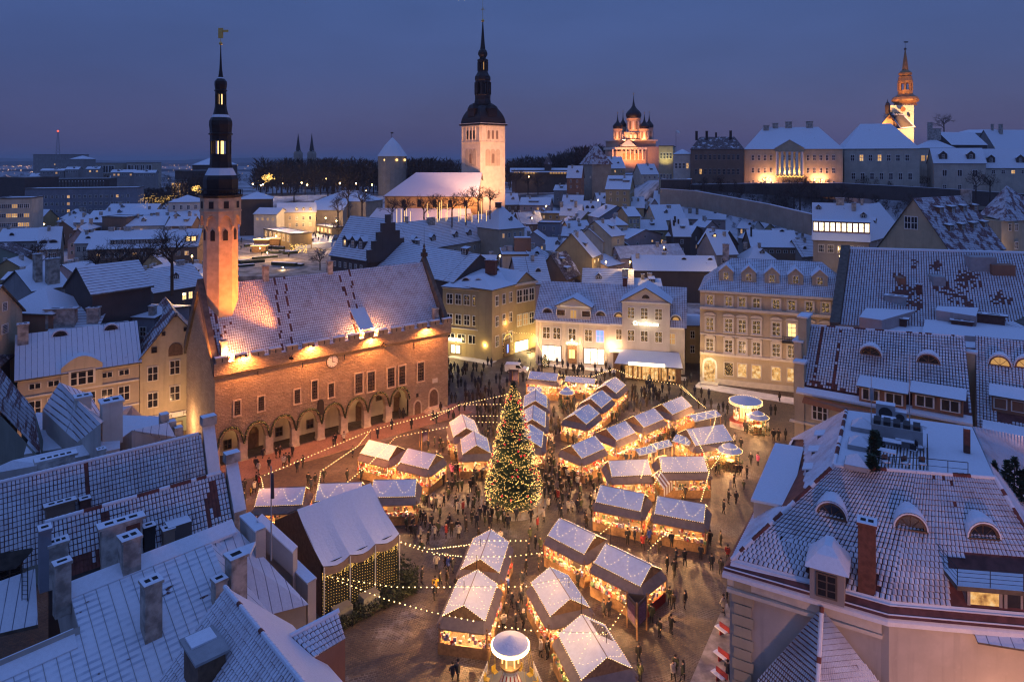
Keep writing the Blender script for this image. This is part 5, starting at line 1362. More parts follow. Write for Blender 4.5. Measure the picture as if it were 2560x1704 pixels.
for f in(.2,.27,.72,.79):light('POINT',P_(Ln_*f,-2.2,ze_-14.4),2600,(1,.42,.20),.3);q=MB();q.ball(P_(Ln_*f,-1.2,ze_-14.4),.35,6,4);q.build('wall_lamp',M['lit_white'],h_)
H('d','pale mansion with tall plain snowy hip roof right of the palace',(703,264,1395,244),30,40,'hip','pale','snow_thin',[(4.4,7,1.8,3.2,'cross',.05,.1),(13,7,1.8,3.2),(20,7,1.6,2.4)],Y=325,hip=9,lit=.22,name='mansion',cat='building')
H('d','cream house with a lit balcony terrace on the hill',(1385,256,1720,250),14,178,'hip','pale','snow',[(5,5,1.8,3,'cross',.05,.2,'lit_dim')],Y=330,zb=22,chim=((.42,.5,2,1.6,8),(.6,.5,3.6,1.6,5)))
H('d','cream house with two gabled dormers on the cliff edge',(1528,394,2005,398),13,262,'gable','pale','snow',[(4.6,3,2,3.2,'double'),(11,3,1.6,2.2)],Y=312,lit=.12,zb=20,dorm=((.2,.12,3.2,2.4),(.74,.12,3.2,2.4)))
H('d','cream house with pinkish snowy roof at the right edge of the hill',(2003,436,2420,440),13,268,'gable','pale','snow',[(2,4,1.6,1.6)],Y=308,lit=.1,zb=18,dorm=((.15,.12,3,2.4),(.8,.12,3,2.4)))
H('d','house with dark gable end high on the hill',(1690,225,2015,240),16,112,'gable','dark','snow',[],Y=352,zb=22)
H('d','broad snowy roof highest at the right edge',(2095,262,2480,262),18,92,'gable','grey','snow',[],Y=366,zb=22,chim=((.35,.4,1.6,1.2,5),(.2,.5,1,1,3)))
H('d','long low roof line behind the dark gable end',(1745,120,2260,90),14,92,'hip','grey','snow',[],Y=395,zb=22)
# retaining walls along the cliff
def wall_run(label,pts,hgt,thick=1.2,mat='wall_dark',cap=True,name='retaining_wall'):
 t=thing(name,label,'wall',pts[0]-Vector((0,0,hgt)));q=MB();c=MB()
 for a,b_ in zip(pts,pts[1:]):
  u=(b_-a);u.z=0;u.normalize();n=Vector((-u.y,u.x,0))*thick
  A=[a,b_,b_+n,a+n];q.poly([a-Vz*hgt,b_-Vz*hgt,b_,a]);q.poly([(a+n),(b_+n),b_+n-Vz*hgt,a+n-Vz*hgt]);q.poly(A)
  if cap:c.slab([p+Vz*.2-n*.05 for p in A],.18)
 q.build('wall',M[mat],t)
 if cap:c.build('coping',M['snow_cap'],t)
wall_run('dark stone retaining wall along the foot of the hill palaces',[D(1652,446,326),D(1722,462,322),D(1862,459,318),D(2100,458,314),D(2330,470,305),D(2600,488,296)],6.5)
wall_run('square stone bastion corner with snow on top',[D(1652,449,322),D(1726,449,318),D(1730,447,330)],9,2,'wall_dark')
wall_run('long town wall with white snow coping slanting below the hill',[D(1650,472,300),D(1738,478,285),D(1806,490,268),D(1920,511,250),D(2028,536,225)],7,1.0,'wall_stone')
# --- the houses of the square's far side
hN=H('g','yellow three storey corner house with a hip roof at the back of the square',(25,198,478,232),17,30,'hip','yellow','snow',[(2.7,5,1.5,2.3,'cross'),(7.0,5,1.5,2.3,'cross'),(11.0,4,2.0,1.9,'double')],Y=148,hip=6,lit=.03,chim=((.72,.42,2.4,1.2,2.6,'brick_red'),),dorm=((.4,.12,2,1.0,'eyelid'),(.66,.12,2,1.0,'eyelid')),name='corner_house')
h_,P_,u_,n_,Ln_,ze_,zr_=hN;uu_=(u_.x,u_.y)
q=MB();q.box(P_(Ln_*.5,-.1,ze_-9.0),(Ln_,.3,.25),uu_);q.box(P_(Ln_*.5,-.1,ze_-.5),(Ln_,.4,.4),uu_);q.build('cornice',M['trim'],h_,kind='stuff')
window(h_,P_(Ln_*.27,-.06,ze_-13.4),uu_,2.6,1.9,'double','lit_shop','frame_dark');q=MB();q.box(P_(Ln_*.27,-.3,ze_-11.6),(3.0,.3,.6),uu_);q.build('lit_sign',M['lit_white'],h_)
light('POINT',P_(Ln_*.88,-1.0,ze_-11.7),200,(1,.66,.22),.15);light('POINT',P_(Ln_*.27,-3.0,ze_-12),900,(1,.72,.28),.3)
hN2=H('g','yellow lane side wing with a lit doorway garland',(478,232,690,178),12,110,'hip','yellow','snow',[(2.7,3,1.2,2.3),(7.0,3,1.2,2.3),(11.2,3,1.3,2.4)],Y=142.5,hip=4,lit=0,name='house_wing')
h_,P_,u_,n_,Ln_,ze_,zr_=hN2;uu_=(u_.x,u_.y)
q=MB();q.box(P_(Ln_*.6,-.2,ze_-15),(2.2,.3,3.4),uu_);q.build('door',M['wood_dark'],h_);window(h_,P_(Ln_*.6,-.4,ze_-13.4),uu_,.7,2.0,'plain','lit_blue','frame_dark')
q=MB()
for k in range(46):f=k/45;a=-1.6+3.2*f;q.bulb(P_(Ln_*.6+a*1.1,-.5,ze_-15+4.6*sqrt(max(0,1-(a/1.62)**4))),.06)
q.build('garland_light',M['bulb_gold'],h_,kind='stuff')
hN3=H('g','yellow pedimented house with a bright shop window on the lane',(690,182,880,150),14,75,'front','yellow','snow',[(2.9,3,1.7,3.0),(8.2,3,1.6,2.7)],Y=150,lit=.15,name='pedimented_house')
h_,P_,u_,n_,Ln_,ze_,zr_=hN3;uu_=(u_.x,u_.y)
q=MB();q.box(P_(Ln_*.5,-.15,ze_-.5),(Ln_+.8,.5,.5),uu_);q.build('cornice',M['trim'],h_);window(h_,P_(Ln_*.3,-.08,ze_-14.4),uu_,4.4,3.4,'shop','lit_shop','frame_dark',name='shop_window')
light('POINT',P_(Ln_*.3,-3,ze_-14),1100,(1,.70,.28),.4);light('POINT',P_(Ln_*.97,-1.5,ze_-13.5),800,(1,.62,.22),.2)
# the white building with two pediments
A_,B_=W(1339,794,9.4),W(1712,817,9.4)
hW=house('long white building with two pediments and bright shop windows behind the market',(1339,794.5,1712,817),W(1339,794.5,9.4).y,15,703,'gable','white','snow_tiles',[],name='shop_building',cat='building',zb=-.1)
h_,P_,u_,n_,Ln_,ze_,zr_=hW;uu_=(u_.x,u_.y)
def fx(x):return Ln_*(x-880)/(2255-880)
for x in(985,1085,1232,1385,1492):window(h_,P_(fx(x),-.05,ze_-2.9),uu_,1.7,2.6,'cross','lit_sparkle' if x<1490 else 'lit_blue','trim_white')
q=MB()
for x in(895,930,1150,1160,1310,1320,1545):q.box(P_(fx(x),-.1,0),(.5,.3,ze_-.6),uu_)
q.build('pilaster',M['trim'],h_,kind='stuff')
q=MB();q.box(P_(fx(1235),-.2,ze_-.7),(fx(1585)-fx(885),.6,.45),uu_);q.box(P_(fx(1920),-.2,ze_-.5),(fx(2255)-fx(1590),.5,.35),uu_);q.build('cornice',M['trim_white'],h_)
for x in(1035,1437):window(h_,P_(fx(x),-.1,2.35),uu_,4.3,3.3,'shop','shop_window','frame_dark',name='shop_window');light('POINT',P_(fx(x),-3.2,2.9),650,(1,.62,.36),.5)
q=MB();q.box(P_(fx(1232),-.2,.6),(1.9,.3,3.6),uu_);dr_=q.build('door',M['wood'],h_);window(dr_,P_(fx(1232),-.4,2.6),uu_,1.5,2.0,'double','lit_warm','wood')
for k in range(3):q=MB();q.box(P_(fx(1232),-.5-.3*k,0),(3.2+.3*k,.7+.6*k,.45-.15*k),uu_);q.build('step',M['trim'],h_)
q=MB()
for x,y in((-.9,0),(-.45,.15),(0,.2),(.45,.15),(.9,0),(0,.75)):q.ball(P_(fx(1232)+x*1.1,-.5,4.75+y),.23,6,4)
q.build('lit_emblem',M['lit_white'],h_);light('POINT',P_(fx(1232),-1.5,4.2),120,(1,.75,.4),.2)
def pediment(x0,x1,zb,zt_,zp,dep,tp,mat,win):
 s0,s1=fx(x0),fx(x1);q=MB()
 q.poly([P_(s0,-tp,zb),P_(s1,-tp,zb),P_(s1,-tp,zt_),P_((s0+s1)/2,-tp,zp),P_(s0,-tp,zt_)])
 q.poly([P_(s0,dep,zb),P_(s0,-tp,zb),P_(s0,-tp,zt_),P_(s0,dep,zt_)]);q.poly([P_(s1,-tp,zb),P_(s1,dep,zb),P_(s1,dep,zt_),P_(s1,-tp,zt_)])
 pd=q.build('pediment',M[mat],h_)
 q=MB();m_=(s0+s1)/2;o=.45
 q.slab([P_(s0-o,-tp-o,zt_-.1),P_(m_,-tp-o,zp+.2),P_(m_,dep,zp+.2),P_(s0-o,dep,zt_-.1)],.22,0,1);q.slab([P_(m_,-tp-o,zp+.2),P_(s1+o,-tp-o,zt_-.1),P_(s1+o,dep,zt_-.1),P_(m_,dep,zp+.2)],.22,0,1)
 q.build('pediment_roof',[M['snow'],M['coping']],pd)
 q=MB();q.box(P_(m_,-tp-.1,zt_-.25),(s1-s0+.4,.4,.28),uu_);q.build('cornice',M['trim_white'],pd)
 for fx_,z,w,hh,st,g in win:window(pd,P_(m_+fx_,-tp-.05,z),uu_,w,hh,st,g,'trim_white')
 return pd,m_
pd,m_=pediment(1085,1400,ze_,ze_+2.9,ze_+4.5,5.0,-.2,'wall_white',((0,ze_+1.2,1.5,1.9,'double','lit_dim'),(-2.6,ze_+1.4,2.0,1.3,'plain','glass_dark'),(2.6,ze_+1.4,2.0,1.3,'plain','glass_dark')))
light('POINT',P_(m_-2,-1.0,ze_+2.9),14,(1,.7,.35),.1);light('POINT',P_(m_+2,-1.0,ze_+2.9),14,(1,.7,.35),.1)
pd,m_=pediment(1698,2125,0,ze_+4.6,ze_+7.3,8.0,.5,'wall_white',tuple((fx(x)-fx(1911),ze_+2.3,1.55,2.4,'six','lit_sparkle')for x in(1778,1898,2025))+tuple((fx(x)-fx(1911),z,1.55,2.3,'cross','lit_sparkle')for z in(ze_-2.2,ze_-6.3)for x in(1778,1898,2025)))
q=MB();N_=8;q.poly([P_(m_+.75*cos(pi*k/N_),-.58,ze_+5.3+.75*sin(pi*k/N_))for k in range(N_+1)]);q.build('lunette',M['glass_dark'],pd)
sgp=P_(m_,-.75,ze_+.25);q=MB();q.box(sgp-Vz*.12,(5.6,.08,.16),uu_);sgn=q.build('sign_rail',M['iron'],h_)
emis('sign_glow',(1,.86,.60),7.0)
text3d('Cranthouse',P_(m_,-.85,ze_+.35),uu_,1.05,'sign_glow',sgn,ext=.06);light('POINT',P_(m_,-1.6,ze_+.3),90,(1,.8,.5),.4)
for x in(2140,):window(h_,P_(fx(x),-.05,ze_-2.5),uu_,1.5,2.3,'cross','lit_dim');window(h_,P_(fx(x),-.05,ze_-6.6),uu_,1.5,2.3,'cross','lit_sparkle')
window(h_,P_(fx(1667),-.05,ze_-2.3),uu_,1.3,2.3,'cross','lit_sparkle')
q=MB();q.box(P_(fx(1660),-.2,.1),(1.9,.3,3.2),uu_);q.build('door',M['wood_dark'],h_);q=MB();q.slab([P_(fx(1590),-1.4,4.0),P_(fx(1722),-1.4,4.0),P_(fx(1722),0,4.2),P_(fx(1590),0,4.2)],.2);q.build('door_canopy',M['snow'],h_)
for x,e in((1595,260),(1305,60),(905,60),(1660,80)):light('POINT',P_(fx(x),-1.2,4.8),e*2.0,(1,.55,.24),.12)
for x,dz in((985,.3),(1492,.3),(2175,.3),(1660,.3)):dormer(h_,lambda s,t:P_(s,t,zr_-abs(t-7.5)*(zr_-ze_)/7.5),u_,n_,fx(x),1.1,2.0,1.0,'eyelid','lit_dim' if x>1500 else 'glass_dark','wall_dark',15)
chimney(h_,P_(fx(1690),7.5,zr_-.8),uu_,.9,.9,2.2,'brick_red')
# glazed cafe pavilion in front of it
cA=P_(fx(1700),-6.5,0);cf=thing('cafe_pavilion','low glazed cafe with snowy roof and glowing sign on the square','cafe',cA)
s0,s1=fx(1715),fx(2215)
q=MB();q.slab([P_(s0-1.2,-7.0,3.3),P_(s1+.6,-7.0,3.3),P_(s1-.2,-.65,4.4),P_(s0-.6,-.65,4.4)],.25,0,1);q.build('roof',[M['snow'],M['coping']],cf)
q=MB()
for s_ in(s0-.6,s0+3.2,s0+7.5,s1-3.4,s1-.2):q.box(P_(s_,-5.9,0),(.9 if s_ in(s0-.6,s1-.2)else .25,.3,3.1),uu_)
q.box(P_(s1-.2,-3.2,0),(.3,5.2,3.1),uu_);q.box(P_(s0-.6,-3.2,0),(.3,5.2,3.1),uu_);q.build('wall',M['wood_dark'],cf)
for k in range(6):
 s_=s0+.6+(s1-s0-1.2)*(k+.5)/6;window(cf,P_(s_,-5.9,1.6),uu_,(s1-s0-1.2)/6*.9,2.6,'double','lit_room','wood')
q=MB();q.box(P_((s0+s1)/2-.6,-7.1,3.25),((s1-s0)*.62,.25,.55),uu_);q.build('lit_sign',M['lit_shop'],cf)
light('POINT',P_((s0+s1)/2,-8.2,2.9),900,(1,.66,.3),.6)
# the cream four storey building
hC=house('cream four storey building with window crowns and five lit dormers',(1750,723,2150,747.5),W(1750,723,17.6).y,16,641,'hip','cream','snow_tiles',[],hip=5.5,name='grand_building',cat='building',zb=-.1,
   dorm=tuple((f,.14,2.6,1.9,'gable','lit_sparkle')for f in(.17,.32,.47,.62,.77)),dwall='wall_cream',chim=((.16,.5,1.2,1.2,2.6),))
h_,P_,u_,n_,Ln_,ze_,zr_=hC;uu_=(u_.x,u_.y);kC2=Ln_/(1150*400/345/1.163)
def hx2(x):
 d=Vector((((1720+x/2.805)-CX)/F,1.0,0));p0=P_(0,0,0);k=((p0-Vector((0,0,p0.z))).dot(n_))/d.dot(n_);p=d*k
 return(Vector((p.x,p.y,0))-Vector((p0.x,p0.y,0))).dot(u_)
cols=[hx2(x)for x in(153,285,380,480,618,728,850,965,1075)]
sur=MB()
def crown(mb,s,z,w,tri):
 N_=1 if tri else 5;pts=[(-w*.75,0),(w*.75,0)]+([(0,w*.42)]if tri else[(w*.75*cos(pi*k/N_),w*.38*sin(pi*k/N_))for k in range(1,N_)])
 A=[P_(s+a,-.32,z+b_)for a,b_ in pts];B=[P_(s+a,0,z+b_)for a,b_ in pts];mb.poly(A)
 for k in range(len(A)):j=(k+1)%len(A);mb.poly([A[j],A[k],B[k],B[j]])
for i,s in enumerate(cols):
 for z,w,hh,g in((ze_-1.9,1.35,1.9,'lit_sparkle'),(ze_-6.4,1.5,2.6,'lit_sparkle' if i not in(5,)else 'lit_warm'),(ze_-10.3,1.5,2.5,'lit_sparkle')):
  p=P_(s,-.04,z);window(h_,p,uu_,w,hh,'cross' if hh<2 else 'six',g,'trim_white');surround_into(sur,p,uu_,w,hh,.22,.16)
 crown(sur,s,ze_-4.75,1.5,False);crown(sur,s,ze_-8.8,1.5,True)
 if i:window(h_,P_(s,-.04,ze_-14.6),uu_,1.8,2.7,'plain','lit_room' if i!=1 else 'lit_sparkle','trim')
sur.build('window_surround',M['trim'],h_,kind='stuff')
q=MB()
for z,dd,hh in((ze_-.45,.6,.45),(ze_-3.6,.7,.5),(ze_-8.5,.3,.3),(ze_-12.2,.5,.45),(0,.25,1.0)):q.box(P_(Ln_/2,-dd/2+.05,z if z else 0),(Ln_,dd,hh),uu_)
q.build('cornice',M['trim'],h_,kind='stuff')
q=MB();s=cols[0];ac=P_(s,0,0);arch_poly(q,Vector((ac.x,ac.y,0)),u_,-n_,2.7,0,4.9,.12);q.build('door_surround',M['trim_white'],h_)
q=MB();arch_poly(q,Vector((ac.x,ac.y,0)),u_,-n_,2.0,.3,4.4,.2);q.build('door',M['lit_room'],h_);light('POINT',P_(s,-1.8,3.6),260,(1,.72,.3),.3);q=MB();q.box(P_(s,-1,0),(3.2,2.0,.4),uu_);q.build('step',M['trim'],h_)
q=MB();q.box(P_(cols[5],-.7,ze_-8.6),(3.4,1.2,.25),uu_)
for k in range(12):q.tube(P_(cols[5]-1.6+3.2*k/11,-1.2,ze_-8.4),P_(cols[5]-1.6+3.2*k/11,-1.2,ze_-7.4),.03,n=3)
q.tube(P_(cols[5]-1.65,-1.2,ze_-7.4),P_(cols[5]+1.65,-1.2,ze_-7.4),.05);q.build('balcony',M['iron'],h_)
for f in(.1,.3,.55,.8):light('POINT',P_(Ln_*f,-6.5,5.5),430,(1,.58,.34),.4)
# passage and yellow house between them
H('g','narrow yellow house in the passage right of the white building',(2262,560,2480,560),10,480,'gable','yellow','snow',[(2,2,1,1.6),(5,2,1,1.6)],Y=142)
light('POINT',W(1722,905,4.0)+Vector((0,-1,0)),320,(1,.62,.2),.15)
# small houses filling the blocks
fr_=random.Random(23);NUM='one two three four five six seven eight nine ten eleven twelve thirteen fourteen fifteen sixteen seventeen eighteen nineteen twenty'.split()
for x0,x1,y0,y1,cnt,where in((-10,480,515,585,14,'below the grey apartment block'),(0,480,590,735,12,'left of the town hall'),(1265,1720,505,580,16,'between the church and the hill'),(1330,2040,580,660,14,'above the white shop building'),(1000,1330,590,680,5,'behind the yellow corner house'),(640,900,520,560,4,'behind the rink')):
 got=[]
 for _ in range(400):
  if len(got)>=cnt:break
  x,y=fr_.uniform(x0,x1),fr_.uniform(y0,y1);Y=yauto(x,y,7.0);w=fr_.uniform(6,11);d=fr_.uniform(7,10);c=D(x,y,Y)+Vector((0,d/2,0))
  if any((c.xy-h_[0].xy).length<(w*.5+h_[1])*.86 for h_ in HF):continue
  wp=w*F/Y/2;sl=fr_.uniform(-.14,.14);HF.append((c,w*.5));got.append((x,y,Y,wp,sl,d))
 for k,(x,y,Y,wp,sl,d)in enumerate(sorted(got)):
  HF.pop();hgt=fr_.uniform(2.8,4.6);dh=hgt*F/Y+d*.5*(y-HZ)/Y
  house('small snow roofed house %s, number %s from left'%(where,NUM[k]),(x-wp,y+wp*sl*.5,x+wp,y-wp*sl*.5),Y,d,None,fr_.choice(('gable','gable','front','hip')),fr_.choice(('pale','grey','pink','cream','brown','ochre','yellow')),fr_.choice(('snow','snow','snow_thin','snow_tiles_far')),[(1.9,3,.9,1.3),(4.6,3,.9,1.3)],lit=.12,group=TOWN,zr=CH-(y-HZ)*Y/F+hgt)
# lane lamps added between the old houses to warm their walls
for k,(x,y,Y)in enumerate(((1515,655,190),(1500,720,168),(1575,655,180),(1660,618,205),(1495,500,300),(1365,515,290),(1580,440,360),(1810,640,185),(1330,545,262),(480,640,180),(85,670,165),(110,560,240),(400,545,270),(460,735,122),(2100,640,176),(1250,640,190))):
 p=D(x,y,Y);t=thing('street_lamp','warm lane lamp shining among the old roofs, '+('below the gatehouse','at the lane foot behind the white building','beside the pink gable','near the lit skylight','under the valley roofs','by the pink lit house','under the stepped gable','before the brown house','near the church porch','behind the tower at left','by the left courtyard tree','before the grey apartment block','between the left roofs','at the dark walled house','under the blue roofed house','behind the corner house')[k],'street lamp',p-Vz*3.5,'lane lamps')
 q=MB();q.tube((p.x,p.y,min(T(p.x,p.y),p.z-1.5)),p,.05,n=4);q.build('pole',M['iron'],t);q=MB();q.ball(p,.22,6,4);q.build('lamp',M['bulb_lamp'],t);light('POINT',p-Vz*.5,1300,(1,.58,.20),.25)
# ================================================================ near roofs
def lerp3(a,b_,f):return a+(b_-a)*f
def wall_below(mb,pts,zb,m=0):
 for a,b_ in zip(pts,pts[1:]):mb.poly([(a.x,a.y,zb),(b_.x,b_.y,zb),b_,a],m)
def railing(parent,pts,h,nb=3,step=1.3,mat='dark_metal',name='railing',r=.03):
 q=MB()
 for a,b_ in zip(pts,pts[1:]):
  k_=max(1,int((b_-a).length/step))
  for k in range(k_+1):p=lerp3(a,b_,k/k_);q.tube(p,p+Vz*h,r,n=4)
  for j in range(nb):z=Vz*h*(j+1)/nb;q.tube(a+z,b_+z,r if j==nb-1 else r*.6,n=4)
 return q.build(name,M[mat],parent)
plaster('wall_cool',(.50,.46,.42));plaster('wall_olive',(.24,.25,.21))
# ---------------- big tile roofed building at lower right
E0,E1,E2=W(1805,1433,12),W(2219,1555,12),W(2720,1600,12)
D0,Dm,D1=W(2085,1165,19),W(2290,1181,19),W(2487,1196,19)
EB,DB=W(1975,1103,12),W(2116,1025,19);DR=W(2430,1067,19);ER=W(2760,1130,12)
RB=thing('tile_roofed_building','large cream building with mansard tile roof, roof terrace and arched dormers at lower right','building',(E0.x,E0.y,0))
C0=E0+Vector((.75,.15,0))
q=MB();ins=Vector((.1,.55,0))
wall_below(q,[E0+Vector((.75,.6,-.3)),E1+Vector((-.1,.6,-.3)),E1+Vector((.2,.2,-.3)),E2+Vector((0,.5,-.3))],0);wall_below(q,[EB+Vector((.5,-.3,-.3)),E0+Vector((.75,.6,-.3))],0)
wall_below(q,[E2+Vector((0,.5,-.3)),ER,EB],0)
q.build('wall',M['wall_cool'],RB)
q=MB();u1=(E1-E0).normalized();n1=Vector((-u1.y,u1.x,0))
for k in range(14):q.box(E0+u1*1.35+n1*.52-Vz*(.9+k*.8+.35),(1.5 if k%2 else 1.2,.1,.7),(u1.x,u1.y))
q.build('quoin',M['wall_cream'],RB,kind='stuff')
q=MB();wall_below(q,[E0+Vector((.5,.35,-.35)),E1+Vector((-.2,.35,-.35))],11.0);q.box(lerp3(E0,E1,.5)+n1*.3-Vz*1.3,((E1-E0).length-.6,.3,.25),(u1.x,u1.y));q.build('cornice',M['trim'],RB)
def up(e,d,f):return lerp3(e,d,f)
q=MB()
for a,b_,c,d in((E0,E1,Dm,D0),(E1,E2,D1,Dm)):q.poly([a+Vz*.28,b_+Vz*.28,c-Vz*.02,d-Vz*.02])
q.poly([EB,E0+Vz*.28,D0,DB]);q.poly([E2,ER,DR,D1]);q.poly([ER,EB,DB,DR])
roofR=q.build('roof',M['tile_bed'],RB)
q=MB()                 # snowed up gutter ledge below the tiles
f0=.10
for a,b_,c,d in((E0,E1,Dm,D0),(E1,E2,D1,Dm)):
 q.poly([a+Vz*.02,b_+Vz*.02,b_-Vz*.25,a-Vz*.25][::-1]);q.poly([a+Vz*.02,b_+Vz*.02,up(b_,c,f0)+Vz*.32-Vz*.5*.0,up(a,d,f0)+Vz*.32])
 for g in(.02,.075):A,B=up(a,d,g)+Vz*.3,up(b_,c,g)+Vz*.3;q.tube(A,B,.05,n=5)
q.poly([EB,E0+Vz*.02,up(E0,D0,f0)+Vz*.3,up(EB,DB,f0)+Vz*.2])
q.build('gutter_ledge',M['snow_cap'],RB)
def rbcov(u,v):
 c=.93
 if v>.72 and u<.5:c-=.28*(.5+.5*sin(u*60))
 return c
def skipbox(*boxes):
 def f(u,v,p):
  x,y=pix(p);return any(a<x<c and b_<y<d for a,b_,c,d in boxes)
 return f
nosk=skipbox((2018,1395,2118,1475),(2148,1440,2195,1490),(2375,1395,2760,1640))
tile_field(RB,roofR,up(E0,D0,f0)+Vz*.32,up(E1,Dm,f0)+Vz*.32,Dm,D0,.33,.39,rbcov,170,nosk,t=.06,gap=(.80,.86),seed=2)
tile_field(RB,roofR,up(E1,Dm,f0)+Vz*.32,up(E2,D1,f0)+Vz*.32,D1,Dm,.33,.39,rbcov,130,nosk,t=.06,gap=(.82,.88),seed=3)
tile_field(RB,roofR,up(EB,DB,.05)+Vz*.15,up(E0,D0,.08)+Vz*.3,D0,DB,.33,.39,lambda u,v:.85,0,skipbox((1860,1100,2010,1270)),t=.06,gap=(.86,.90),seed=4)
tile_field(RB,roofR,up(E2,D1,.05),up(ER,DR,.05),DR,D1,.33,.39,lambda u,v:.9,0,None,t=.06,seed=5)
ridge_me=MB(uv=False).lathe((0,0,0),[(.13,0),(.16,.42)],7).mesh('ridge_tile',[M['tile_clay']])
def ridge_tiles(root,a,b_,stepl=.40,snow=.6):
 d=(b_-a);k_=int(d.length/stepl);d.normalize();z=Vz;x=d.cross(z).normalized();y=d.cross(x)
 r_=random.Random(4)
 for k in range(k_):
  p=a+d*(k*stepl);mt=Matrix(((x.x,y.x,d.x,p.x),(x.y,y.y,d.y,p.y),(x.z,y.z,d.z,p.z),(0,0,0,1)))
  inst('ridge_tile',ridge_me,root,None,mtx=mt,mats=[M['snow_cap']]if r_.random()<snow else None)
ridge_tiles(RB,up(E0,D0,.08)+Vz*.4,D0+Vz*.1,.42,.25);ridge_tiles(RB,D0+Vz*.08,Dm+Vz*.08,.4,.6);ridge_tiles(RB,Dm+Vz*.08,D1+Vz*.08,.4,.6);ridge_tiles(RB,D1+Vz*.1,up(E2,D1,.1)+Vz*.3,.42,.3);ridge_tiles(RB,D0+Vz*.08,DB+Vz*.08,.4,.4)
# deck
q=MB();q.poly([D0+Vz*.03,Dm+Vz*.03,D1+Vz*.03,DR+Vz*.03,DB+Vz*.03]);q.build('roof_deck',M['snow'],RB)
def onslope(x,y,e,d_,e2,d2):           # point of the bilinear slope under a pixel
 lo,hi=12.0,19.0
 for _ in range(30):
  z=(lo+hi)/2;p=W(x,y,z);f=(z-12)/7
  L_,R_=lerp3(e,d_,f),lerp3(e2,d2,f);t_=(p.x-L_.x)/(R_.x-L_.x);yy=L_.y+(R_.y-L_.y)*t_
  if p.y>yy:lo=z
  else:hi=z
 return W(x,y,z)
def rb_slope(x,y):return onslope(x,y,E0,D0,E1,Dm)if x<2240 else onslope(x,y,E1,Dm,E2,D1)
def eyebrow(root,x,y,w,h,u,glass='glass_dark',snowf=True,depth=1.7):
 p=rb_slope(x,y)if callable(rb_slope)and snowf else x
 return eyebrow_at(root,p,w,h,u,glass,depth)
def eyebrow_at(root,p,w,h,u,glass,depth,rim='wood_dark'):
 n=Vector((-u.y,u.x,0));N_=12
 def A(r,k,o):a=pi*k/N_;return p+u*(w/2*r*cos(a))-n*o+Vz*(h*r*sin(a))
 q=MB()
 for k in range(N_):
  q.poly([A(1.0,k,.25),A(1.0,k+1,.25),A(.84,k+1,.25),A(.84,k,.25)][::-1]);q.poly([A(.84,k,.25),A(.84,k+1,.25),A(.84,k+1,.1),A(.84,k,.1)])
 for k in(3,6,9):q.tube(p-n*.12,A(.84,k,.12),.03,n=4)
 q.box(p-n*.2-Vz*.1,(w*1.05,.3,.12),(u.x,u.y))
 o_=q.build('arched_dormer',M[rim],root)
 q=MB();q.poly([A(.86,k,.1)for k in range(N_+1)]);q.build('pane',M[glass],o_)
 q=MB();N2=6
 for j in range(N2):
  g0,g1=j/N2,(j+1)/N2
  def B(k,g):sc=1.10*(1-g**2*.95);b_=A(sc,k,.32);return b_+n*(depth*g*(1.0))+Vz*(depth*g*.62+.04)
  for k in range(N_):q.poly([B(k,g0),B(k,g1),B(k+1,g1),B(k+1,g0)])
 for k in range(N_):q.poly([A(1.0,k,.32),A(1.10,k,.32),A(1.10,k+1,.32),A(1.0,k+1,.32)])
 q.build('dormer_roof',M['snow_cap'],o_,smooth=False)
 return o_
u2=(E2-E1).normalized();ua=(u1+u2).normalized()
for x,y,uu2 in((2079,1288,u1),(2275,1318,ua),(2455,1340,u2)):eyebrow(RB,x,y,2.0,1.05,uu2)
# dormer with a four part window and a bell shaped snow roof
p=rb_slope(2071,1478)-n1*.9;p.z=12.5
q=MB();q.box(p+n1*.9,(2.1,2.4,2.2),(u1.x,u1.y));dm=q.build('dormer',M['wall_grey'],RB);window(dm,p-n1*.33+Vz*1.12,(u1.x,u1.y),1.3,1.6,'six','glass_dark','frame_dark')
q=MB();c=p+n1*.9+Vz*2.2
def rect(cx_,hw_,hd,z):return[cx_+u1*a*hw_+n1*b_*hd+Vz*z for a,b_ in((-1,-1),(1,-1),(1,1),(-1,1))]
lv=[rect(c,1.35,1.5,0),rect(c,1.2,1.35,.18),rect(c,.7,.9,.75),rect(c+n1*.4,.25,.7,1.15)]
for a,b_ in zip(lv,lv[1:]):
 for k in range(4):q.poly([a[k],a[(k+1)%4],b_[(k+1)%4],b_[k]])
q.poly(lv[-1]);q.poly(lv[0][::-1]);q.build('dormer_roof',M['snow_cap'],dm)
p=rb_slope(2167,1484);p.z-=.3;chimney(RB,p+n1*.3,(u1.x,u1.y),1.05,1.0,CH-(1312-HZ)*p.y/F-p.z,'brick_red',2,True)
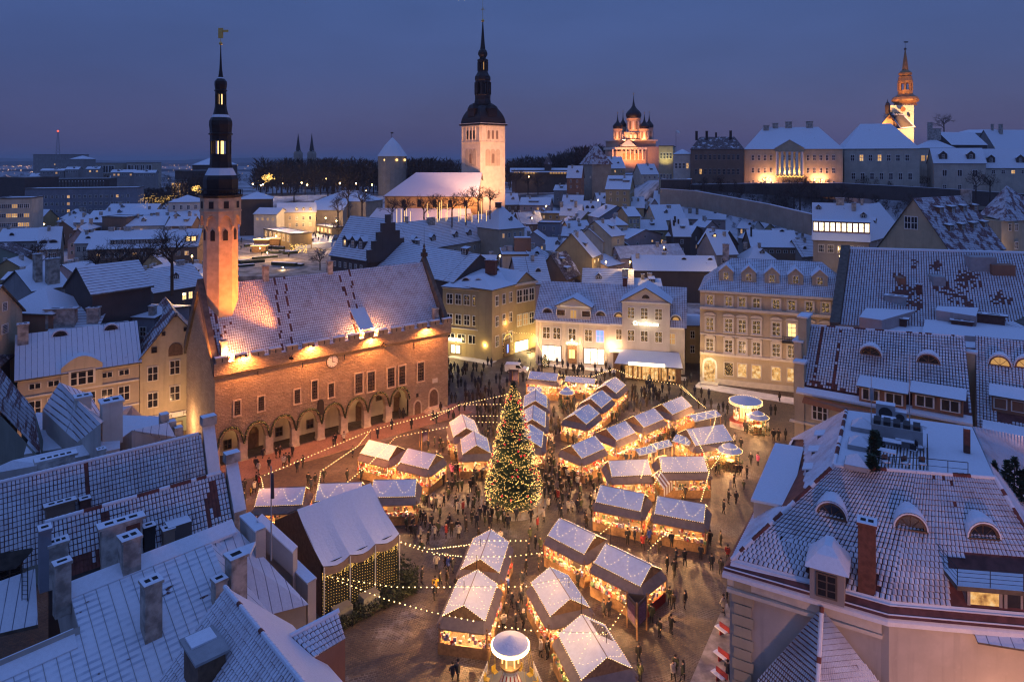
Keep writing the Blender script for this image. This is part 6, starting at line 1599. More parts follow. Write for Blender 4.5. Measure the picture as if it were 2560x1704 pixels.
# long box dormer on the left slope
q=MB();zz=14.9;bx_=[W(1877,1247,zz),W(1975,1266,zz+.6),W(2009,1117,zz+.6),W(1938,1106,zz)]
q.slab(bx_,.2);db=q.build('dormer_roof',M['snow'],RB);q=MB();wall_below(q,[bx_[3]+Vector((.5,-.2,-.2)),bx_[0]+Vector((.35,.35,-.2)),bx_[1]+Vector((0,.3,-.2))],11.9);q.build('box_dormer',M['wall_cool'],RB)
for x,y in((2054,1092),(2040,1132),(2027,1177)):
 p=W(x,y,16.8);d_=(DB-D0).normalized();o_=Vector((-d_.y,d_.x,0));o_=o_ if o_.x<0 else-o_
 q=MB();q.box(p-o_*.2-Vz*.5,(1.0,1.0,.75),(d_.x,d_.y));hb=q.build('roof_window',M['wall_dark'],RB)
 q=MB();q.slab([p+d_*a*.65+o_*b_+Vz*z for a,b_,z in((-1,.6,.3),(1,.6,.3),(1,-1.3,.75),(-1,-1.3,.75))][::(1 if(d_.cross(o_)).z>0 else-1)],.1);q.build('dormer_roof',M['snow_cap'],hb)
# terrace furniture (things of their own)
zt0=19.05
for x,y in((2156,1072),(2150,1117),(2143,1166)):
 p=W(x,y,zt0);q=MB();q.box(p,(1.7,1.7,.35),(u1.x,u1.y));sk=q.build('skylight',M['grey_paint'],RB);q=MB();q.lathe((p.x,p.y,0),[(1.15,zt0+.35),(.05,zt0+1.0)],4,0,atan2(u1.y,u1.x)+pi/4);q.build('skylight_dome',M['snow_thin'],sk)
q=MB();wd=[W(2176,1170,19.08),W(2318,1178,19.08),W(2318,1118,19.08),W(2190,1110,19.08)];q.slab(wd,.06);td=q.build('terrace_floor',M['wood_dark'],RB)
q=MB()
for k in range(16):
 a,b_=lerp3(wd[0],wd[1],(k+.15)/16),lerp3(wd[0],wd[1],(k+.75)/16);c,d=lerp3(wd[3],wd[2],(k+.75)/16),lerp3(wd[3],wd[2],(k+.15)/16);q.poly([p+Vz*.02 for p in(a,b_,c,d)])
q.build('snow_stripe',M['snow_cap'],td,kind='stuff')
railing(RB,[W(2172,1172,zt0),W(2320,1180,zt0),W(2420,1190,zt0)],1.0,2,1.2);railing(RB,[W(2320,1180,zt0),W(2318,1115,zt0)],1.0,2,1.2);railing(RB,[W(2172,1172,zt0),W(2186,1108,zt0)],1.0,2,1.2)
def table(x,y,z,label):
 p=W(x,y,z);t=thing('terrace_table',label,'table',p);q=MB();q.box(p+Vz*.7,(1.3,.8,.05),(u1.x,u1.y));q.build('table_top',M['snow_cap'],t)
 for a,b_ in((-1,-1),(1,-1),(1,1),(-1,1)):q=MB();c=p+u1*a*.55+n1*b_*.3;q.tube(c,c+Vz*.7,.03);q.build('leg',M['iron'],t)
for x,y,lb in((2216,1149,'snowy terrace table nearest the front railing'),(2262,1122,'white table top on the roof terrace towards the right'),(2230,1124,'snowy terrace table by the air conditioners')):table(x,y,zt0,lb)
def chair_(x,y,z,label,rot):
 p=W(x,y,z);t=thing('terrace_chair',label,'chair',p,group='terrace chairs');d=(cos(rot),sin(rot));q=MB();q.box(p+Vz*.42,(.45,.45,.07),d);q.build('seat',M['snow_cap'],t)
 q=MB();q.box(p+Vector((-d[1]*.2,d[0]*.2,.45)),(.45,.04,.45),d);q.build('backrest',M['iron'],t)
 for a,b_ in((-1,-1),(1,-1),(1,1),(-1,1)):q=MB();c=p+Vector((d[0]*a*.2-d[1]*b_*.2,d[1]*a*.2+d[0]*b_*.2,0));q.tube(c,c+Vz*.42,.02);q.build('leg',M['iron'],t)
for x,y,r_,lb in((2215,1168,0,'left terrace chair at the front railing'),(2264,1172,.3,'second terrace chair at the front railing'),(2307,1174,-.2,'third terrace chair at the front railing'),(2298,1130,1.4,'terrace chair beside the right side railing'),(2284,1138,2.4,'terrace chair left of the right side railing')):chair_(x,y,zt0,lb,r_)
for x,y,s_,lb in((2214,1050,1.5,'large grey air conditioner standing on the roof deck'),(2250,1056,1.0,'small air conditioner right of the large one'),(2222,1075,1.1,'low air conditioner in front of the large one')):
 p=W(x,y,zt0);t=thing('air_conditioner',lb,'air conditioner',p);q=MB();q.box(p,(s_,.6*s_,s_),(u1.x,u1.y),0,1);q.build('casing',[M['grey_paint'],M['snow_cap']],t)
 q=MB();c=p-n1*(.3*s_+.01)+Vz*s_*.5;q.poly([c+u1*cos(2*pi*k/14)*s_*.36+Vz*sin(2*pi*k/14)*s_*.36 for k in range(14)]);q.build('fan',M['iron'],t)
p=W(2242,1108,zt0);t=thing('plant_housing','grey plant housing with snow dusted vents on the roof deck','roof plant',p);q=MB();q.box(p,(3.6,1.6,1.5),(u1.x,u1.y));q.build('casing',M['grey_paint'],t)
for k in range(5):q=MB();q.box(p+u1*(-1.4+.7*k)+Vz*1.5,(.5,1.2,.3),(u1.x,u1.y));q.build('vent',M['iron'],t)
for x,y,h_ in((2178,1075,4.6),(2274,1075,6.5)):
 p=W(x,y,zt0);t=thing('antenna_mast','thin antenna mast %s the air conditioners'%('left of' if x<2200 else 'right of'),'antenna',p);q=MB();q.tube(p,p+Vz*h_,.05,.025);q.build('pole',M['grey_paint'],t)
 if x<2200:q=MB();q.box(p+Vz*2.6,(.35,.2,1.0));q.build('cell_antenna',M['grey_paint'],t)
def conifer(p,h_,r_,lb,grp=None):
 t=thing('conifer',lb,'tree',p,grp);q=MB(uv=False);g=random.Random(int(h_*100+p.x*7));q.tube(p,p+Vz*h_*.95,.09,.02,5);q.build('trunk',M['bark'],t);q=MB(uv=False)
 for k in range(420):
  f=g.random()**.8;z=h_*(.06+.92*f);rr=r_*(1-f)**.85*(.45+.6*g.random());a=g.uniform(0,2*pi);c=p+Vector((cos(a)*rr,sin(a)*rr,z));d=Vector((cos(a),sin(a),-.2+.9*g.random())).normalized()*.28;e=Vector((-sin(a),cos(a),g.uniform(-.4,.4)))*.12
  q.poly([c-e,c+d,c+e])
 q.build('crown',M['needles'],t)
for k,(x,y,h_)in enumerate(((2206,1150,2.3),(2200,1178,1.2),(2209,1120,1.4))):conifer(W(x-22 if k==0 else x-20,y,zt0),h_,.5,('tall dark potted conifer on the terrace corner','low bushy potted conifer at the front railing','potted conifer behind the tall one')[k])
for k,x in enumerate((2478,2510,2528,2545,2560)):conifer(W(x+8,1290+k*8,15),4.2+.4*(k%3),.85,'dark conifer number %s in the row beyond the right hip, counted from left'%('one','two','three','four','five')[k],'conifers behind the hip')
q=MB();p=W(2417,1130,zt0);q.box(p,(.45,.45,1.9),(u1.x,u1.y),0,1);q.build('vent_shaft',[M['brick_red'],M['snow_cap']],RB)
# balcony and glazed bay at the right edge
G0=W(2415,1548,12.1);G1=G0+u2*9;n2=Vector((-u2.y,u2.x,0))
q=MB();q.slab([G0-u2*.8-n2*.6+Vz*2.5,G1-n2*.6+Vz*2.5,G1+n2*3.2+Vz*2.5,G0-u2*.8+n2*3.2+Vz*2.5],.3,0,1);bal=q.build('balcony',[M['snow'],M['coping']],RB)
q=MB()
wall_below(q,[G0+n2*3+Vz*2.2,G0+Vz*2.2],12.1);q.build('bay_wall',M['wall_grey'],RB)
for k in range(4):window(RB,G0+u2*(1.1+2.2*k)+Vz*1.15,(u2.x,u2.y),2.1,2.2,'double' if k else 'plain','lit_room' if k==0 else 'glass_dark','wall_grey')
railing(RB,[G0-u2*.75+n2*3+Vz*2.5,G0-u2*.75-n2*.5+Vz*2.5,G1-n2*.5+Vz*2.5],1.1,4,1.8)
q=MB();q.slab([W(2430,1568,11.9),W(2760,1612,11.9),W(2760,1655,11.5),W(2445,1604,11.5)][::-1],.12,0,1);q.build('bay_ledge',[M['snow_seams'],M['coping']],RB)
q=MB();p=W(2485,1690,5.5);q.box(p,(2.4,.3,2.6),(u2.x,u2.y));q.build('lit_window',M['wall_cream'],RB)
light('POINT',Vector((31.5,39.5,5.5)),900,(1,.42,.14),.3)
# turret roof against its wall
ap=Vector((21.0,46.3,11.7));tl_=Vector((16.6,49.0,3.6));tm=Vector((18.75,42.5,4.2));tr_=Vector((26.6,43.0,4.6))
TT=thing('turret','small tile roofed turret leaning on the cream building at the bottom edge','turret',(20,45,0))
q=MB();q.poly([tl_,tm,ap]);q.poly([tm,tr_,ap]);tro=q.build('roof',M['tile_bed'],TT)
q=MB();q.poly([(tl_.x,tl_.y,0),(tm.x,tm.y,0),tm,tl_]);q.poly([(tm.x,tm.y,0),(tr_.x,tr_.y,0),tr_,tm]);q.build('wall',M['wall_cool'],TT)
tile_field(TT,tro,tl_+Vz*.02,tm+Vz*.02,lerp3(ap,tm,.02),lerp3(ap,tl_,.02),.30,.34,lambda u,v:.78,140,None,t=.05,gap=(.62,.64),snowm='snow_on_tile',seed=6)
tile_field(TT,tro,tm+Vz*.02,tr_+Vz*.02,lerp3(ap,tr_,.02),lerp3(ap,tm,.02),.30,.34,lambda u,v:1.0,140,None,t=.05,gap=(.97,.9),seed=7,jit=.05)
ridge_tiles(TT,tm+Vz*.1,ap+Vz*.05,.36,.85)
# ---------------- row at the right: tile roof with arched dormers
R0,R1=W(1992,975,9.2),W(2432,1056,9.2);R2,R3=W(2412,841,17.4),W(2022,812,17.4)
RR=thing('arched_dormer_building','cream building with red tile roof, two arched dormers and dark red attic windows','building',(R0.x,R0.y,0))
uR=(R1-R0).normalized();nR=Vector((-uR.y,uR.x,0));uRt=(uR.x,uR.y)
q=MB();wall_below(q,[R0+nR*8,R0+nR*.4,R1+nR*.4],0);q.build('wall',M['wall_cream'],RR)
for k in range(3):window(RR,R0+uR*(3+4.2*k)+nR*.36-Vz*2.6,uRt,2.2,2.4,'three','glass_dark','trim_white')
q=MB();q.box(R0+uR*9+nR*.2-Vz*4.7,(20,.4,.3),uRt);q.build('cornice',M['trim'],RR)
q=MB();q.poly([R0,R1,R2,R3]);q.poly([R3,R2,R2+nR*7-Vz*7,R3+nR*7-Vz*7]);rro=q.build('roof',M['tile_bed'],RR)
q=MB();f0=.14;q.poly([R0-nR*.5,R1-nR*.5,lerp3(R1,R2,.07),lerp3(R0,R3,.07)]);q.poly([R0-nR*.5-Vz*.3,R1-nR*.5-Vz*.3,R1-nR*.5,R0-nR*.5]);q.build('gutter_ledge',M['snow_cap'],RR)
def rrcov(u,v):
 c=.92
 for a in(.10,.215):
  if abs(u-a)<.012:c-=.6
 if v<.05 and u<.3:c-=.4
 return c
tile_field(RR,rro,lerp3(R0,R3,.1),lerp3(R1,R2,.1),R2,R3,.36,.46,rrcov,200,skipbox((2140,970,2290,1050),(2275,985,2420,1080)),t=.06,gap=(.78,.84),seed=8)
ridge_tiles(RR,R3,R2,.4,.7)
def plane_pt(x,y,a,b_,c):
 n=(b_-a).cross(c-a);d=Vector(((x-CX)/F,1,-(y-HZ)/F));o=Vector((0,0,CH));k=(a-o).dot(n)/d.dot(n);return o+d*k
for x,y in((2177,885),(2322,905)):eyebrow_at(RR,plane_pt(x,y,R0,R1,R3),2.7,1.15,uR,'lit_dim' if x<2000 else 'glass_dark',1.8,'wall_rust')
for x0,y0,x1,y1,k_ in((2155,1003,2258,1010,2),(2290,1020,2398,1034,2)):
 p=plane_pt((x0+x1)/2,y0,R0,R1,R3);w=(x1-x0)*p.y/F;p=p-nR*.5
 q=MB();q.box(p+nR*1.4-Vz*.4,(w,2.8,2.2),uRt);dm=q.build('dormer',M['wall_rust'],RR)
 q=MB();q.slab([p+uR*a*(w/2+.3)+nR*b_+Vz*z for a,b_,z in((-1,-.5,1.85),(1,-.5,1.85),(1,2.6,2.5),(-1,2.6,2.5))],.15,0,1);q.build('dormer_roof',[M['snow_cap'],M['coping']],dm)
 for k in range(k_):window(dm,p+uR*(w*((k+.5)/k_-.5))-nR*.04+Vz*.75,uRt,w/k_*.78,1.5,'double','glass_dark','trim_white')
q=MB();q.slab([W(2010,990,9),W(2300,1050,9),W(2300,1075,8.2),W(2005,1003,8.2)][::-1],.2,1,1);q.build('canopy',[M['snow'],M['wall_rust']],RR)
for x,y,zt_,w in((2000,850,17.6,1.1),(2012,790,20.0,1.1),(2424,880,16.2,1.3)):      # stepped gable wall and chimneys
 p=D(x,y,R3.y-1 if x<2100 else R2.y-1);q=MB();q.box((p.x,p.y,6),(w,3.0 if x<2100 else 1.3,p.z-6),uRt,0,0);g_=q.build('gable_wall',M['wall_cream'],RR);q=MB();q.box(p,(w*1.4,3.2 if x<2100 else 1.6,.25),uRt);q.build('snow_cap',M['snow_cap'],g_)
p=R0+uR*.3+nR*.9;q=MB();q.box((p.x,p.y,0),(1.3,1.4,13),uRt);g_=q.build('gable_wall',M['wall_cream'],RR);q=MB();q.box((p.x,p.y,13),(1.7,1.8,.3),uRt);q.build('snow_cap',M['snow_cap'],g_)
# next building to the right with twin arched dormers
S0,S1=W(2442,1095,7.5),W(2720,1150,7.5);S3=W(2438,838,17);S2=S3+(S1-S0)
SR=thing('twin_dormer_building','pinkish tile roofed building with twin arched dormers at the right edge','building',(S0.x,S0.y,0));uS=(S1-S0).normalized();nS=Vector((-uS.y,uS.x,0))
q=MB();wall_below(q,[S0+nS*8,S0+nS*.3,S1+nS*.3],0);q.build('wall',M['wall_pink'],SR)
q=MB();q.poly([S0,S1,S2,S3]);sro=q.build('roof',M['tile_bed'],SR)
tile_field(SR,sro,S0,S1,S2,S3,.36,.46,lambda u,v:.95,120,skipbox((2490,1000,2700,1060)),t=.06,gap=(.78,.84),seed=9)
for x,y in((2500,912),(2566,918)):eyebrow_at(SR,plane_pt(x,y,S0,S1,S3),2.5,1.3,uS,'lit_dim',1.8,'wall_rust')
for x0,x1,y0 in((2495,2640,1030),(2480,2640,1130)):
 p=plane_pt((x0+x1)/2,y0,S0,S1,S3)-nS*.6;w=(x1-x0)*p.y/F;q=MB();q.box(p+nS*1.2-Vz*.4,(w,2.6,2.1),(uS.x,uS.y));dm=q.build('dormer',M['wall_rust'],SR)
 q=MB();q.slab([p+uS*a*(w/2+.3)+nS*b_+Vz*z for a,b_,z in((-1,-.6,1.75),(1,-.6,1.75),(1,2.6,2.4),(-1,2.6,2.4))],.15,0,1);q.build('dormer_roof',[M['snow_cap'],M['coping']],dm)
 for k in range(4):window(dm,p+uS*(w*((k+.5)/4-.5))-nS*.04+Vz*.7,(uS.x,uS.y),w/4*.8,1.4,'cross','glass_dark','trim_white')
# the huge red roof behind them and the flat snowy terraces between
B0,B1=W(2100,815,15),W(2800,850,15);B3=W(2126,622,25);B2=B3+(B1-B0)
BR=thing('red_roofed_hall','huge red tile roof with melted snow patches behind the right hand terraces','building',(B0.x,B0.y,0));uB=(B1-B0).normalized();nB=Vector((-uB.y,uB.x,0))
q=MB();q.poly([B0,B1,B2,B3]);bro=q.build('roof',M['tile_bed'],BR)
g3=random.Random(8);blots=[(g3.uniform(.2,.62),g3.uniform(.25,.85),g3.uniform(.03,.12))for _ in range(9)]+[(.5,.62,.12),(.45,.4,.10),(.22,.35,.07)]
def bcov(u,v):
 c=.80
 for a,b_,r_ in blots:
  d=sqrt(((u-a)*1.6)**2+((v-b_)*.7)**2)
  if d<r_:c-=.42*(1-d/r_)+.06
 return c
tile_field(BR,bro,B0,B1,B2,B3,.42,.55,bcov,0,None,t=.06,gap=(.72,.80),seed=10)
q=MB();wall_below(q,[B3+nB*3-Vz*5+Vector((-2,6,0)),B0+Vector((-.3,-.2,.3)),B1],0);q.build('wall',M['wall_stone'],BR)
q=MB();q.slab([B0+Vector((-1.6,.2,.6)),B0+Vector((-.1,-.1,.6)),B3+Vector((-.1,0,.7)),B3+Vector((-1.6,.4,.7))],1.2);q.build('gable_coping',M['coping'],BR)
q=MB();q.slab([lerp3(B3,B2,0)-nB*.3+Vz*.25,B2-nB*.3+Vz*.25,B2+nB*1.5+Vz*.2,B3+nB*1.5+Vz*.2],.3);q.build('ridge_snow',M['snow_cap'],BR)
for x,y,w,hh,mt in((2450,668,4.2,4.0,'grey_paint'),(2500,678,3.6,2.6,'wall_rust'),(2341,702,1.9,1.9,'grey_paint'),(2248,700,1.2,1.2,'wall_rust')):
 p=plane_pt(x,y,B0,B1,B3);q=MB();q.box(p-Vz*hh*.5-nB*.2,(w,2.6,hh),(uB.x,uB.y));q.build('roof_hatch',M[mt],BR)
FT=thing('terrace_block','flat snowy roof terraces with red chimneys between two tile roofs','building',W(2280,820,12));uT=(uR.x,uR.y)
q=MB()
for pts,z,th_ in(([(2150,835),(2420,868),(2760,900),(2760,790),(2260,775),(2190,790)],15.4,.5),([(2148,792),(2205,800),(2310,770),(2330,742),(2195,728)],17.2,.5),([(2340,775),(2440,790),(2455,745),(2350,740)],17.8,.4),([(2305,830),(2560,850),(2700,800),(2320,770)],16.2,.4)):
 P4=[W(x,y,z)for x,y in pts];ar=sum(P4[i].x*P4[(i+1)%len(P4)].y-P4[(i+1)%len(P4)].x*P4[i].y for i in range(len(P4)));P4=P4 if ar>0 else P4[::-1]
 q=MB();q.slab(P4,th_+5,0,1);q.build('terrace',[M['snow'],M['wall_pink']],FT)
for x,y,w,hh in((2226,812,4.6,1.2),(2405,825,2.8,1.4),(2462,820,5.2,2.2),(2298,765,.9,3.6),(2240,770,3.0,2.0)):
 p=W(x,y,15.3 if y>800 else 17);chimney(FT,p,uT,w,1.4 if w>1 else .9,hh,'brick_red' if x!=2240 else 'grey_paint',2,True)
gl_=W(2540,800,16.5);q=MB();q.slab([W(2480,790,16.4),W(2600,850,16.0),W(2760,800,17.5),W(2560,735,19)],.3,0,1);q.build('roof',[M['snow_seams'],M['coping']],FT)
for k,(p,e,cl_)in enumerate(((Vector((25,24,9)),6500,(1,.45,.30)),(Vector((44,26,9)),6500,(1,.40,.22)),(Vector((41,66,13.5)),2600,(1,.42,.30)),(Vector((54,62,13.5)),3600,(1,.45,.34)))):
 t=thing('street_lamp','street lamp '+('in the street below the tile roofed building','at the right corner below the tile roofed building','in the alley before the arched dormers','in the alley before the twin dormers')[k],'street lamp',p,'alley lamps');q=MB();q.tube((p.x,p.y,0),p,.06,n=5);q.build('pole',M['iron'],t);q=MB();q.ball(p,.18,6,4);q.build('lamp',M['bulb_lamp'],t);light('POINT',p+Vector((0,0,.4)),e,cl_,.3)
# ---------------- tile roofs at lower left
def roof_house(name,label,ridge,eave,zr,ze,zb,mat,wallm,parapet=None):
 r0,r1=W(*ridge[0],zr),W(*ridge[1],zr);e1=W(*eave,ze)
 u=(r1-r0).normalized();k=(e1-r1).dot(u);off=(e1-r1)-u*k;off.z=ze-zr;r1=r1+u*k*.0
 e0,e1=r0+off,r1+off;n=Vector((off.x,off.y,0)).normalized()
 t=thing(name,label,'house',(r1.x,r1.y,zb))
 return t,r0,r1,e0,e1,u,n
L1,a0,a1,e0,e1,uL,nL=roof_house('tile_roofed_house','upper of two long parallel snowy tile roofs at lower left',((-60,1221),(503,1083)),(516,1190),17,13.6,0,0,0)
ext=(e1-a1)*.75
q=MB();q.poly([e0+ext,e1+ext,a1,a0]);q.poly([a0,a1,a1-nL*5-Vz*3.5,a0-nL*5-Vz*3.5]);ro=q.build('roof',[M['tile_bed']],L1)
q=MB();q.poly([a0+Vz*.1,a1+Vz*.1,a1-nL*5-Vz*3.4,a0-nL*5-Vz*3.4][::-1]);q.build('back_slope_snow',M['snow'],L1)
def l1cov(u,v):
 if abs(u-.44)<.006 and v>.45:return .2
 return .86
tile_field(L1,ro,e0+ext,e1+ext,a1,a0,.27,.37,l1cov,300,None,t=.055,gap=(.86,.84),seed=21,jit=.16)
ridge_tiles(L1,a0+Vz*.05,a1+Vz*.05,.4,.95)
def parapet(root,a1,e1,ext,u,w=1.05,up_=.7,cx=.0):
 q=MB();A=a1+u*.1;B=e1+ext+u*.1;pts=[A+Vz*up_,B+Vz*up_,B+u*w+Vz*up_,A+u*w+Vz*up_]
 q.slab(pts if(pts[1]-pts[0]).cross(pts[2]-pts[1]).z>0 else pts[::-1],3.0,1,0);q.box(A+u*w*.5+Vz*up_,(w*1.2,.9,.8),(u.x,u.y),0,1)
 q.build('gable_parapet',[M['chimney_plaster'],M['snow_cap']],root)
 q=MB();q.poly([(A+u*w)-Vz*1,(B+u*w)-Vz*1,Vector((B.x+u.x*w,B.y+u.y*w,0)),Vector((A.x+u.x*w,A.y+u.y*w,0))]);q.poly([Vector((A.x+u.x*w,A.y+u.y*w,0)),(A+u*w)-Vz*1,A+u*w-(B-A)*Vector((1,1,0)).length*.0-Vz*5-Vector((B.x-A.x,B.y-A.y,0))*1.4,Vector((A.x+u.x*w-(B.x-A.x)*1.4,A.y+u.y*w-(B.y-A.y)*1.4,0))]);q.build('wall',M['wall_cool'],root)
parapet(L1,a1,e1,ext,uL)
p=plane_pt(205,1285,e0,e1,a0);q=MB();q.box(p-Vz*1.0,(3.4,2.4,1.15),(uL.x,uL.y),0,1);bxd=q.build('roof_hatch',[M['wall_dark'],M['snow_cap']],L1)
chimney(L1,p+uL*.2+Vz*.1,(uL.x,uL.y),.7,.7,1.0,'brick_red');chimney(L1,plane_pt(150,1300,e0,e1,a0)-Vz*.6,(uL.x,uL.y),1.9,.7,1.9,'wall_brown',3)
p=a0+(a1-a0)*.33-nL*2.2-Vz*1.6;chimney(L1,p,(uL.x,uL.y),2.6,.9,1.7,'chimney_plaster',5);p=a0+(a1-a0)*.53-nL*2-Vz*1.4;chimney(L1,p,(uL.x,uL.y),.6,.6,1.3,'chimney_plaster',2)
L2,a0,a1,e0,e1,uL,nL=roof_house('tile_roofed_house','lower of two long parallel snowy tile roofs at lower left',((112,1306),(561,1179)),(574,1303),15.5,12.2,0,0,0)
ext=(e1-a1)*.04;drop=(e1-a1)*.5
q=MB();q.poly([e0+ext,e1+ext,a1,a0]);q.poly([a0,a1,a1-nL*3-Vz*3,a0-nL*3-Vz*3]);ro=q.build('roof',M['tile_bed'],L2)
q=MB();q.poly([Vector((e0.x,e0.y,0)),Vector((e1.x,e1.y,0)),e1,e0]);q.build('wall',M['wall_dark'],L2)
def l2cov(u,v):
 if abs(u-.915)<.012 and .12<v<.86:return .15
 if abs(u-.865)<.012 and v<.55 or abs(u-.89)<.01 and .3<v<.7:return .3
 if abs(u-.30)<.014 and v<.9:return .15
 if u<.32 and v<.25:return .35
 return .9
tile_field(L2,ro,e0+ext,e1+ext,a1,a0,.27,.37,l2cov,300,None,t=.055,gap=(.82,.82),seed=22,jit=.16)
ridge_tiles(L2,a0+Vz*.05,a1+Vz*.05,.4,.55);parapet(L2,a1,e1,ext,uL,1.0,.75)
for x,y,w,d,h_,mt,k,lb in((303,1395,2.7,.9,3.3,'chimney_plaster',3,'broad plastered chimney with broken plaster'),(372,1375,.75,.75,2.4,'soot_black',1,None),(420,1365,.8,.8,1.9,'wall_brown',1,None),(145,1440,1.15,.9,3.0,'chimney_plaster',3,None),(112,1450,.7,.9,4.2,'wall_slate',1,None)):
 p=plane_pt(x,y,e0,e1,a0);c=chimney(L2,p-Vz*.6,(uL.x,uL.y),w,d,h_,mt,k,True,lb)
 if lb:q=MB();q.box(p+uL*.72-nL*-.46+Vz*.6,(.95,.06,1.9),(uL.x,uL.y));q.build('bare_brick',M['brick_red'],c)
p=plane_pt(445,1330,e0,e1,a0);q=MB();q.box(p-Vz*1,(1.7,1.4,1.9),(uL.x,uL.y),0,1);q.build('roof_hatch',[M['wall_dark'],M['snow_cap']],L2)
# standing seam roof in front
def quad_px(pts):return[W(*p)for p in pts]
MR=thing('metal_roofed_house','standing seam metal roof under thin snow with two tall chimneys at bottom left','house',W(300,1500,0))
m0,m1=W(172,1476,13.5),W(585,1314,13.5);uM=(m1-m0).normalized();nM=Vector((uM.y,-uM.x,0))
sl_=.62
def MP(s,d_):return m0+uM*s+nM*d_-Vz*sl_*d_
LM_=(m1-m0).length
m,nt,b=newmat('seam_roof');uv=uvn(nt);p_=pos(nt)     # thin snow, battens showing, rust red where it melted
sepx=nd(nt,'ShaderNodeSeparateXYZ');nt.links.new(uv,sepx.inputs[0])
wv=mul(nt,mul(nt,sepx.outputs[1],2*pi/.42),1.0);sn_=mul(nt,wv,0.0,'SINE')
nA_=noise(nt,p_,.55,4);nB_=noise(nt,p_,3.0,3)
c=mixc(nt,mul(nt,step(nt,sn_,-.2,.9),step(nt,nA_,.35,.6)),SNOW,(.42,.47,.56))
mel=step(nt,mul(nt,nA_,mul(nt,sn_,.05),'ADD'),.665,.70)
nt.links.new(mixc(nt,mel,c,(.10,.035,.03)),b.inputs['Base Color']);b.inputs['Roughness'].default_value=.7;bump(nt,b,sn_,.2,.04)
q=MB();q.poly([MP(-22,16),MP(LM_*.82,16),MP(LM_*.82,0),MP(0,0),MP(0,2.6),MP(-22,2.6)][::1]);mro=q.build('roof',M['seam_roof'],MR)
q=MB();q.poly([MP(-22,2.6),MP(0,2.6),MP(0,2.6)+Vz*.5,MP(-22,2.6)+Vz*.5]);q.poly([MP(0,2.6),MP(0,0),MP(0,0)-nM*3-Vz*3,MP(0,2.6)-Vz*6]);q.build('wall',M['wall_cool'],MR)
q=MB()
for k in range(-26,int(LM_*.82/.72)+1):
 s=k*.72;d0=0 if s>=0 else 2.6;q.tube(MP(s,d0)+Vz*.03,MP(s,16)+Vz*.03,.022,n=3)
q.build('seam',M['grey_paint'],MR,kind='stuff')
q=MB();q.slab([MP(LM_,-.3)+Vz*.25,MP(-.2,-.3)+Vz*.25,MP(-.2,.55)+Vz*.1,MP(LM_,.55)+Vz*.1][::-1],.2);q.slab([MP(-.3,2.3)+Vz*.2,MP(-22,2.3)+Vz*.2,MP(-22,3.3)+Vz*.1,MP(-.3,3.3)+Vz*.1][::-1],.2);q.build('ridge_snow',M['snow_cap'],MR)
q=MB();q.poly([MP(0,0),MP(LM_,0),MP(LM_,0)-nM*4-Vz*3,MP(0,0)-nM*4-Vz*3][::-1]);q.build('back_slope',M['snow'],MR)
for x,y,w,d,h_,k in((378,1580,1.05,1.0,3.3,2),(324,1415,1.15,1.1,2.0,2),(155,1500,.9,.7,2.4,1),(590,1480,1.15,1.1,2.6,1),(548,1510,.8,.8,1.7,1)):
 p=plane_pt(x,y,MP(0,0),MP(5,0),MP(0,5));chimney(MR,p-Vz*.9,(uM.x,uM.y),w,d,h_+.9,'chimney_plaster',k)
q=MB();A,B=MP(LM_*.70,4.5)+Vz*.12,MP(LM_*.78,8.6)+Vz*.12           # roof ladder
for o in(0,.42):q.tube(A+uM*o,B+uM*o,.03,n=4)
for k in range(9):p=A.lerp(B,(k+.5)/9);q.tube(p,p+uM*.42,.02,n=3)
q.build('roof_ladder',M['iron'],MR)
# hipped right hand end with its stepped, snow capped parapet
h0,h1,h2,h3=MP(LM_*.82,0),W(677,1535,8.3),W(772,1510,8.3),W(588,1316,13.2)
q=MB();q.poly([MP(LM_*.82,16)*.0+MP(LM_*.82,7.5),h1,MP(LM_*.82,0)]);q.poly([MP(LM_*.82,0),h1,h2,h3]);q.build('hip_roof',M['snow_seams'],MR)
q=MB();wall_below(q,[h1+Vector((-.2,.3,-.2)),h2+Vector((-.3,.3,-.2))],0);wall_below(q,[h2+Vector((-.3,.3,-.2)),h3],0);q.build('end_wall',M['wall_cream'],MR)
for(x0,y0),(x1,y1),z0,z1 in(((612,1283),(652,1322),13.6,13.5),((648,1290),(738,1372),13.8,11.4),((728,1400),(780,1450),9.9,9.2)):
 A,B=W(x0,y0,z0),W(x1,y1,z1);u=(B-A);u.z=0;u.normalize();n=Vector((-u.y,u.x,0));q=MB();pts=[A-n*.45,B-n*.45,B+n*.45,A+n*.45];q.slab(pts,.12,1,1);
 q.poly([A-n*.4-Vz*1.9,B-n*.4-Vz*1.9,B-n*.4,A-n*.4]);q.poly([B+n*.4,A+n*.4,A+n*.4-Vz*5,B+n*.4-Vz*5][::-1]);q.poly([B-n*.4-Vz*4,B+n*.4-Vz*4,B+n*.4,B-n*.4]);q.build('parapet_step',[M['wall_cool'],M['snow_cap']],MR)
p=W(678,1400,12.5);fp=thing('flagpole','pale flagpole with a furled flag beside the stage tent','flagpole',p);q=MB();q.tube(p,p+Vz*7.0,.06,.04,6);q.build('pole',M['grey_paint'],fp);q=MB();q.tube(p+Vz*6.4+Vector((.1,0,0)),p+Vz*4.6+Vector((.12,0,0)),.10,.14,5);q.build('flag',M['wall_dark'],fp)
q=MB();p=W(600,1378,12.6);q.slab([p+Vector((-1.2,-.2,0)),p+Vector((1.0,-.6,.2)),p+Vector((1.0,.5,.5))],.25);q.build('roof_vent',M['snow_cap'],MR)
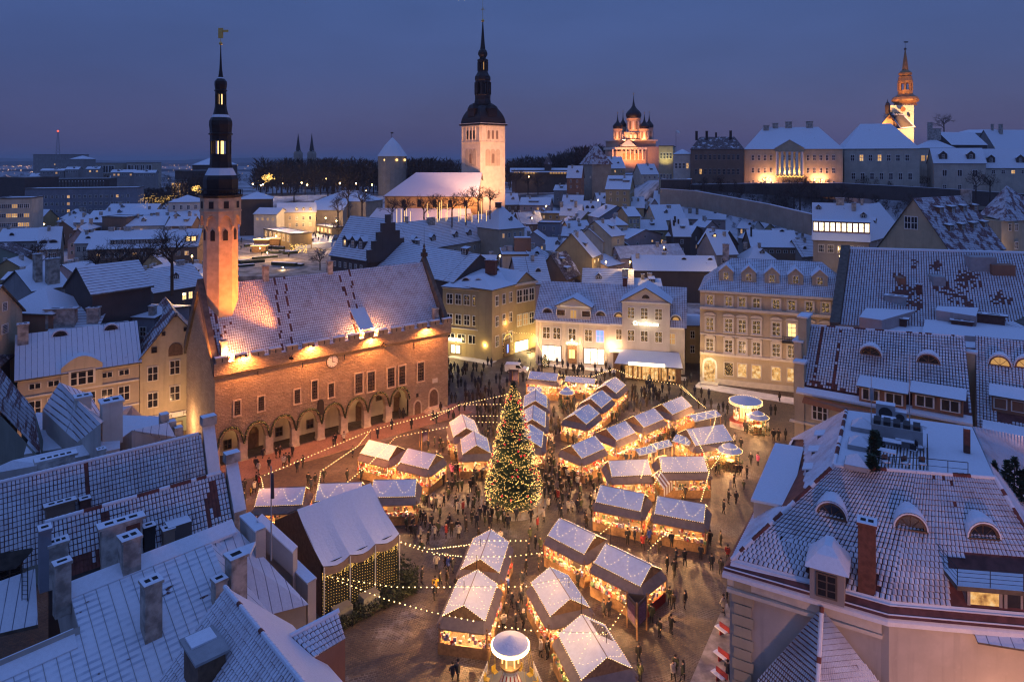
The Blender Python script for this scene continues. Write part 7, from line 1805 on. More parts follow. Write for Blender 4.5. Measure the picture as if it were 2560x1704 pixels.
# gabled tile roof in the middle bottom
GR=thing('gabled_tile_house','steep gabled roof with tiled left side and snowy right side at the bottom edge','house',W(640,1660,0))
g0,g1=W(562,1470,15),W(775,1735,15);uG=(g1-g0).normalized();nG=Vector((uG.y,-uG.x,0));nG=nG if nG.x<0 else-nG
def GPt(s,d_,k=1.0):return g0+uG*s+nG*d_-Vz*k*abs(d_)
LG=(g1-g0).length+2
q=MB();q.poly([GPt(0,0),GPt(0,9),GPt(LG,9),GPt(LG,0)]);q.poly([GPt(0,0),GPt(LG,0),GPt(LG,-4.5),GPt(0,-4.5)]);gro=q.build('roof',M['tile_bed'],GR)
tile_field(GR,gro,GPt(0,9),GPt(LG,9),GPt(LG,0),GPt(0,0),.27,.40,lambda u,v:.95,235,None,t=.05,gap=(.80,.93),seed=31)
q=MB();q.poly([GPt(0,0)+Vz*.12,GPt(LG,0)+Vz*.12,GPt(LG,-4.5)+Vz*.12,GPt(0,-4.5)+Vz*.12]);q.build('right_slope_snow',M['snow'],GR)
ridge_tiles(GR,g0+Vz*.12,g1+Vz*.12,.36,.9)
q=MB();wall_below(q,[GPt(0,9),GPt(0,0),GPt(0,-4.4)],0);wall_below(q,[GPt(LG,-4.4),GPt(0,-4.4)][::-1],0);q.build('wall',M['wall_cool'],GR)
p=GPt(3.2,2.3);q=MB();q.box(p-Vz*1.6,(1.5,2.4,3.0),(-nG.x,-nG.y));dm=q.build('dormer',M['wood_dark'],GR);q=MB();q.box(p+Vz*1.4,(1.9,2.8,.15),(-nG.x,-nG.y));q.box(p+Vz*1.55-uG*.6,(1.4,1.2,.1),(-nG.x,-nG.y),1);q.build('dormer_roof',[M['grey_paint'],M['snow_cap']],dm)
t0_,t1_,t2_,t3_=W(726,1591,12.2),W(785,1642,11.6),W(863,1594,11.6),W(845,1529,12.9)
q=MB();q.poly([t0_,t1_,t2_,t3_]);sd=q.build('side_dormer',M['tile_bed'],GR);tile_field(GR,sd,t1_,t2_,t3_,t0_,.30,.34,lambda u,v:1.0,60,None,t=.06,gap=(.93,.84),seed=33)
q=MB();wall_below(q,[t1_-Vz*.05,t2_-Vz*.05],8.0);q.build('dormer_wall',M['wall_rust'],GR);ridge_tiles(GR,t0_+Vz*.08,t3_+Vz*.08,.3,.95)
# corner piece at the left edge with a window
CE=thing('snowy_lean_to','low snowy lean-to with an old window and a ladder at the left edge','house',W(40,1600,0))
q=MB();q.slab([W(x,y,z)for x,y,z in((-80,1430,13.2),(40,1412,12.8),(82,1368,13.8),(-80,1395,14.2))],.25,0,1);q.build('roof',[M['snow'],M['coping']],CE)
q=MB();q.slab([W(x,y,z)for x,y,z in((-80,1600,10.0),(95,1560,10.0),(88,1420,12.4),(-80,1480,12.0))],.25,0,1);q.build('lower_roof',[M['snow_seams'],M['coping']],CE)
q=MB();a_,b_=W(-40,1470,11.4),W(48,1440,11.4);wall_below(q,[a_+Vz*1.8,b_+Vz*1.8],10.5);q.build('wall',M['wall_grey'],CE);u=(b_-a_).normalized();window(CE,lerp3(a_,b_,.72)+Vz*.6-Vector((-u.y,u.x,0))*.05,(u.x,u.y),1.5,1.2,'six','glass_dark','wood_dark')
q=MB();A,B=W(62,1418,12.6),W(62,1505,11.0)
for o in(-.2,.2):q.tube(A+Vector((o,0,.1)),B+Vector((o,0,.1)),.03,n=4)
for k in range(8):p=A.lerp(B,(k+.5)/8);q.tube(p+Vector((-.2,0,.1)),p+Vector((.2,0,.1)),.02,n=3)
q.build('ladder',M['iron'],CE)
# attic roofs between the tile roofs and the street
AT=thing('attic_house','small steep striped attic roof between two tall plastered chimneys at left','house',W(180,1050,0))
ap0,ap1=W(149,955,18),W(252,1058,18);lf0,lf1=W(106,1024,15),W(192,1106,14.5);rt0,rt1=W(190,960,15.5),W(262,1052,16.4)
q=MB();q.poly([ap0,lf0,lf1,ap1]);q.poly([ap0,ap1,W(262,1050,16),W(225,985,16)]);q.build('roof',M['snow_tiles_far'],AT)
q=MB();wall_below(q,[lf0,lf1,ap1],5);wall_below(q,[W(225,985,16),ap0,lf0],5);q.build('wall',M['wall_cool'],AT)
uA=(ap1-ap0).normalized()
for(x,yb,yt,w,z)in((207,1080,992,1.35,14.5),(278,1105,1003,1.75,14.0)):
 p=W(x,yb,z);chimney(AT,p,(uL.x,uL.y),w,w*.9,CH-(yt-HZ)*p.y/F-z,'wall_white',2)
LS=thing('low_snow_roofs','low white roofs filling the yard behind the upper tile roof','house',W(160,1100,0))
for pts,mt in((((60,1135,12.5),(200,1112,12.8),(420,1075,12.5),(400,1040,13),(90,1030,13.0)),'snow'),(((245,1060,11.5),(362,1046,11),(330,1013,13),(262,1020,13)),'snow'),(((-60,1190,14.6),(110,1160,14.8),(300,1120,14.0),(300,1090,14.4),(30,1150,15.4)),'snow'),(((290,1105,13.2),(440,1092,13.6),(420,1055,15),(330,1075,15)),'snow_seams')):
 q=MB();P4=[W(*p)for p in pts];ar=sum(P4[i].x*P4[(i+1)%len(P4)].y-P4[(i+1)%len(P4)].x*P4[i].y for i in range(len(P4)));q.slab(P4 if ar>0 else P4[::-1],3.0,0,1);q.build('roof',[M[mt],M['wall_cool']],LS)
for x,y,z in((410,1042,15.2),(428,1060,14.4),(445,1075,13.8)):q=MB();q.box(W(x,y,z)-Vz*1.4,(.8,.9,1.8),(uL.x,uL.y),0,1);q.build('parapet_step',[M['chimney_plaster'],M['snow_cap']],LS)
RO_=thing('red_roof_house','greenish wall and steep rust red roof cut by the left edge','house',W(0,1300,0))
q=MB();A,B,C_,D_=W(-40,985,13),W(103,1134,13),W(85,1022,16.5),W(-40,870,16.5);q.poly([A,B,C_,D_]);q.build('roof',M['snow_tiles_bare'],RO_)
q=MB();wall_below(q,[A+Vector((0,-.3,-.1)),B+Vector((0,-.3,-.1))],0);q.poly([B,Vector((B.x,B.y,0)),Vector((C_.x,C_.y+6,0)),C_]);q.build('wall',M['wall_olive'],RO_)
q=MB();q.slab([W(66,1090,13),W(122,1094,12.6),W(128,1075,13),W(72,1072,13.4)],.8,0,1);q.build('roof_hatch',[M['snow'],M['wall_dark']],RO_);q=MB();p=W(72,1145,10);q.box(p,(1.0,.8,3.6),(1,0),0,1);q.build('chimney',[M['wall_olive'],M['snow_cap']],RO_)
# ================================================================ the market
GOODS=[plain('goods_%d'%i,c,.6,.2)for i,c in enumerate(((.6,.06,.05),(.7,.55,.3),(.75,.7,.62),(.15,.25,.12),(.5,.25,.1),(.65,.35,.4),(.2,.2,.35)))]
WARM=(1.0,.51,.19)
OBST=[]                         # places people keep out of: (x, y, half length, half width, ux, uy)
def light_line(mb,pts,spacing=.26,r=.042,sag=0.0,rg=rnd,jit=.02):
 acc=0.0
 for a,b_ in zip(pts,pts[1:]):
  d=(b_-a);l_=d.length
  while acc<l_:
   f=acc/l_;p=a.lerp(b_,f);mb.bulb((p.x+rg.uniform(-jit,jit),p.y+rg.uniform(-jit,jit),p.z-sag*4*f*(1-f)),r*rg.uniform(.8,1.2));acc+=spacing
  acc-=l_
def stall(label,p1,p2,wd=3.7,zr=4.25,skirt=True,power=3700,red=False,extra=.3,bare=0.0,sd=0,cat='market stall'):
 a,b_=W(p1[0],p1[1],zr),W(p2[0],p2[1],zr)
 u=(b_-a);u.z=0;Ln=u.length+extra;u.normalize();n=Vector((-u.y,u.x,0));c=(a+b_)/2
 g=random.Random(sd*31+5)
 def P(s,t,z):return Vector((c.x+u.x*s+n.x*t,c.y+u.y*s+n.y*t,z))
 uu=(u.x,u.y);hl,hw_=Ln/2,wd/2;ze=zr-1.12*(wd/3.7)
 st=thing('market_stall',label,cat,(c.x,c.y,0),'wooden market stalls')
 OBST.append((c.x,c.y,hl+.5,hw_+.5,u.x,u.y))
 q=MB()
 for sg in(-1,1):
  pts=[P(-hl,sg*hw_,ze),P(hl,sg*hw_,ze),P(hl,0,zr),P(-hl,0,zr)]
  q.slab(pts if sg<0 else pts[::-1],.10,0,1)
 for s in(-hl,hl):q.poly([P(s*.985,-hw_,ze-.05),P(s*.985,hw_,ze-.05),P(s*.985,0,zr-.08)],2)
 ro=q.build('roof',[M['snow_clean'],M['wood_dark'],M['wood']],st)
 q=MB();q.tube(P(-hl,0,zr+.02),P(hl,0,zr+.02),.035,n=4);q.build('ridge_batten',M['awning'],ro)
 if bare:
  q=MB();f0,f1=.1,.1+bare
  for k in range(9):x0=-hl+Ln*(.08+.36*k/9);q.poly([P(x0,sgn_*hw_*.9,ze+(zr-ze)*.1+.02)for sgn_ in(1,)]+[P(x0+Ln*.028,hw_*.9,ze+(zr-ze)*.1+.02),P(x0+Ln*.028,hw_*.25,ze+(zr-ze)*.75+.02),P(x0,hw_*.25,ze+(zr-ze)*.75+.02)])
  q.build('bare_slat',M['wood_dark'],ro,kind='stuff')
 if skirt:
  q=MB();o=.52;zi,zo=ze-.05,ze-.74;ch=.5
  inn=[P(-hl+.05,-hw_+.15,zi),P(hl-.05,-hw_+.15,zi),P(hl-.05,hw_-.15,zi),P(-hl+.05,hw_-.15,zi)]
  O=[(-hl-o+ch,-hw_-o),(hl+o-ch,-hw_-o),(hl+o,-hw_-o+ch),(hl+o,hw_+o-ch),(hl+o-ch,hw_+o),(-hl-o+ch,hw_+o),(-hl-o,hw_+o-ch),(-hl-o,-hw_-o+ch)]
  O=[P(s,t,zo)for s,t in O]
  for A,B,C_,D_ in((O[0],O[1],inn[1],inn[0]),(O[2],O[3],inn[2],inn[1]),(O[4],O[5],inn[3],inn[2]),(O[6],O[7],inn[0],inn[3])):q.poly([A,B,C_,D_])
  for A,B,C_ in((O[1],O[2],inn[1]),(O[3],O[4],inn[2]),(O[5],O[6],inn[3]),(O[7],O[0],inn[0])):q.poly([A,B,C_])
  for k in range(8):j=(k+1)%8;q.poly([O[k]-Vz*.12,O[j]-Vz*.12,O[j],O[k]])
  q.build('awning',M['awning'],st)
 q=MB()
 for s in(-1,1):
  for t in(-1,1):q=MB();q.box(P(s*(hl+.22),t*(hw_+.22),0),(.12,.12,ze-.5),uu);q.build('post',M['wood'],st)
 for s0,s1,t0,nm in((-hl-.2,hl+.2,-hw_-.12,'counter'),(-hl-.2,hl+.2,hw_+.12,'counter')):
  q=MB();q.box(P(0,t0,0),(s1-s0,.5,.95),uu);q.box(P(0,t0,.95),(s1-s0+.1,.66,.06),uu);q.build(nm,M['wood'],st)
 q=MB();q.box(P(-hl-.24,0,0),(.06,wd+.4,.95),uu);q.build('end_panel',M['wood'],st);q=MB();q.box(P(hl+.24,0,0),(.06,wd+.4,.95),uu);q.build('end_panel',M['red_paint']if red else M['wood'],st)
 q=MB();q.box(P(0,0,0),(Ln*.35,.1,2.3),uu);q.build('partition',M['trim_white'],st)
 q=MB(uv=False)
 for k in range(int(40*Ln)):
  side=g.choice((-1,1));s=g.uniform(-hl-.2,hl+.2);z=1.01
  if k%5==0:q.box(P(g.choice((-1,1))*(hl+.2),g.uniform(-hw_,hw_),g.uniform(.9,1.7)),(g.uniform(.1,.3),g.uniform(.12,.3),g.uniform(.1,.4)),uu,g.randrange(7))
  if g.random()<.45:q.box(P(s,side*(hw_+.14+g.uniform(-.25,.25)),z),(g.uniform(.12,.32),g.uniform(.1,.25),g.uniform(.08,.4)),uu,g.randrange(7))
  elif g.random()<.6:q.ball(P(s,side*(hw_+.14+g.uniform(-.25,.25)),z+.1),g.uniform(.06,.13),5,3,g.randrange(7))
  else:q.box(P(s,side*(hw_+.1),1.4+g.uniform(0,.5)),(g.uniform(.1,.25),.08,g.uniform(.15,.4)),uu,g.randrange(7))
 q.build('goods',GOODS,st,kind='stuff')
 q=MB()
 for s in(-.5,.5):q.ball(P(s*hl,0,ze-.2),.09,6,4)
 q.build('lamp',M['bulb_lamp'],st)
 q=MB(uv=False);zo=ze-.02
 for sg in(-1,1):
  light_line(q,[P(-hl,sg*(hw_+.02),zo),P(hl,sg*(hw_+.02),zo)],.24,.03,rg=g)
  k_=max(1,int(Ln/1.9));pts=[]
  for k in range(k_):
   for f in range(9):x=-hl+Ln*((k+f/8*.86+.07)/k_);d_=.12+.72*sin(pi*f/8);pts.append(P(x,sg*hw_*d_,zr-(zr-ze)*d_+.07))
  light_line(q,pts,.40,.029,rg=g)
 for s in(-hl-.02,hl+.02):light_line(q,[P(s,-hw_,ze),P(s,0,zr),P(s,hw_,ze)],.2,.034,rg=g)
 q.build('light_string',M['bulb'],st,kind='stuff')
 for s in((-.5,.5)if Ln>4.2 else(0,)):light('POINT',P(s*hl,0,ze-.62),power/(2 if Ln>4.2 else 1),WARM,.12)
 return st,P,hl,hw_
ST=[
 ('stall with clothes racks at its front, lowest left of the market',(1193,1425),(1160,1509),{}),
 ('stall behind the clothes rack stall, its roof crossed by two light strings',(1227,1324),(1201,1394),{}),
 ('stall with a melted dark ridge patch below the tall fir tree',(1401,1295),(1486,1336),dict(bare=.0)),
 ('stall with a red counter front beside the paved walk',(1517,1359),(1625,1411),dict(red=True)),
 ('stall with wide snowy roof in the middle of the lower market',(1376,1418),(1424,1493),{}),
 ('lowest stall on the right with bare dark slats on its roof',(1456,1537),(1516,1638),dict(bare=.5,wd=4.2)),
 ('long stall with a small wreath on its snowy roof slope',(1504,1212),(1608,1233),{}),
 ('long stall at the right edge of the market above the walk',(1647,1239),(1760,1259),{}),
 ('long stall with a dark streak along its ridge, left of a similar one',(1524,1151),(1616,1147),{}),
 ('long stall whose roof shows two rings of lights',(1650,1141),(1756,1140),{}),
 ('widest stall with an open lit food counter near the round carousel',(1718,1072),(1806,1060),dict(wd=4.6,zr=4.5,power=5200)),
 ('stall left of the bare roofed stall, gable towards the tree',(1657,1009),(1703,990),{}),
 ('stall with a bare black patch on its right roof slope',(1586,1039),(1634,1020),dict(bare=.4)),
 ('stall in the middle of the upper market with a glowing long counter',(1517,1070),(1562,1052),dict(power=5200)),
 ('stall with red lit goods just right of the fir tree',(1430,1112),(1485,1089),dict(red=True)),
 ('stall with a strongly lit yellow counter, third behind the fir tree',(1438,1034),(1470,1010),{}),
 ('stall with snowy roof second row from the cafe',(1477,995),(1504,975),{}),
 ('stall nearest the glazed cafe',(1515,961),(1538,942),{}),
 ('stall nearest the white van, with a yellow lit front',(1327,927),(1394,933),dict(wd=3.0)),
 ('narrow canopy stall behind the small pyramid kiosk',(1417,939),(1487,946),dict(wd=2.2,zr=3.4,skirt=False)),
 ('gabled stall right behind the tip of the fir tree',(1339,973),(1338,1000),{}),
 ('gabled stall half hidden behind the upper fir branches',(1334,1012),(1331,1046),{}),
 ('gabled stall mostly hidden behind the lower fir branches',(1326,1060),(1320,1095),{}),
 ('stall standing alone left of the fir tree, upper of two',(1155,1035),(1166,1068),{}),
 ('stall left of the fir tree with lit paper stars, lower of two',(1185,1077),(1191,1111),{}),
 ('stall nearest the arcade with a pinkish lit counter',(925,1099),(990,1114),{}),
 ('stall right of the one nearest the arcade, crowd at its front',(1022,1120),(1088,1135),{}),
 ('stall between the stage tent and the fir tree with an open bright front',(937,1199),(1038,1197),{}),
 ('stall behind the flagpole at the far side of the stage tent',(652,1220),(761,1216),{}),
 ('stall half hidden behind the stage tent roof',(799,1208),(902,1204),{}),
]
for k,(lb,p1,p2,kw)in enumerate(ST):stall(lb,p1,p2,sd=k,**kw)
def canopy(label,p1,p2,wd,zr,sd,power=1200):
 a,b_=W(*p1,zr),W(*p2,zr);u=b_-a;u.z=0;Ln=u.length;u.normalize();n=Vector((-u.y,u.x,0));c=(a+b_)/2;uu=(u.x,u.y)
 def P(s,t,z):return Vector((c.x+u.x*s+n.x*t,c.y+u.y*s+n.y*t,z))
 t=thing('canopy',label,'canopy',(c.x,c.y,0),'small snowy canopies');g=random.Random(sd);OBST.append((c.x,c.y,Ln/2,wd/2,u.x,u.y))
 q=MB()
 for sg in(-1,1):pts=[P(-Ln/2,sg*wd/2,zr-.5),P(Ln/2,sg*wd/2,zr-.5),P(Ln/2,0,zr),P(-Ln/2,0,zr)];q.slab(pts if sg<0 else pts[::-1],.1)
 q.build('roof',M['snow'],t)
 for s in(-1,1):
  for e in(-1,1):q=MB();q.tube(P(s*(Ln/2-.1),e*(wd/2-.1),0),P(s*(Ln/2-.1),e*(wd/2-.1),zr-.5),.05,n=5);q.build('post',M['wood'],t)
 q=MB();q.box(P(0,0,0),(Ln*.7,.5,.9),uu);q.build('counter',M['wood'],t)
 q=MB(uv=False)
 for sg in(-1,1):light_line(q,[P(-Ln/2,sg*wd/2,zr-.5),P(Ln/2,sg*wd/2,zr-.5)],.2,.034,rg=g);light_line(q,[P(-Ln/2+Ln*k/14,sg*wd*.25*(1+.7*sin(k*1.3)),zr-.22-.18*sin(k*1.3))for k in range(15)],.2,.034,rg=g)
 q.build('light_string',M['bulb'],t,kind='stuff');light('POINT',P(0,0,zr-.9),power,WARM,.1)
canopy('small low canopy with plants, left of a pair',(1588,1122),(1632,1112),1.8,3.0,1);canopy('small low canopy with plants, right of a pair',(1632,1108),(1672,1098),1.8,3.0,2)
canopy('green framed canopy left of the round carousel',(1724,1038),(1790,1024),2.4,3.3,3);canopy('small annex canopy at the end of the widest stall',(1690,1085),(1732,1096),2.6,3.4,4,120);canopy('tiny snowy flat shelter behind the tip of the fir',(1319,966),(1354,967),1.8,3.0,5)
def leafy(mb,c,sx_,sy_,z0,z1,n_,g,u=(1,0),s=.12):
 for _ in range(n_):
  a,b_,z=g.uniform(-1,1),g.uniform(-1,1),g.uniform(z0,z1)
  if g.random()<.6:
   if g.random()<.5:a=g.choice((-1,1))*g.uniform(.85,1.05)
   else:b_=g.choice((-1,1))*g.uniform(.85,1.05)
  p=Vector((c.x+u[0]*a*sx_-u[1]*b_*sy_,c.y+u[1]*a*sx_+u[0]*b_*sy_,z));d=Vector((g.uniform(-1,1),g.uniform(-1,1),g.uniform(-.3,1))).normalized()*s*1.6;e=d.cross(Vector((g.uniform(-1,1),g.uniform(-1,1),.5))).normalized()*s*.6
  mb.poly([p-e,p+d,p+e])
def kiosk(label,x,y,r,sd,lit=1400):
 c=W(x,y,0);t=thing('hedge_kiosk',label,'kiosk',c,'hedged drink kiosks');g=random.Random(sd);OBST.append((c.x,c.y,r*.8,r*.8,1,0))
 q=MB();q.lathe((c.x,c.y,0),[(r,2.5),(r*.5,3.1),(.05,3.5)],6,0,.4);q.build('roof',M['snow'],t)
 q=MB(uv=False)
 for k in range(10):a=.5+5.2*k/9;leafy(q,c+Vector((cos(a)*r*.85,sin(a)*r*.85,0)),.3,.3,0,1.5,60,g)
 q.build('hedge',M['needles'],t)
 for k in range(4):q=MB();a=.8+k*pi/2;p=c+Vector((cos(a)*r*.75,sin(a)*r*.75,0));q.tube(p,p+Vz*2.6,.06,n=5);q.build('post',M['wood'],t)
 q=MB();q.lathe((c.x,c.y,0),[(.6,0),(.6,1.1)],8);q.build('counter',M['wood'],t)
 q=MB(uv=False);light_line(q,[c+Vector((cos(2*pi*k/24)*r,sin(2*pi*k/24)*r,2.5))for k in range(25)],.17,.034,rg=g);light_line(q,[c+Vector((cos(2*pi*k/20)*r*.6,sin(2*pi*k/20)*r*.6,3.0))for k in range(21)],.2,.034,rg=g);q.build('light_string',M['bulb'],t,kind='stuff')
 light('POINT',c+Vz*2.1,lit,WARM,.1)
kiosk('hedge ringed kiosk right below the round carousel',1894,1082,1.7,1);kiosk('hedge ringed kiosk near the striped tent',1824,1170,1.7,2);kiosk('hedge ringed kiosk with an orange lamp in the upper market',1417,1018,1.3,3,40)
# striped tent
sA=W(1650,1175,3.3);u=Vector((.62,.78,0));n=Vector((-.78,.62,0));t=thing('striped_tent','small striped tent hung with lights at the right of the market','tent',(sA.x,sA.y,0));OBST.append((sA.x,sA.y,1.8,1.4,u.x,u.y))
q=MB()
for sg in(-1,1):
 for k in range(10):
  s0,s1=-1.7+3.4*k/10,-1.7+3.4*(k+1)/10;A,B=sA+u*s0,sA+u*s1;C_,D_=B+n*sg*1.35-Vz*1.3,A+n*sg*1.35-Vz*1.3
  q.poly([A,B,C_,D_],(k%2)*(1 if sg<0 else 0));q.poly([D_,C_,C_-Vz*1.0,D_-Vz*1.0],k%2)
q.build('canvas',[M['trim_white'],M['wall_rust']],t);q=MB(uv=False);light_line(q,[sA+u*(-1.6+3.2*k/12)+n*(.9*abs(sin(k)))-Vz*.85*abs(sin(k))+Vz*.06 for k in range(13)],.2,.036);q.build('light_string',M['bulb'],t,kind='stuff')
for s in(-1,1):
 for e in(-1,1):q=MB();p=sA+u*s*1.6+n*e*1.3;q.tube((p.x,p.y,0),(p.x,p.y,2),.05);q.build('post',M['wood'],t)
light('POINT',sA-Vz*1.2,60,WARM,.1)
# ---- the fir
FT_=W(1283,1258,0);fir=thing('christmas_tree','tall fir hung with warm light chains and red baubles in the middle of the square','tree',FT_);OBST.append((FT_.x,FT_.y,3.2,3.2,1,0))
g=random.Random(42);HT=15.0
def fr(z):f=z/HT;return 3.75*(1-f)**.78*min(1.0,.74+f*2.0)
q=MB();q.tube(FT_,FT_+Vz*HT*.97,.22,.03,7);q.build('trunk',M['bark'],fir)
q=MB(uv=False)
nb=0
z=.7
while z<HT-.2:
 R=fr(z);k_=int(8+R*5)
 for k in range(k_):
  a=2*pi*(k+g.random()*.7)/k_;rr=R*g.uniform(.82,1.08);d=Vector((cos(a),sin(a),0));tip=FT_+d*rr+Vz*(z-.25*rr*.6);root=FT_+Vz*(z+.25)
  m_=int(4+rr*7)
  for j in range(m_):
   f=(.25+.75*(j+g.random())/m_);p=root.lerp(tip,f)+Vz*(.12*sin(f*3));s=.34*(1.15-f*.5)
   for sd_ in(-1,1):
    e=(Vector((-d.y,d.x,0))*sd_*g.uniform(.5,1)+d*.7+Vz*g.uniform(-.45,.25)).normalized()*s;w=e.cross(Vz).normalized()*.06
    q.poly([p-w,p+w,p+e])
 z+=.30-.10*z/HT
q.build('crown',M['needles'],fir)
q=MB(uv=False)
for k in range(26):
 z0=.9+(HT-1.5)*(k/26)**1.05;nph=5 if k<14 else 3;ph=g.uniform(0,6)
 pts=[]
 for i in range(97):a=2*pi*i/96;sw=abs(sin(a*nph/2+ph));z=max(.5,z0-.75*sw*(1-.6*k/26)+.3*sin(a*2+k*1.7));r_=fr(z)*1.04+.04;pts.append(FT_+Vector((cos(a)*r_,sin(a)*r_,z)))
 light_line(q,pts,.28,.030,rg=g,jit=.16)
for _ in range(1500):z=.8+(HT-1.3)*g.random()**1.3;a=g.uniform(0,2*pi);r_=fr(z)*g.uniform(.8,1.06);q.bulb(FT_+Vector((cos(a)*r_,sin(a)*r_,z)),.026)
q.build('light_chain',emis('bulb_tree',(1,.60,.16),6.5),fir,kind='stuff')
ball_me=MB(uv=False).ball((0,0,0),.12,8,6).mesh('bauble',[emis('bauble_red',(.9,.02,.06),.35,(.55,.01,.03))])
for k in range(64):
 f=g.random()**1.25;z=1.3+(HT-2.2)*f;a=g.uniform(pi*.9,pi*2.1);r_=fr(z)*1.03;inst('bauble',ball_me,fir,FT_+Vector((cos(a)*r_,sin(a)*r_,z)))
q=MB()
for k in range(28):a=2*pi*k/28;p=FT_+Vector((cos(a),sin(a),0))*3.7;q.tube(p,p+Vz*.8,.03,n=4);b2=FT_+Vector((cos(a+2*pi/28),sin(a+2*pi/28),0))*3.7;q.tube(p+Vz*.75,b2+Vz*.75,.03,n=4)
fe=q.build('tree_fence',M['wood'],None,label='low round fence in the snow at the foot of the fir',cat='fence')
q=MB();q.lathe((FT_.x,FT_.y,0),[(4.1,.012),(3.2,.09),(.3,.14)],28);q.build('snow_ring',plain('dirty_snow',(.30,.26,.23),.85,.4,.9),None,kind='structure')
for a in(-2.4,-1.6,-.8,.6,2.2):
 for z,rr in((2.0,4.0),(7.0,3.0)):light('POINT',FT_+Vector((cos(a)*rr,sin(a)*rr,z)),120,(1,.58,.16),.6)
light('POINT',FT_+Vector((0,-1.5,12.5)),90,(1,.62,.2),.4)
# ---- stage tent
T0,T1=W(804,1411,5.0),W(994,1330,5.0);uT2=(T1-T0).normalized();nT=Vector((-uT2.y,uT2.x,0));LT=(T1-T0).length;wT=10.4
TE=thing('stage_tent','big snow covered stage tent with a curtain of tiny lights','tent',(T0.x,T0.y,0));cT=T0+uT2*LT/2+nT*wT/2;OBST.append((cT.x,cT.y,LT/2+.3,wT/2+.3,uT2.x,uT2.y))
def TP(s,t,z):p=T0+uT2*s+nT*t;return Vector((p.x,p.y,z))
q=MB();N_=12
def edge(f):return 5.0-.42*abs(sin(f*3*pi))
for k in range(N_):
 f0,f1=k/N_,(k+1)/N_
 for j in range(6):
  g0,g1=j/6,(j+1)/6
  def zf(f,gg):return edge(f)*(1-gg)+8.1*gg-.28*sin(gg*pi)+.05*sin(f*3*pi*2)*(1-gg)
  q.poly([TP(LT*f0,wT/2*g0-.3*(1-g0),zf(f0,g0)),TP(LT*f1,wT/2*g0-.3*(1-g0),zf(f1,g0)),TP(LT*f1,wT/2*g1-.3*(1-g1),zf(f1,g1)),TP(LT*f0,wT/2*g1-.3*(1-g1),zf(f0,g1))])
q.poly([TP(0,wT/2,8.1),TP(LT,wT/2,8.1),TP(LT,wT,5.2),TP(0,wT,5.2)]);q.build('roof',M['snow'],TE,smooth=True)
q=MB()
for s in(0.05,LT-.05):q.poly([TP(s,0,0),TP(s,wT,0),TP(s,wT,5.0),TP(s,wT/2,7.95),TP(s,0,4.9)])
q.poly([TP(0,wT,0),TP(LT,wT,0),TP(LT,wT,5),TP(0,wT,5)]);q.build('side_canvas',M['wood_dark'],TE)
q=MB()
for k in range(N_):
 f0,f1=k/N_,(k+1)/N_;q.poly([TP(LT*f0,-.32,edge(f0)-.75),TP(LT*f1,-.32,edge(f1)-.75),TP(LT*f1,-.32,edge(f1)-.02),TP(LT*f0,-.32,edge(f0)-.02)])
q.build('valance',M['awning'],TE);q=MB();q.poly([TP(0,.1,0),TP(LT,.1,0),TP(LT,.1,4.9),TP(0,.1,4.9)]);q.build('curtain',M['soot_black'],TE)
for s in(.05,LT*.33,LT*.66,LT-.05):q=MB();p=TP(s,-.42,0);q.tube(p,p+Vz*4.9,.06,n=6);q.build('pole',M['trim_white'],TE)
q=MB(uv=False);g=random.Random(9)
for i in range(30):
 for j in range(15):q.bulb(TP(LT*(i+.5)/30+g.uniform(-.03,.03),-.02,.15+4.0*j/15+.12*sin(i*.6)),.029)
for i in range(70):
 for j in range(g.randrange(2,9)):q.bulb(TP(LT*(i+.5)/70,-.1,4.25-j*.12),.034)
q.build('curtain_light',emis('bulb_net',(1,.58,.13),2.3),TE,kind='stuff');
hd=thing('hedge','dark hedge of fir branches in front of the stage tent','hedge',TP(LT*.6,-2,0));q=MB(uv=False);leafy(q,TP(LT*.55,-2.0,0),LT*.5,.7,0,1.1,2400,g,(uT2.x,uT2.y),.16);leafy(q,TP(LT+.7,1.2,0),.8,2.6,0,1.7,1400,g,(uT2.x,uT2.y),.16);q.build('foliage',M['hedge_leaf'],hd)
for s,lb in((1.2,'yellow green bin lid box left of the hedge'),(4.0,'olive box standing in the hedge before the light curtain')):q=MB();q.box(TP(s,-1.6,0),(1.7,1.0,1.5),(uT2.x,uT2.y),0,1);q.build('storage_box',[M['wall_olive'],M['wall_ochre']],None,label=lb,cat='box')
# ---- merry-go-rounds
c=W(1864,1055,0);ca=thing('carousel','round children carousel with glowing rim at the back right of the square','carousel',c);OBST.append((c.x,c.y,2.6,2.6,1,0))
q=MB();q.lathe((c.x,c.y,0),[(2.45,3.15),(2.5,3.5),(.1,4.0)],20,0,0,mf=lambda j:1 if j else 0);q.build('roof',[M['trim'],M['snow']],ca)
q=MB(uv=False)
for k in range(60):a=2*pi*k/60;q.bulb(c+Vector((cos(a)*2.5,sin(a)*2.5,3.14)),.07);q.bulb(c+Vector((cos(a)*2.53,sin(a)*2.53,3.48)),.05)
q.build('rim_light',M['bulb'],ca,kind='stuff')
for k in range(10):a=2*pi*k/10;q=MB();p=c+Vector((cos(a)*2.52,sin(a)*2.52,3.32));q.ball(p,.22,8,4);q.build('rim_shield',M['lit_warm'],ca)
q=MB();q.lathe((c.x,c.y,0),[(2.5,0),(2.5,.35)],20);q.build('platform',M['red_paint'],ca)
for k in range(8):a=2*pi*k/8;q=MB();p=c+Vector((cos(a)*.8,sin(a)*.8,0));q.tube(p+Vz*.3,p+Vz*3.2,.12,n=6);q.build('pillar',M['lit_warm'],ca)
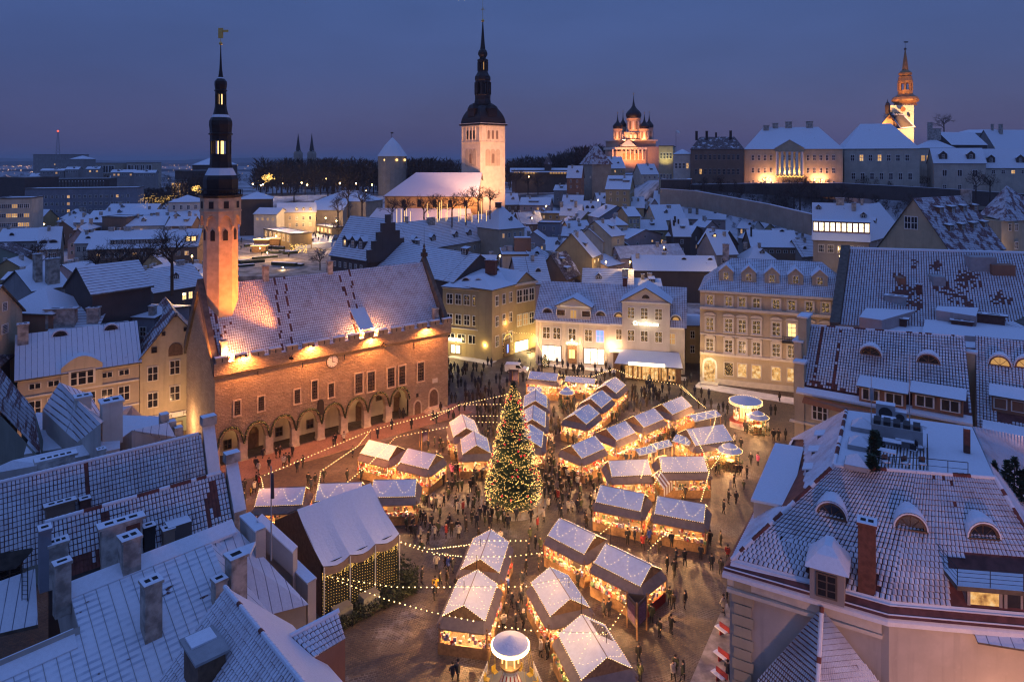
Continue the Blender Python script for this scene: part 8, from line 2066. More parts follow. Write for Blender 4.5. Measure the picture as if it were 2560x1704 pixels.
for k in range(10):
 a=2*pi*(k+.5)/10;p=c+Vector((cos(a)*1.8,sin(a)*1.8,.7));d=(-sin(a),cos(a));q=MB();q.box(p,(.9,.3,.4),d);q.box(p+Vector((d[0]*.45,d[1]*.45,.3)),(.22,.22,.55),d);q.tube(p-Vz*.4,p+Vz*2.4,.03);q.build('horse',M['trim_white' if k%2 else 'wood'],ca)
light('POINT',c+Vz*2.6,600,(1,.55,.22),.3);light('POINT',c+Vector((-1,-3,2.6)),500,(1,.5,.22),.3)
q=MB()
for k in range(40):a=-2.6+2.0*k/39;p=c+Vector((cos(a),sin(a),0))*3.6;q.box(p,(.08,.03,.9),(-sin(a),cos(a)))
q.build('picket_fence',M['white_paint'],None,label='white picket fence curving before the round carousel',cat='fence')
c=W(1276,1745,0);cs=thing('swing_carousel','swing carousel with a snowy top and bright ring light at the bottom','carousel',c);OBST.append((c.x,c.y,2.3,2.3,1,0));zc=CH-(1614-HZ)*c.y/F
q=MB();q.lathe((c.x,c.y,0),[(1.25,0.1),(1.15,.5),(.5,zc-2.0),(.72,zc-1.55)],20,mf=lambda j:0);q.build('column',M['trim_white'],cs)
q=MB()
for k in range(12):a=2*pi*k/12;q.poly([c+Vector((cos(a+e)*r_,sin(a+e)*r_,z))for e,r_,z in((-.09,1.19,.5),(.09,1.19,.5),(.09,.55,zc-2.0),(-.09,.55,zc-2.0))])
q.build('red_stripe',M['red_paint'],cs,kind='stuff')
q=MB();q.lathe((c.x,c.y,0),[(.78,zc-1.55),(.84,zc-1.35),(.45,zc-1.3)],20);q.build('collar',M['wood'],cs)
q=MB();q.lathe((c.x,c.y,0),[(.34,zc-1.3),(.34,zc-.05)],12);q.build('lit_core',M['lit_dim'],cs)
for k in range(6):a=2*pi*k/6;q=MB();p=c+Vector((cos(a)*.62,sin(a)*.62,0));q.tube(p+Vz*(zc-1.35),p+Vz*(zc-.05),.07,n=6);q.build('pillar',M['lit_warm'],cs)
q=MB();q.lathe((c.x,c.y,0),[(.3,zc-.1),(1.42,zc-.05),(1.42,zc+.26),(1.2,zc+.33),(.05,zc+.85)],24,mf=lambda j:0 if j<2 else 1);q.build('roof',[M['trim'],M['snow']],cs)
q=MB(uv=False)
for k in range(90):a=2*pi*k/90;q.bulb(c+Vector((cos(a)*1.46,sin(a)*1.46,zc)),.055);q.bulb(c+Vector((cos(a+.03)*1.46,sin(a+.03)*1.46,zc+.14)),.055)
q.build('ring_light',M['bulb_lamp'],cs,kind='stuff');light('POINT',c+Vector((0,-1.2,zc-.6)),160,(1,.7,.3),.5)
for k in range(12):
 a=2*pi*(k+.3)/12;p=c+Vector((cos(a)*2.0,sin(a)*2.0,.9));q=MB();q.box(p,(.4,.4,.08),(-sin(a),cos(a)));q.box(p+Vector((cos(a)*.18,sin(a)*.18,.05)),(.4,.06,.4),(-sin(a),cos(a)));q.tube(p+Vz*.4,c+Vector((cos(a)*1.5,sin(a)*1.5,zc)),.012,n=3);q.build('seat',plain('seat_yellow',(.62,.42,.04),.5,.1)if k==0 else M['seat_yellow'],cs)
q=MB();q.lathe((c.x,c.y,0),[(2.9,.02),(2.9,.12)],28);q.build('platform',M['wall_olive'],cs)
for sg,lb in((-1,'white picket fence left of the swing carousel'),(1,'white picket fence right of the swing carousel')):
 q=MB();A,B=c+Vector((sg*1.9,2.6,0)),c+Vector((sg*3.3,-2.5,0));d=(B-A).normalized()
 for k in range(20):p=A.lerp(B,k/19);q.box(p,(.1,.03,1.0),(d.x,d.y))
 for z in(.3,.8):q.tube(A+Vz*z,B+Vz*z,.03,n=4)
 q.build('picket_fence',M['white_paint'],None,label=lb,cat='fence')
# ---- information columns, van, direction post, benches
def info(label,x,y,h_=3.3,r=1.0):
 c=W(x,y,0);t=thing('information_column',label,'notice board',c,'three sided notice boards');OBST.append((c.x,c.y,r,r,1,0));P3=[c+Vector((cos(a),sin(a),0))*r for a in(-1.75,.35,2.44)]
 for p in P3:q=MB();q.box(p,(.13,.13,h_));q.build('post',M['wood'],t)
 for i in range(3):a,b_=P3[i],P3[(i+1)%3];d=(b_-a).normalized();q=MB();q.box((a+b_)/2+Vz*1.0,((b_-a).length-.2,.08,h_-1.2),(d.x,d.y));pn=q.build('panel',M['wall_dark'],t);nn_=Vector((d.y,-d.x,0));q=MB();q.box((a+b_)/2+nn_*.05+Vz*1.2,((b_-a).length-.5,.02,h_-1.7),(d.x,d.y));q.build('poster',plain('poster_violet',(.10,.06,.13),.5,.4,6)if 'poster_violet' not in M else M['poster_violet'],pn)
info('large triangular notice column right of the red fronted stall',1592,1580);info('triangular notice column beside the white van',1283,966,3.2);info('triangular notice column near the arcade side stalls',1058,1120,3.0,.8)
c=W(1291,931,0);vn=thing('white_van','small white delivery van parked at the back of the square','van',c);OBST.append((c.x,c.y,2.6,1.3,1,-.1));u=Vector((.985,-.17,0));n=Vector((.17,.985,0))
prof=[(-2.2,.35),(2.25,.35),(2.3,.8),(2.1,1.0),(1.35,1.15),(.75,1.78),(.3,1.85),(-2.1,1.85),(-2.25,1.6)]
q=MB();A=[c+u*s-n*.85+Vz*z for s,z in prof];B=[c+u*s+n*.85+Vz*z for s,z in prof];q.poly(A);q.poly(B[::-1])
for k in range(len(A)):j=(k+1)%len(A);q.poly([A[j],A[k],B[k],B[j]],1 if k in(6,)else 0)
q.build('body',[M['white_paint'],M['snow_cap']],vn)
q=MB();q.poly([c+u*s-n*.87+Vz*z for s,z in((.0,1.15),(1.15,1.15),(.72,1.7),(.0,1.72))]);q.poly([c+u*(1.37)-n*.78+Vz*1.19,c+u*1.37+n*.78+Vz*1.19,c+u*.8+n*.72+Vz*1.76,c+u*.8-n*.72+Vz*1.76]);q.build('windscreen',M['glass_dark'],vn)
for s in(-1.4,1.45):
 for e in(-.8,.8):
  p=c+u*s+n*e+Vz*.33;q=MB();q.tube(p-n*.1,p+n*.1,.33,n=14);wh=q.build('wheel',M['soot_black'],vn);q=MB();q.tube(p-n*.12,p+n*.12,.18,n=10);q.build('rim',M['grey_paint'],wh)
for e in(-.6,.6):q=MB();q.ball(c+u*2.27+n*e+Vz*.85,.16,8,4);q.build('headlight',M['lit_shop'],vn)
light('SPOT',c+u*2.5+Vz*.85,120,(1,.8,.5),.1,c+u*9,60)
p=W(1327,915,0);dp=thing('direction_post','black direction post with several arms near the lane','signpost',p);q=MB();q.tube(p,p+Vz*3.6,.06,n=6);q.build('pole',M['iron'],dp)
for k in range(4):q=MB();q.box(p+Vz*(2.6+.25*k)+Vector(((.4 if k%2 else-.4),0,0)),(.9,.05,.16));q.build('arm',M['iron'],dp)
for k,(x,y)in enumerate(((1798,1585),(1795,1650),(1790,1700))):p=W(x+6,y,0);t=thing('red_bench','snowy red bench along the wall, %s'%('farthest of three','middle of three','nearest of three')[k],'bench',p,'red benches by the cream building');q=MB();q.box(p+Vz*.45,(.5,1.2,.08),(.85,.53),1);q.box(p+Vector((.25,-.15,.5)),(.06,1.2,.45),(.85,.53));q.build('seat',[M['red_paint'],M['snow_cap']],t);q=MB();q.box(p,(.45,.1,.45),(.85,.53));q.build('leg',M['red_paint'],t)
q=MB();q.poly([W(1838,1704,.02)+Vector((.3,-3,0)),W(1842,1560,.02),W(1815,1500,.02),W(1770,1600,.02),W(1725,1704,.02),W(1690,1900,.02)]);q.build('swept_snow',M['dirty_snow'],None,origin=(0,0,0),kind='structure')
light('POINT',W(1822,1600,2.4)+Vector((-.2,0,0)),35,(1,.35,.25),.2)
for x,y,lb in((1362,918,'small lit fir in front of the bright shop window'),(1702,925,'small lit fir at the right end of the cafe'),(1704,1240,'tiny lit fir at the corner of the rightmost stall')):
 p=W(x,y,0);conifer(p,2.6 if x!=1704 else 1.5,.7,lb);q=MB(uv=False)
 for k in range(60):f=random.random();a=k*2.4;z=.4+2.1*(k/60);r_=.75*(1-k/62);q.bulb(p+Vector((cos(a)*r_,sin(a)*r_,z*(1 if x!=1704 else .6))),.04)
 q.build('fir_light',M['bulb'],None,label='warm light chain on the '+lb.replace('lit ',''),cat='light chain')
# ================================================================ people
for nme,c_ in dict(coat_black=(.010,.010,.012),coat_navy=(.012,.015,.03),coat_brown=(.03,.02,.015),coat_grey=(.035,.032,.032),coat_red=(.24,.02,.02),coat_white=(.38,.34,.30),
     coat_blue=(.03,.06,.28),coat_yellow=(.5,.32,.03),coat_pink=(.5,.1,.22),coat_green=(.05,.06,.03),trousers=(.012,.012,.015),skin_tone=(.46,.29,.21),hair=(.04,.025,.018)).items():plain(nme,c_,.85,.12,4)
def skinned(nodes,edges,lvl=1):
 me=bpy.data.meshes.new('body');me.from_pydata([n[:3]for n in nodes],edges,[])
 o=bpy.data.objects.new('tmp',me);COL.objects.link(o);md=o.modifiers.new('s','SKIN');md.use_smooth_shade=True
 if not me.skin_vertices:me.skin_vertices.new()
 for i,n in enumerate(nodes):
  sv=me.skin_vertices[0].data[i];r=n[3];sv.radius=r if isinstance(r,tuple)else(r,r);sv.use_root=i==0
 sb=o.modifiers.new('b','SUBSURF');sb.levels=lvl;sb.render_levels=lvl
 r_=bpy.data.meshes.new_from_object(o.evaluated_get(bpy.context.evaluated_depsgraph_get()));bpy.data.objects.remove(o);return r_
def figure(step,armL,armR,bend=.0):
 hipL,hipR=(-.09,0,.90),(.09,0,.90)
 n=[(0,0,.95,(.15,.11)),(0,-bend*.3,1.2,(.16,.11)),(0,-bend*.6,1.40,(.17,.10)),(0,-bend*.8,1.50,.055),(0,-.01-bend,1.60,(.075,.09)),(0,-.02-bend,1.72,(.07,.085)),
   (-.10,-step*.25,.50,.068),(-.10,-step*.15+.0,.08,.042),(-.10,-step*.5-.12,.03,.035),(.10,step*.25-.03,.50,.068),(.10,step*.6+.03,.09,.042),(.10,step*.6-.10,.03,.035),
   (-.21,-bend*.5,1.40,.06),(-.25,armL[0]*.5,1.14,.045),(-.22,armL[0],armL[1],.032),(-.21,armL[0]-.07,armL[1]-.05,.03),(.21,-bend*.5,1.40,.06),(.25,armR[0]*.5,1.14,.045),(.22,armR[0],armR[1],.032),(.21,armR[0]-.07,armR[1]-.05,.03)]
 e=[(0,1),(1,2),(2,3),(3,4),(4,5),(0,6),(6,7),(7,8),(0,9),(9,10),(10,11),(2,12),(12,13),(13,14),(14,15),(2,16),(16,17),(17,18),(18,19)]
 body=skinned(n,e);body.materials.append(M['trousers']);body.materials.append(M['skin_tone']);body.materials.append(M['soot_black'])
 for p in body.polygons:z=p.center.z;p.material_index=1 if z>1.47 or(abs(p.center.x)>.15 and z<armL[1]+.02)else(2 if z<.1 else 0)
 cn=[(0,0,1.02,(.20,.16)),(0,-bend*.3,1.22,(.20,.15)),(0,-bend*.6,1.40,(.20,.13)),(0,-bend*.8,1.50,(.09,.09)),(0,0,.80,(.22,.18)),(0,0,.66,(.22,.18)),(-.22,-bend*.5,1.39,.085),(-.26,armL[0]*.5,1.13,.072),(-.225,armL[0],armL[1]+.03,.058),(.22,-bend*.5,1.39,.085),(.26,armR[0]*.5,1.13,.072),(.225,armR[0],armR[1]+.03,.058)]
 coat=skinned(cn,[(0,1),(1,2),(2,3),(0,4),(4,5),(2,6),(6,7),(7,8),(2,9),(9,10),(10,11)]);coat.materials.append(M['coat_black'])
 hat=MB(uv=False).lathe((0,.0-bend,0),[(.095,1.62),(.115,1.68),(.10,1.76),(.05,1.80),(.004,1.81)],8).mesh('hat',[M['hair']],smooth=True)
 face=MB(uv=False);face.ball((0,-.105-bend,1.625),.018,5,3)
 for x in(-.03,.03):face.ball((x,-.092-bend,1.66),.011,5,3,1)
 face.box((0,-.095-bend,1.575),(.05,.012,.01),(1,0),1)
 return body,coat,hat,face.mesh('face',[M['skin_tone'],M['soot_black']])
FIG=[figure(.0,(-.04,.88),(-.05,.88)),figure(.34,(.16,.92),(-.2,.95)),figure(-.34,(-.2,.95),(.16,.92)),figure(.05,(-.28,1.2),(-.05,.9)),figure(.16,(-.1,.9),(-.12,.9),.05)]
POSE=('standing','walking','walking','holding something','strolling')
PP=[((1080,1278,3.681),'175,1255 375,1340 425,1310b 515,1300r 700,750b 615,1010 685,1000 735,890 1000,1340w 1065,1360 1055,1190b 1580,970 1630,970 1700,900r 2220,900 2185,860 2325,890 2020,1030 2095,1160 2200,1130 2230,600 2325,500 2165,560 2245,480 2090,390 130,250r 245,255w 315,190 410,150 535,160 700,170 970,170r 1030,100w 905,280 950,350 1060,470r 1035,430r 985,540 1000,380 190,1568 240,1568 2240,1500 2310,1568 1900,1390 1915,1568 30,760y 150,560b 190,560 40,540w 1800,305 1865,290 1900,260 1940,350r 2000,300b 2025,300 2205,330 2300,300 1710,190 1745,180 1420,150 2245,240 75,700 830,700 905,930 970,990r 660,1090w 840,1080 770,1090 1440,610 1410,670w 1330,570 1500,640'),
 ((1080,900,3.681),'590,210 625,210 690,240 420,270 490,320 520,330 545,345 640,330 445,370w 415,370 250,470 300,470 310,370 335,370 485,430 565,500 595,490 650,400 665,480 585,580 515,620 520,690 165,200 240,250 268,240 180,115 205,95 280,140 310,130 410,100 475,100w 80,480 40,580 10,560 220,930 285,1020 345,1040 185,1070p 210,1060 235,1050 95,1150 150,1270 110,1350 240,1420w 285,1420r 330,1360 375,1400 500,1400 430,1300 460,1110 380,1170 570,1370 600,1440 930,1370 985,1390 790,1430 1005,930 1045,900 1095,980 1075,1030 1180,1180 1235,1210 1280,1210 1115,1150 1030,1230 1075,1230 1140,1290 1160,1310r 1420,1180 1460,1150 1340,1170w 1255,1410w 1290,1400w 1370,1390 1415,1480 1470,1440 1170,1060 1090,690 1140,680 1120,520 1210,490r 1310,420 1330,420 1250,90 1310,120 1375,100 1500,100 1640,150 1540,1130 1480,1090 1220,1070 1000,1180 1050,1150 1260,1160 1310,1110 1200,680 1105,790w 1690,800 1810,860 2050,700 2110,660 2060,830'),
 ((1460,860,3.681),'1020,470 1080,490 1150,500 895,460 930,470 780,430 1055,590 1110,590 1170,590w 490,540 435,520 530,480 565,500w 605,510w 670,510 695,500 470,450 1720,650 1760,650 1800,530 1745,890 1855,880 1790,890 1500,820 1480,800 1535,1110 1600,1120p 1470,1340 1500,1240 1480,1240 1330,1470 1400,1470 1285,1560 1380,1320 650,880 770,800 850,800 410,1020 270,1060 680,1050 740,1380 780,1370 930,1420 1015,1400 985,1310 880,1340 690,1320 1210,1210 1240,1200 1170,1130 825,360 640,320 670,340 985,350w 250,300 1390,920w 1445,970 1290,930 1150,1040 1120,1030w 600,500 635,520 330,660 400,600 460,620r 310,560w 1280,620r 1320,640 1240,640 1300,740 1400,1220 1440,1210 800,880 720,800'),
 ((500,940,3.681),'515,860 540,900w 580,760 635,860 700,760 735,750 770,840w 790,820 820,820 850,745 895,890 945,840 1230,655 1325,610w 1405,750 1635,575 1765,495 1945,490 1835,390 1870,390 2140,410 2175,440 995,1010 1025,1050 1060,1010 1140,970 520,1000 545,1020r 350,1060 385,1100 410,1060 415,1180 465,1100y 500,1080w 1355,970 1490,880r 1570,900 1600,900 1700,940 1740,935 1480,960 2240,1010 2100,1040 1730,1290 1770,1310 1800,1360 1900,1420 1945,1480 2030,1510w 2100,1550 2130,1410 2075,1390 2250,1500r 2060,1200 2085,1210 2240,1210 2290,1140 1240,640 2070,640w 2160,650 2200,700 2290,720w 2310,900p 2100,680'),
 ((1640,1000,2.227),'250,890 310,945 155,920 95,990 65,970 400,890r 360,970 375,1190w 395,1120 25,1320 85,1310 110,1160 150,1150 75,1140 130,1560 95,1560w 400,1560 300,810 260,780 360,810')]
LMK=[('fir tree',1283,1240),('stage tent',900,1430),('arcade',720,1130),('round carousel',1864,1050),('swing carousel',1276,1700),('glazed cafe',1610,930),('white van',1291,925),('red fronted stall',1580,1440),('striped tent',1650,1230),('clothes rack stall',1175,1560),
  ('bare slatted stall',1490,1680),('widest stall',1765,1130),('stalls nearest the arcade',1000,1180),('stall with a wreath',1555,1300),('rightmost long stall',1700,1320),('grand cream building',1860,975),('red benches',1790,1600),('large notice column',1592,1590),('yellow corner house',1200,905),('flagpole',640,1280),('two lone stalls',1170,1120),('ridge patch stall',1440,1370),('shop windows',1430,905)]
CN=dict(k='dark',r='red',w='pale',b='blue',y='yellow',p='pink')
ppl=[];pr_=random.Random(77)
for(ox,oy,s),txt in PP:
 for tok in txt.split():
  cl_='k'
  if tok[-1].isalpha():cl_=tok[-1];tok=tok[:-1]
  x,y=(float(v)for v in tok.split(','));p=W(ox+x/s,oy+y/s,0)
  bad=any(abs((p.x-a)*ux+(p.y-b_)*uy)<hl-.1 and abs(-(p.x-a)*uy+(p.y-b_)*ux)<hw-.1 for a,b_,hl,hw,ux,uy in OBST)
  near=any((p-q_[0]).length<.42 for q_ in ppl)
  if not bad and not near:ppl.append((p,cl_,ox+x/s,oy+y/s))
# the throng between the stalls
CL=[(1190,1330,60,60,20),(1380,1190,60,45,34),(1480,1260,50,30,16),(1350,1110,40,50,18),(1230,1200,40,60,16),(1150,1250,55,60,20),(1250,1315,60,20,12),(1060,1330,50,40,10),(1400,1260,40,40,14),(1620,1000,60,25,12),(1570,1150,60,20,8),(1700,1110,40,30,8),(1440,1440,20,40,8),(1310,1500,25,60,10),(1100,1450,50,60,8),(1640,1330,60,25,10),(1120,1160,40,40,9),(1060,1180,40,20,7),(1500,1020,40,20,8),(1240,1060,40,60,6),(1200,960,60,40,7),(1740,1220,40,50,7),(1140,930,40,20,5)]
for cx_,cy_,rx,ry,k_ in CL:
 for _ in range(k_):
  x,y=pr_.gauss(cx_,rx*.6),pr_.gauss(cy_,ry*.6);p=W(x,y,0)
  if any(abs((p.x-a)*ux+(p.y-b_)*uy)<hl and abs(-(p.x-a)*uy+(p.y-b_)*ux)<hw for a,b_,hl,hw,ux,uy in OBST)or any((p-q_[0]).length<.5 for q_ in ppl):continue
  ppl.append((p,pr_.choice('kkkkkkkkkkkw'),x,y))
ppl=sorted(ppl,key=lambda e:e[0].y);rest=ppl[298:];ppl=ppl[:298]
lab={}
for i,(p,cl_,x,y)in enumerate(ppl):
 pi_=pr_.choice((0,0,1,2,3,4));nm,lx,ly=min(LMK,key=lambda l:(l[1]-x)**2+((l[2]-y)*1.3)**2)
 dx,dy=x-lx,y-ly;dr=('left of' if dx<0 else 'right of')if abs(dx)>abs(dy)*1.2 else('in front of' if dy>0 else 'behind')
 lab.setdefault((CN[cl_],POSE[pi_],dr,nm),[]).append((x,i,pi_))
ORD=('first','second','third','fourth','fifth','sixth','seventh','eighth','ninth','tenth','eleventh','twelfth','thirteenth','fourteenth')
INFO={}
for(c,po,dr,nm),l in lab.items():
 l.sort()
 for k,(x,i,pi_)in enumerate(l):
  INFO[i]=('person in %s coat %s %s the %s'%(c,po,dr,nm)if len(l)==1 else 'person in %s coat %s %s %s, %s of %d'%(c,po,dr,nm,ORD[min(k,13)],len(l)),pi_)
DK=('coat_black','coat_black','coat_navy','coat_brown','coat_grey','coat_green')
for i,(p,cl_,x,y)in enumerate(ppl):
 lb,pi_=INFO[i];body,coat,hat,face=FIG[pi_];s=pr_.uniform(.93,1.06)*(.72 if pr_.random()<.04 else 1)
 o=bpy.data.objects.new('person',body);COL.objects.link(o);o.location=p;o.rotation_euler=(0,0,pr_.uniform(0,2*pi));o.scale=(s*1.05,s*1.05,s)
 o['label']=lb;o['category']='person';o['group']='people at the market'
 cm={'k':pr_.choice(DK),'r':'coat_red','w':'coat_white','b':'coat_blue','y':'coat_yellow','p':'coat_pink'}[cl_]
 child_inst('coat',coat,o,[M[cm]]);child_inst('hat',hat,o,[M[pr_.choice(('hair','coat_black','coat_grey','coat_brown','coat_white' if pr_.random()<.4 else 'hair'))]])
 if p.y<75:child_inst('face',face,o)
q=MB(uv=False)
for _ in range(260):
 x,y=pr_.uniform(1120,1720),pr_.uniform(905,1120);p=W(x,y,0)
 if not any(abs((p.x-a)*ux+(p.y-b_)*uy)<hl and abs(-(p.x-a)*uy+(p.y-b_)*ux)<hw for a,b_,hl,hw,ux,uy in OBST):rest.append((p,))
for e in rest:p=e[0];q.lathe(p,[(.13,p.z),(.13,p.z+.7),(.25,p.z+.75),(.27,p.z+1.35),(.08,p.z+1.48),(.12,p.z+1.6),(.1,p.z+1.75),(.01,p.z+1.8)],6,pr_.randrange(4))
q.build('crowd',[M['coat_black'],M['coat_navy'],M['coat_brown'],M['coat_grey']],None,origin=(0,0,0),kind='stuff')
# ================================================================ strings of bulbs over the square
RX={'A':(1080,1278,3.681),'N':(1080,900,3.681),'B':(1460,860,3.681),'W':(500,940,3.681),'T':(560,1278,3.681),'G':(1100,660,3.681)}
STR=[('from the arcade corner to the arcade pole','W',(560,920,1570,495)),('from the arcade pole towards the fir tree','W',(1570,495,2350,290)),('falling from the arcade corner to the flagpole stall','W',(562,920,585,1030)),
 ('from the arcade pole back to the stage tent','W',(1110,870,1450,640,1565,500)),('down from a pole to the stall behind the stage tent','W',(1110,870,1085,1040)),('above the two stalls nearest the arcade','W',(1360,965,1560,800,1800,555,2300,460)),
 ('joining the upper left string to the fir top','N',(-10,540,255,405,735,305)),('level string left of the fir, upper','N',(255,405,650,402)),('level string left of the fir, middle','N',(340,510,640,508)),('level string left of the fir, lower','N',(430,565,640,568)),
 ('running from the cafe corner along the back of the square','G',(1600,960,1800,1040,2220,1110,2345,1232)),('crossing before the shop windows','G',(1600,960,1400,1030,1080,1020)),('spanning the lane between the yellow houses','G',(550,600,700,630,880,640)),('down the left corner of the white shop building','G',(885,640,905,740,960,840)),
 ('from the stage tent to the upper left stalls, upper','A',(0,340,310,305,480,262,900,262)),('from the stage tent to the upper left stalls, lower','A',(20,385,260,405,700,410,1030,370)),('across the clothes rack stall and the wide roofed stall','A',(0,690,180,685,580,690,870,680,1260,600)),
 ('from the ridge patch stall to the long wreath stall','A',(1500,235,1640,130,1730,100)),('above the walk to the rightmost long stall','A',(1990,350,2100,240,2210,160)),('beside the notice column','A',(1640,1070,1720,960,1790,820)),('over the bare slatted stall','A',(560,1040,900,1085,1300,1110,1600,1105)),
 ('across the light curtain, upper','T',(950,590,1560,688,2080,690)),('across the light curtain, lower','T',(1050,630,1490,800,1900,915,2350,1010)),('from the tent corner to the second stall, upper','T',(1630,275,1900,340,2240,300)),('from the tent corner to the second stall, lower','T',(1670,295,1850,360,2170,405)),
 ('slanting over the dark streaked stall','B',(565,1070,545,1150,520,1240)),('between the two long middle stalls','B',(715,1060,700,1180,640,1290)),('over the widest stall down to the striped tent','B',(1000,790,1100,990,1155,1160,1075,1440)),('from the green canopy to the widest stall','B',(1220,640,1190,760,1110,900)),('between hedge kiosk and the ringed roof stall','B',(1285,980,1230,1060,1160,1150)),('to the round carousel from the grand building','B',(880,385,1010,490,1130,590))]
g=random.Random(15)
for lb,rg_,cs_ in STR:
 ox,oy,s=RX[rg_];zz=5.6 if 'lane' in lb or 'corner of the white' in lb else 4.6
 pts=[W(ox+cs_[i]/s,oy+cs_[i+1]/s,zz)for i in range(0,len(cs_),2)];q=MB(uv=False)
 for a,b_ in zip(pts,pts[1:]):
  k_=max(2,int((b_-a).length/1.5))
  for k in range(k_):q.tube(a.lerp(b_,k/k_),a.lerp(b_,(k+1)/k_),.012,n=3)
 o=q.build('light_string',M['iron'],None,label='string of bulbs '+lb,cat='string lights',group='bulb strings over the square')
 q=MB(uv=False);light_line(q,[p-Vz*.06 for p in pts],.52,.062,rg=g,jit=.01);q.build('bulb',M['bulb'],o,kind='stuff')
 tot=sum((b_-a).length for a,b_ in zip(pts,pts[1:]))
 for a,b_ in zip(pts,pts[1:]):
  k_=max(1,int((b_-a).length/7))
  for k in range(k_):light('POINT',a.lerp(b_,(k+.5)/k_)+Vz*1.6,LAMP_STR*(3.6 if 'arcade' in lb else(.3 if 'tent' in lb or 'curtain' in lb else 1)),(1,.36,.09)if 'arcade' in lb else(1,.50,.15),.5)
PL=[('W',562,920),('W',1567,495),('W',1110,870),('A',1645,135),('A',1990,350),('A',1605,1100),('A',1260,600),('N',255,405),('B',725,440),('G',2220,1112),('A',445,250),('A',295,640),('A',410,400),('A',1375,760)]
for k,(rg_,x,y)in enumerate(PL):
 ox,oy,s=RX[rg_];p=W(ox+x/s,oy+y/s,4.65);q=MB();q.tube((p.x,p.y,0),p,.045,.03,5)
 q.build('light_pole',M['iron'],None,label='slim pole carrying bulb strings, '+('at the arcade corner','before the arcade centre','between arcade and stage tent','between the ridge patch stall and the walk','at the red fronted stall','through the bare slatted stall','through the wide roofed stall','left of the fir top','behind the glowing counter stall','before the cafe end','through the second left stall, upper','through the clothes rack stall, front','through the clothes rack stall, back','at the front of the wide roofed stall')[k],cat='pole',group='bulb string poles')
# ================================================================ bare trees, the wood on the bastion, far lights
def bare_tree(seed,h_=9.0,lv=4,kids=4):
 g=random.Random(seed);q=MB(uv=False)
 def br(p,d,l_,r,k):
  e=p+d*l_;q.tube(p,e,r,r*.62,5 if k>2 else 3)
  if k==0:return
  for i in range(kids if k<lv else kids+2):
   a=g.uniform(0,2*pi);t_=g.uniform(.35,1.0);up=d.orthogonal().normalized();side=up*cos(a)+d.cross(up)*sin(a);nd_=(d*g.uniform(.5,.9)+side*g.uniform(.5,.95)+Vz*.18).normalized();br(p+d*l_*t_,nd_,l_*g.uniform(.55,.78),r*.55,k-1)
 br(Vector((0,0,0)),Vz,h_*.34,h_*.02,lv);return q.mesh('tree',[M['bark']])
BT=[bare_tree(i)for i in(1,2,3)]
TREES=[(870,520,285,15),(845,545,270,13),(905,525,262,14),(1010,545,236,11),(1060,548,236,12),(1095,545,236,13),(1130,540,236,12),(1165,535,236,12),(1195,520,240,12),(1225,520,240,11),(980,548,240,11),(800,668,205,9),(430,690,140,15),(300,690,150,11),(355,690,150,12),(245,690,150,10),(100,672,165,10),(735,500,345,15),(820,490,360,18),(705,470,380,16),(845,590,250,9),
   (2000,505,306,18),(2030,500,300,14),(1985,510,300,13),(2105,510,296,13),(2440,480,290,13),(2475,480,288,12),(2190,520,286,9),(1850,505,300,9),(1760,470,318,8),(2235,315,480,18),(2360,330,420,16),(1290,470,400,17),(1320,475,410,15),(1345,480,405,14),(2420,520,278,8),(2150,512,290,8),(2280,515,284,8)]
for k,(x,y,Y,h_)in enumerate(TREES):
 p=D(x,y,Y);t=thing('bare_tree','','tree',p,'bare winter trees');o=inst('crown',BT[k%3],t,p,scale=(h_/9*1.2,h_/9*1.2,h_/9));o.rotation_euler=(0,0,k*1.7);q=MB(uv=False);q.tube(p-Vz*4,p+Vz*h_*.12,h_*.022,h_*.02,6);q.build('trunk',M['bark'],t)
 where='before the church nave' if 960<x<1240 and Y<245 else 'on the palace hillside' if x>1700 and Y<330 else 'in the courtyard left of the town hall' if x<500 else 'beside the ice rink' if x<960 else 'on the far hilltop' if Y>410 and x>1700 else 'by the wall gallery'
 t['where']=where;TREES[k]=(x,t,where)
for wh in{e[2]for e in TREES}:
 l=sorted([e for e in TREES if e[2]==wh],key=lambda e:e[0])
 for k,(x,t,w_)in enumerate(l):t['label']='bare dark winter tree %s, number %s from left'%(wh,('one two three four five six seven eight nine ten eleven twelve').split()[min(k,11)])
g=random.Random(4);q=MB(uv=False)
def mass(mb,x0,x1,yb,Y0,Y1,h0,h1,n_):
 for _ in range(n_):
  Y=g.uniform(Y0,Y1);x=g.uniform(x0,x1);X=(x-CX)*Y/F;z=T(X,Y)if yb is None else CH-(yb-HZ)*Y/F;h_=g.uniform(h0,h1);p=Vector((X,Y,z));mb.tube(p,p+Vz*h_*.5,h_*.02,h_*.012,3)
  for k in range(110):
   a=g.uniform(0,2*pi);f=g.random();rr=h_*.34*sqrt(g.random())*(1-.6*f);c=p+Vector((cos(a)*rr,sin(a)*rr,h_*(.22+.78*f)));d=Vector((cos(a)*.5,sin(a)*.5,g.uniform(.2,1))).normalized()*h_*.16;e=Vector((g.uniform(-1,1),g.uniform(-1,1),g.uniform(-1,1)))*h_*.022;mb.poly([c-e,c+e,c+d])
mass(q,640,1140,None,395,560,13,21,330);mass(q,1270,1560,None,470,560,14,22,160);mass(q,340,560,None,395,480,9,14,140);mass(q,1650,2400,None,300,322,3,6,260);mass(q,2100,2560,None,420,520,10,16,30);mass(q,0,1300,None,650,1500,10,18,260)
wd_=q.build('wood',M['bark'],None,origin=(0,0,0),kind='stuff');wd_['label']='dark leafless wood on the bastion and the hillside'
q=MB(uv=False);g=random.Random(6)
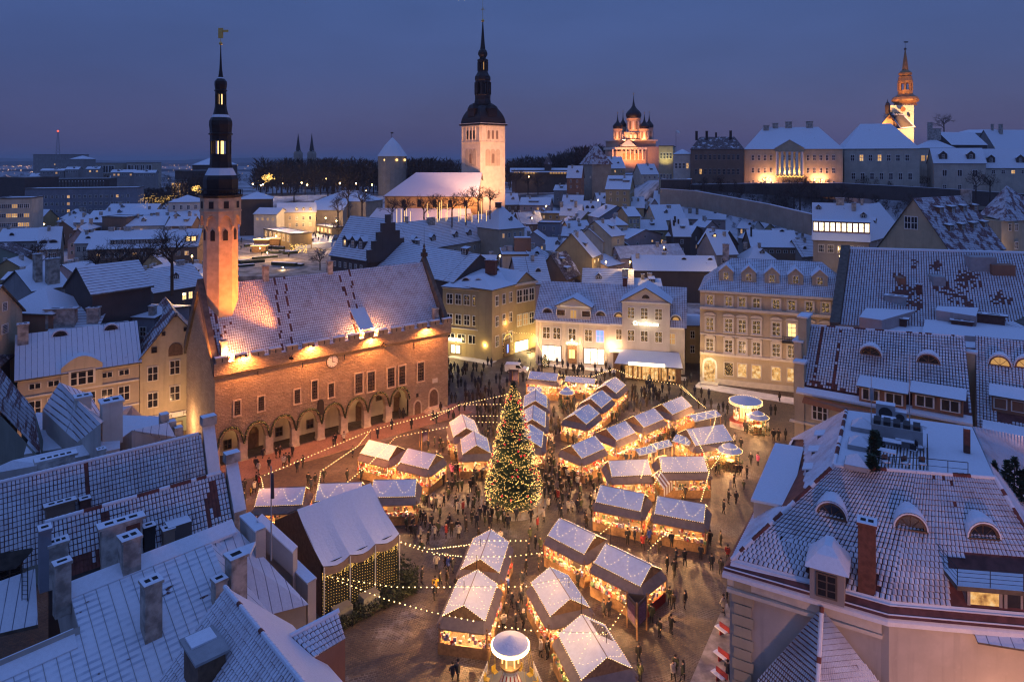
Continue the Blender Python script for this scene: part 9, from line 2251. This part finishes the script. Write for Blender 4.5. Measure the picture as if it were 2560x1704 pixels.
for _ in range(420):
 Y=g.uniform(700,5200);x=g.gauss(180,260)if g.random()<.6 else g.uniform(-50,2560);q.bulb(((x-CX)*Y/F,Y,T(0,Y)+g.uniform(4,12)),Y*.00035*g.uniform(.5,1.3))
q.build('far_city_light',emis('far_light',(1,.50,.18),7.0),None,origin=(0,0,0),kind='stuff')
for k,(x,y,Y,nm)in enumerate([(632,460,380,'left of the lit tree'),(652,463,385,'left pair below the lit tree'),(657,461,386,'right pair below the lit tree'),(706,458,390,'right of the lit tree'),(754,457,395,'on the bastion path, first'),(768,462,380,'on the bastion path, second'),(815,447,400,'on the pavilion of the bastion'),(850,458,390,'on the bastion path, third'),(890,459,385,'on the bastion path, fourth'),(930,462,380,'left of the round tower, upper'),(916,477,360,'left of the round tower, lower'),(814,545,275,'by the rink cafe'),(841,552,270,'right of the rink cafe'),(1322,442,420,'below the wall gallery'),(690,590,262,'over the rink stalls, left'),(650,620,240,'over the rink stalls, front'),(668,632,232,'on the rink promenade'),(707,668,205,'behind the town hall roof'),(1496,684,205,'in the lane, upper')]):
 p=D(x,y,Y);t=thing('street_lamp','glowing street lamp '+nm,'street lamp',p-Vz*4,'park street lamps');q=MB();q.tube((p.x,p.y,min(T(p.x,p.y),p.z-1.5)),p,.06,n=5);q.build('pole',M['iron'],t);q=MB();q.ball(p,.36*Y/380,8,5);q.build('lamp',M['bulb_lamp'],t);light('POINT',p-Vz*.6,500,(1,.62,.28),.3)
p=D(672,468,382);t=thing('lit_tree','bare tree wrapped in golden lights on the bastion','tree',p);inst('crown',BT[0],t,p,scale=(1.25,1.25,1.25));q=MB(uv=False);vs=BT[0].vertices;g=random.Random(2)
for _ in range(240):v=vs[g.randrange(len(vs))].co*1.25;q.bulb(p+v,.17)
q.build('fairy_light',M['bulb_gold'],t,kind='stuff')
p=D(490,490,330);t=thing('lit_tree','small tree with golden lights left of the town hall spire','tree',p);inst('crown',BT[1],t,p,scale=(.8,.8,.8));q=MB(uv=False)
for _ in range(120):v=BT[1].vertices[g.randrange(len(BT[1].vertices))].co*.8;q.bulb(p+v,.14)
q.build('fairy_light',M['bulb_gold'],t,kind='stuff');q=MB(uv=False)
for _ in range(140):q.bulb(D(g.uniform(345,440),g.gauss(500,7),g.uniform(320,335)),.09)
q.build('market_light',M['bulb_gold'],None,origin=(0,0,0),kind='stuff')
# ice rink with its stalls and skaters
rk=[W(738,617,10.5),W(828,604,10.5),W(840,573,10.5),W(750,571,10.5)];zr_=10.5
q=MB();q.slab([Vector((v.x,v.y,zr_))for v in rk],3);q.build('ice_rink',M['ice'],None,kind='structure')
q=MB();q.slab([W(a,b_,9.2)for a,b_ in((590,690),(860,690),(800,620),(590,600))],2);q.build('snowy_terrace',plain('terrace_snow',(.30,.25,.21),.85,.55,.35),None,kind='structure')
for k in range(36):
 x,y=g.uniform(752,822),g.uniform(577,608);p=W(x,y,zr_);o=bpy.data.objects.new('skater',FIG[1+k%2][0]);COL.objects.link(o);o.location=p;o.rotation_euler=(0,0,k*2.3);o['category']='person';o['group']='skaters on the rink';o['label']='tiny dark skater on the distant lit ice rink';child_inst('coat',FIG[1+k%2][1],o)
for a,b_,Y in((760,570,290),(790,568,290),(825,570,290),(745,612,258),(800,612,258),(690,590,265),(660,600,255),(620,640,232),(700,650,225)):light('POINT',D(a,b_,Y)+Vz*5,3600,(1,.58,.22),.4)
for k,(x,y,Y)in enumerate(((655,597,255),(685,594,260),(720,590,265),(735,592,262),(650,612,245))):p=D(x,y,Y);t=thing('rink_stall','low snowy stall with glowing eave beside the rink, number %s from left'%('two','three','four','five','one')[k],'market stall',p,'rink stalls');q=MB();q.box(p-Vz*2.6,(5,2.6,2.4));q.build('front',M['wood'],t);q=MB();q.box(p-Vz*.25,(5.6,3.2,.3),(1,0),0,1);q.build('roof',[M['lit_warm'],M['snow_cap']],t)
q=MB(uv=False)
for k in range(150):q.bulb(D(g.uniform(724,768),g.uniform(610,632),243),.10)
q.build('rink_fence_light',M['bulb_gold'],None,origin=(0,0,0),kind='stuff')
ORD19=ORD+('fifteenth','sixteenth','seventeenth','eighteenth','nineteenth')
for k,x in enumerate((992,1003,1011,1016,1026,1068,1071,1093,1099,1104,1115,1118,1147,1152,1163,1180,1196,1204,1216)):p=D(x,555-(x%17),233);q=MB();q.tube(p-Vz*1,p+Vz*(2.0+(x%5)*.8),.07,n=5);q.build('light_rod',M['lit_warm'],None,label='glowing upright light rod before the church aisle, %s from left'%ORD19[k],cat='light rod',group='light rods by the church')
p=D(145,405,880);t=thing('radio_mast','tall lattice radio mast with a red light on the skyline','mast',p);q=MB()
for k in range(9):
 y0,y1=400-k*8,392-k*8;w0,w1=(6-k*.55),(6-(k+1)*.55)
 for s in(-1,1):q.tube(D(145+s*w0,y0,880),D(145+s*w1,y1,880),.35,n=3);q.tube(D(145+s*w0,y0,880),D(145-s*w1,y1,880),.22,n=3)
q.build('lattice',M['grey_paint'],t);q=MB();q.ball(D(145,328,880),1.3,6,4);q.build('warning_lamp',emis('lamp_red',(1,.08,.04),3),t)
p=D(1690,331,420);t=thing('flag','small flag flying on a thin pole right of the cathedral','flag',p-Vz*28);q=MB();q.tube(p-Vz*28,p+Vz*.8,.1,n=4);q.build('pole',M['iron'],t);q=MB();q.slab([p,p+Vector((2.4,0,-.6)),p+Vector((2.4,1,.9)),p+Vector((0,.3,1.5))],.05);q.build('cloth',M['trim_white'],t)
for k in range(16):
 x,y=g.uniform(600,740),g.uniform(588,672);p=W(x,y,9.3);u=(.8,.6)if k%2 else(.95,-.3);q=MB();q.box(p,(g.uniform(3,9),g.uniform(1,2),g.uniform(.5,1.1)),u,0,1 if k%3 else 0);q.build('park_hedge',[M['hedge_leaf'],M['snow_cap']],None,label='clipped snowy hedge on the rink terrace, number %s from the first'%NUM[k],cat='hedge',group='hedges by the rink')
for k in range(14):
 x,y=g.uniform(600,730),g.uniform(588,650);p=W(x,y,9.3);o=bpy.data.objects.new('rink_visitor',FIG[k%5][0]);COL.objects.link(o);o.location=p;o['category']='person';o['label']='tiny dark visitor on the terrace left of the rink';o['group']='visitors by the rink';child_inst('coat',FIG[k%5][1],o)
# ================================================================ the dusk air
hm=bpy.data.materials.new('haze');hm.use_nodes=True;nt=hm.node_tree
for n in list(nt.nodes):nt.nodes.remove(n)
out=nd(nt,'ShaderNodeOutputMaterial');pv=nd(nt,'ShaderNodeVolumePrincipled',Density=.00013,Anisotropy=.2)
pv.inputs['Color'].default_value=(.80,.82,.92,1);nt.links.new(pv.outputs[0],out.inputs['Volume']);M['haze']=hm
q=MB(uv=False);q.box((0,11250,-8),(30000,23700,152));q.build('haze',hm,None,origin=(0,0,0),kind='stuff')
S.cycles.volume_bounces=0
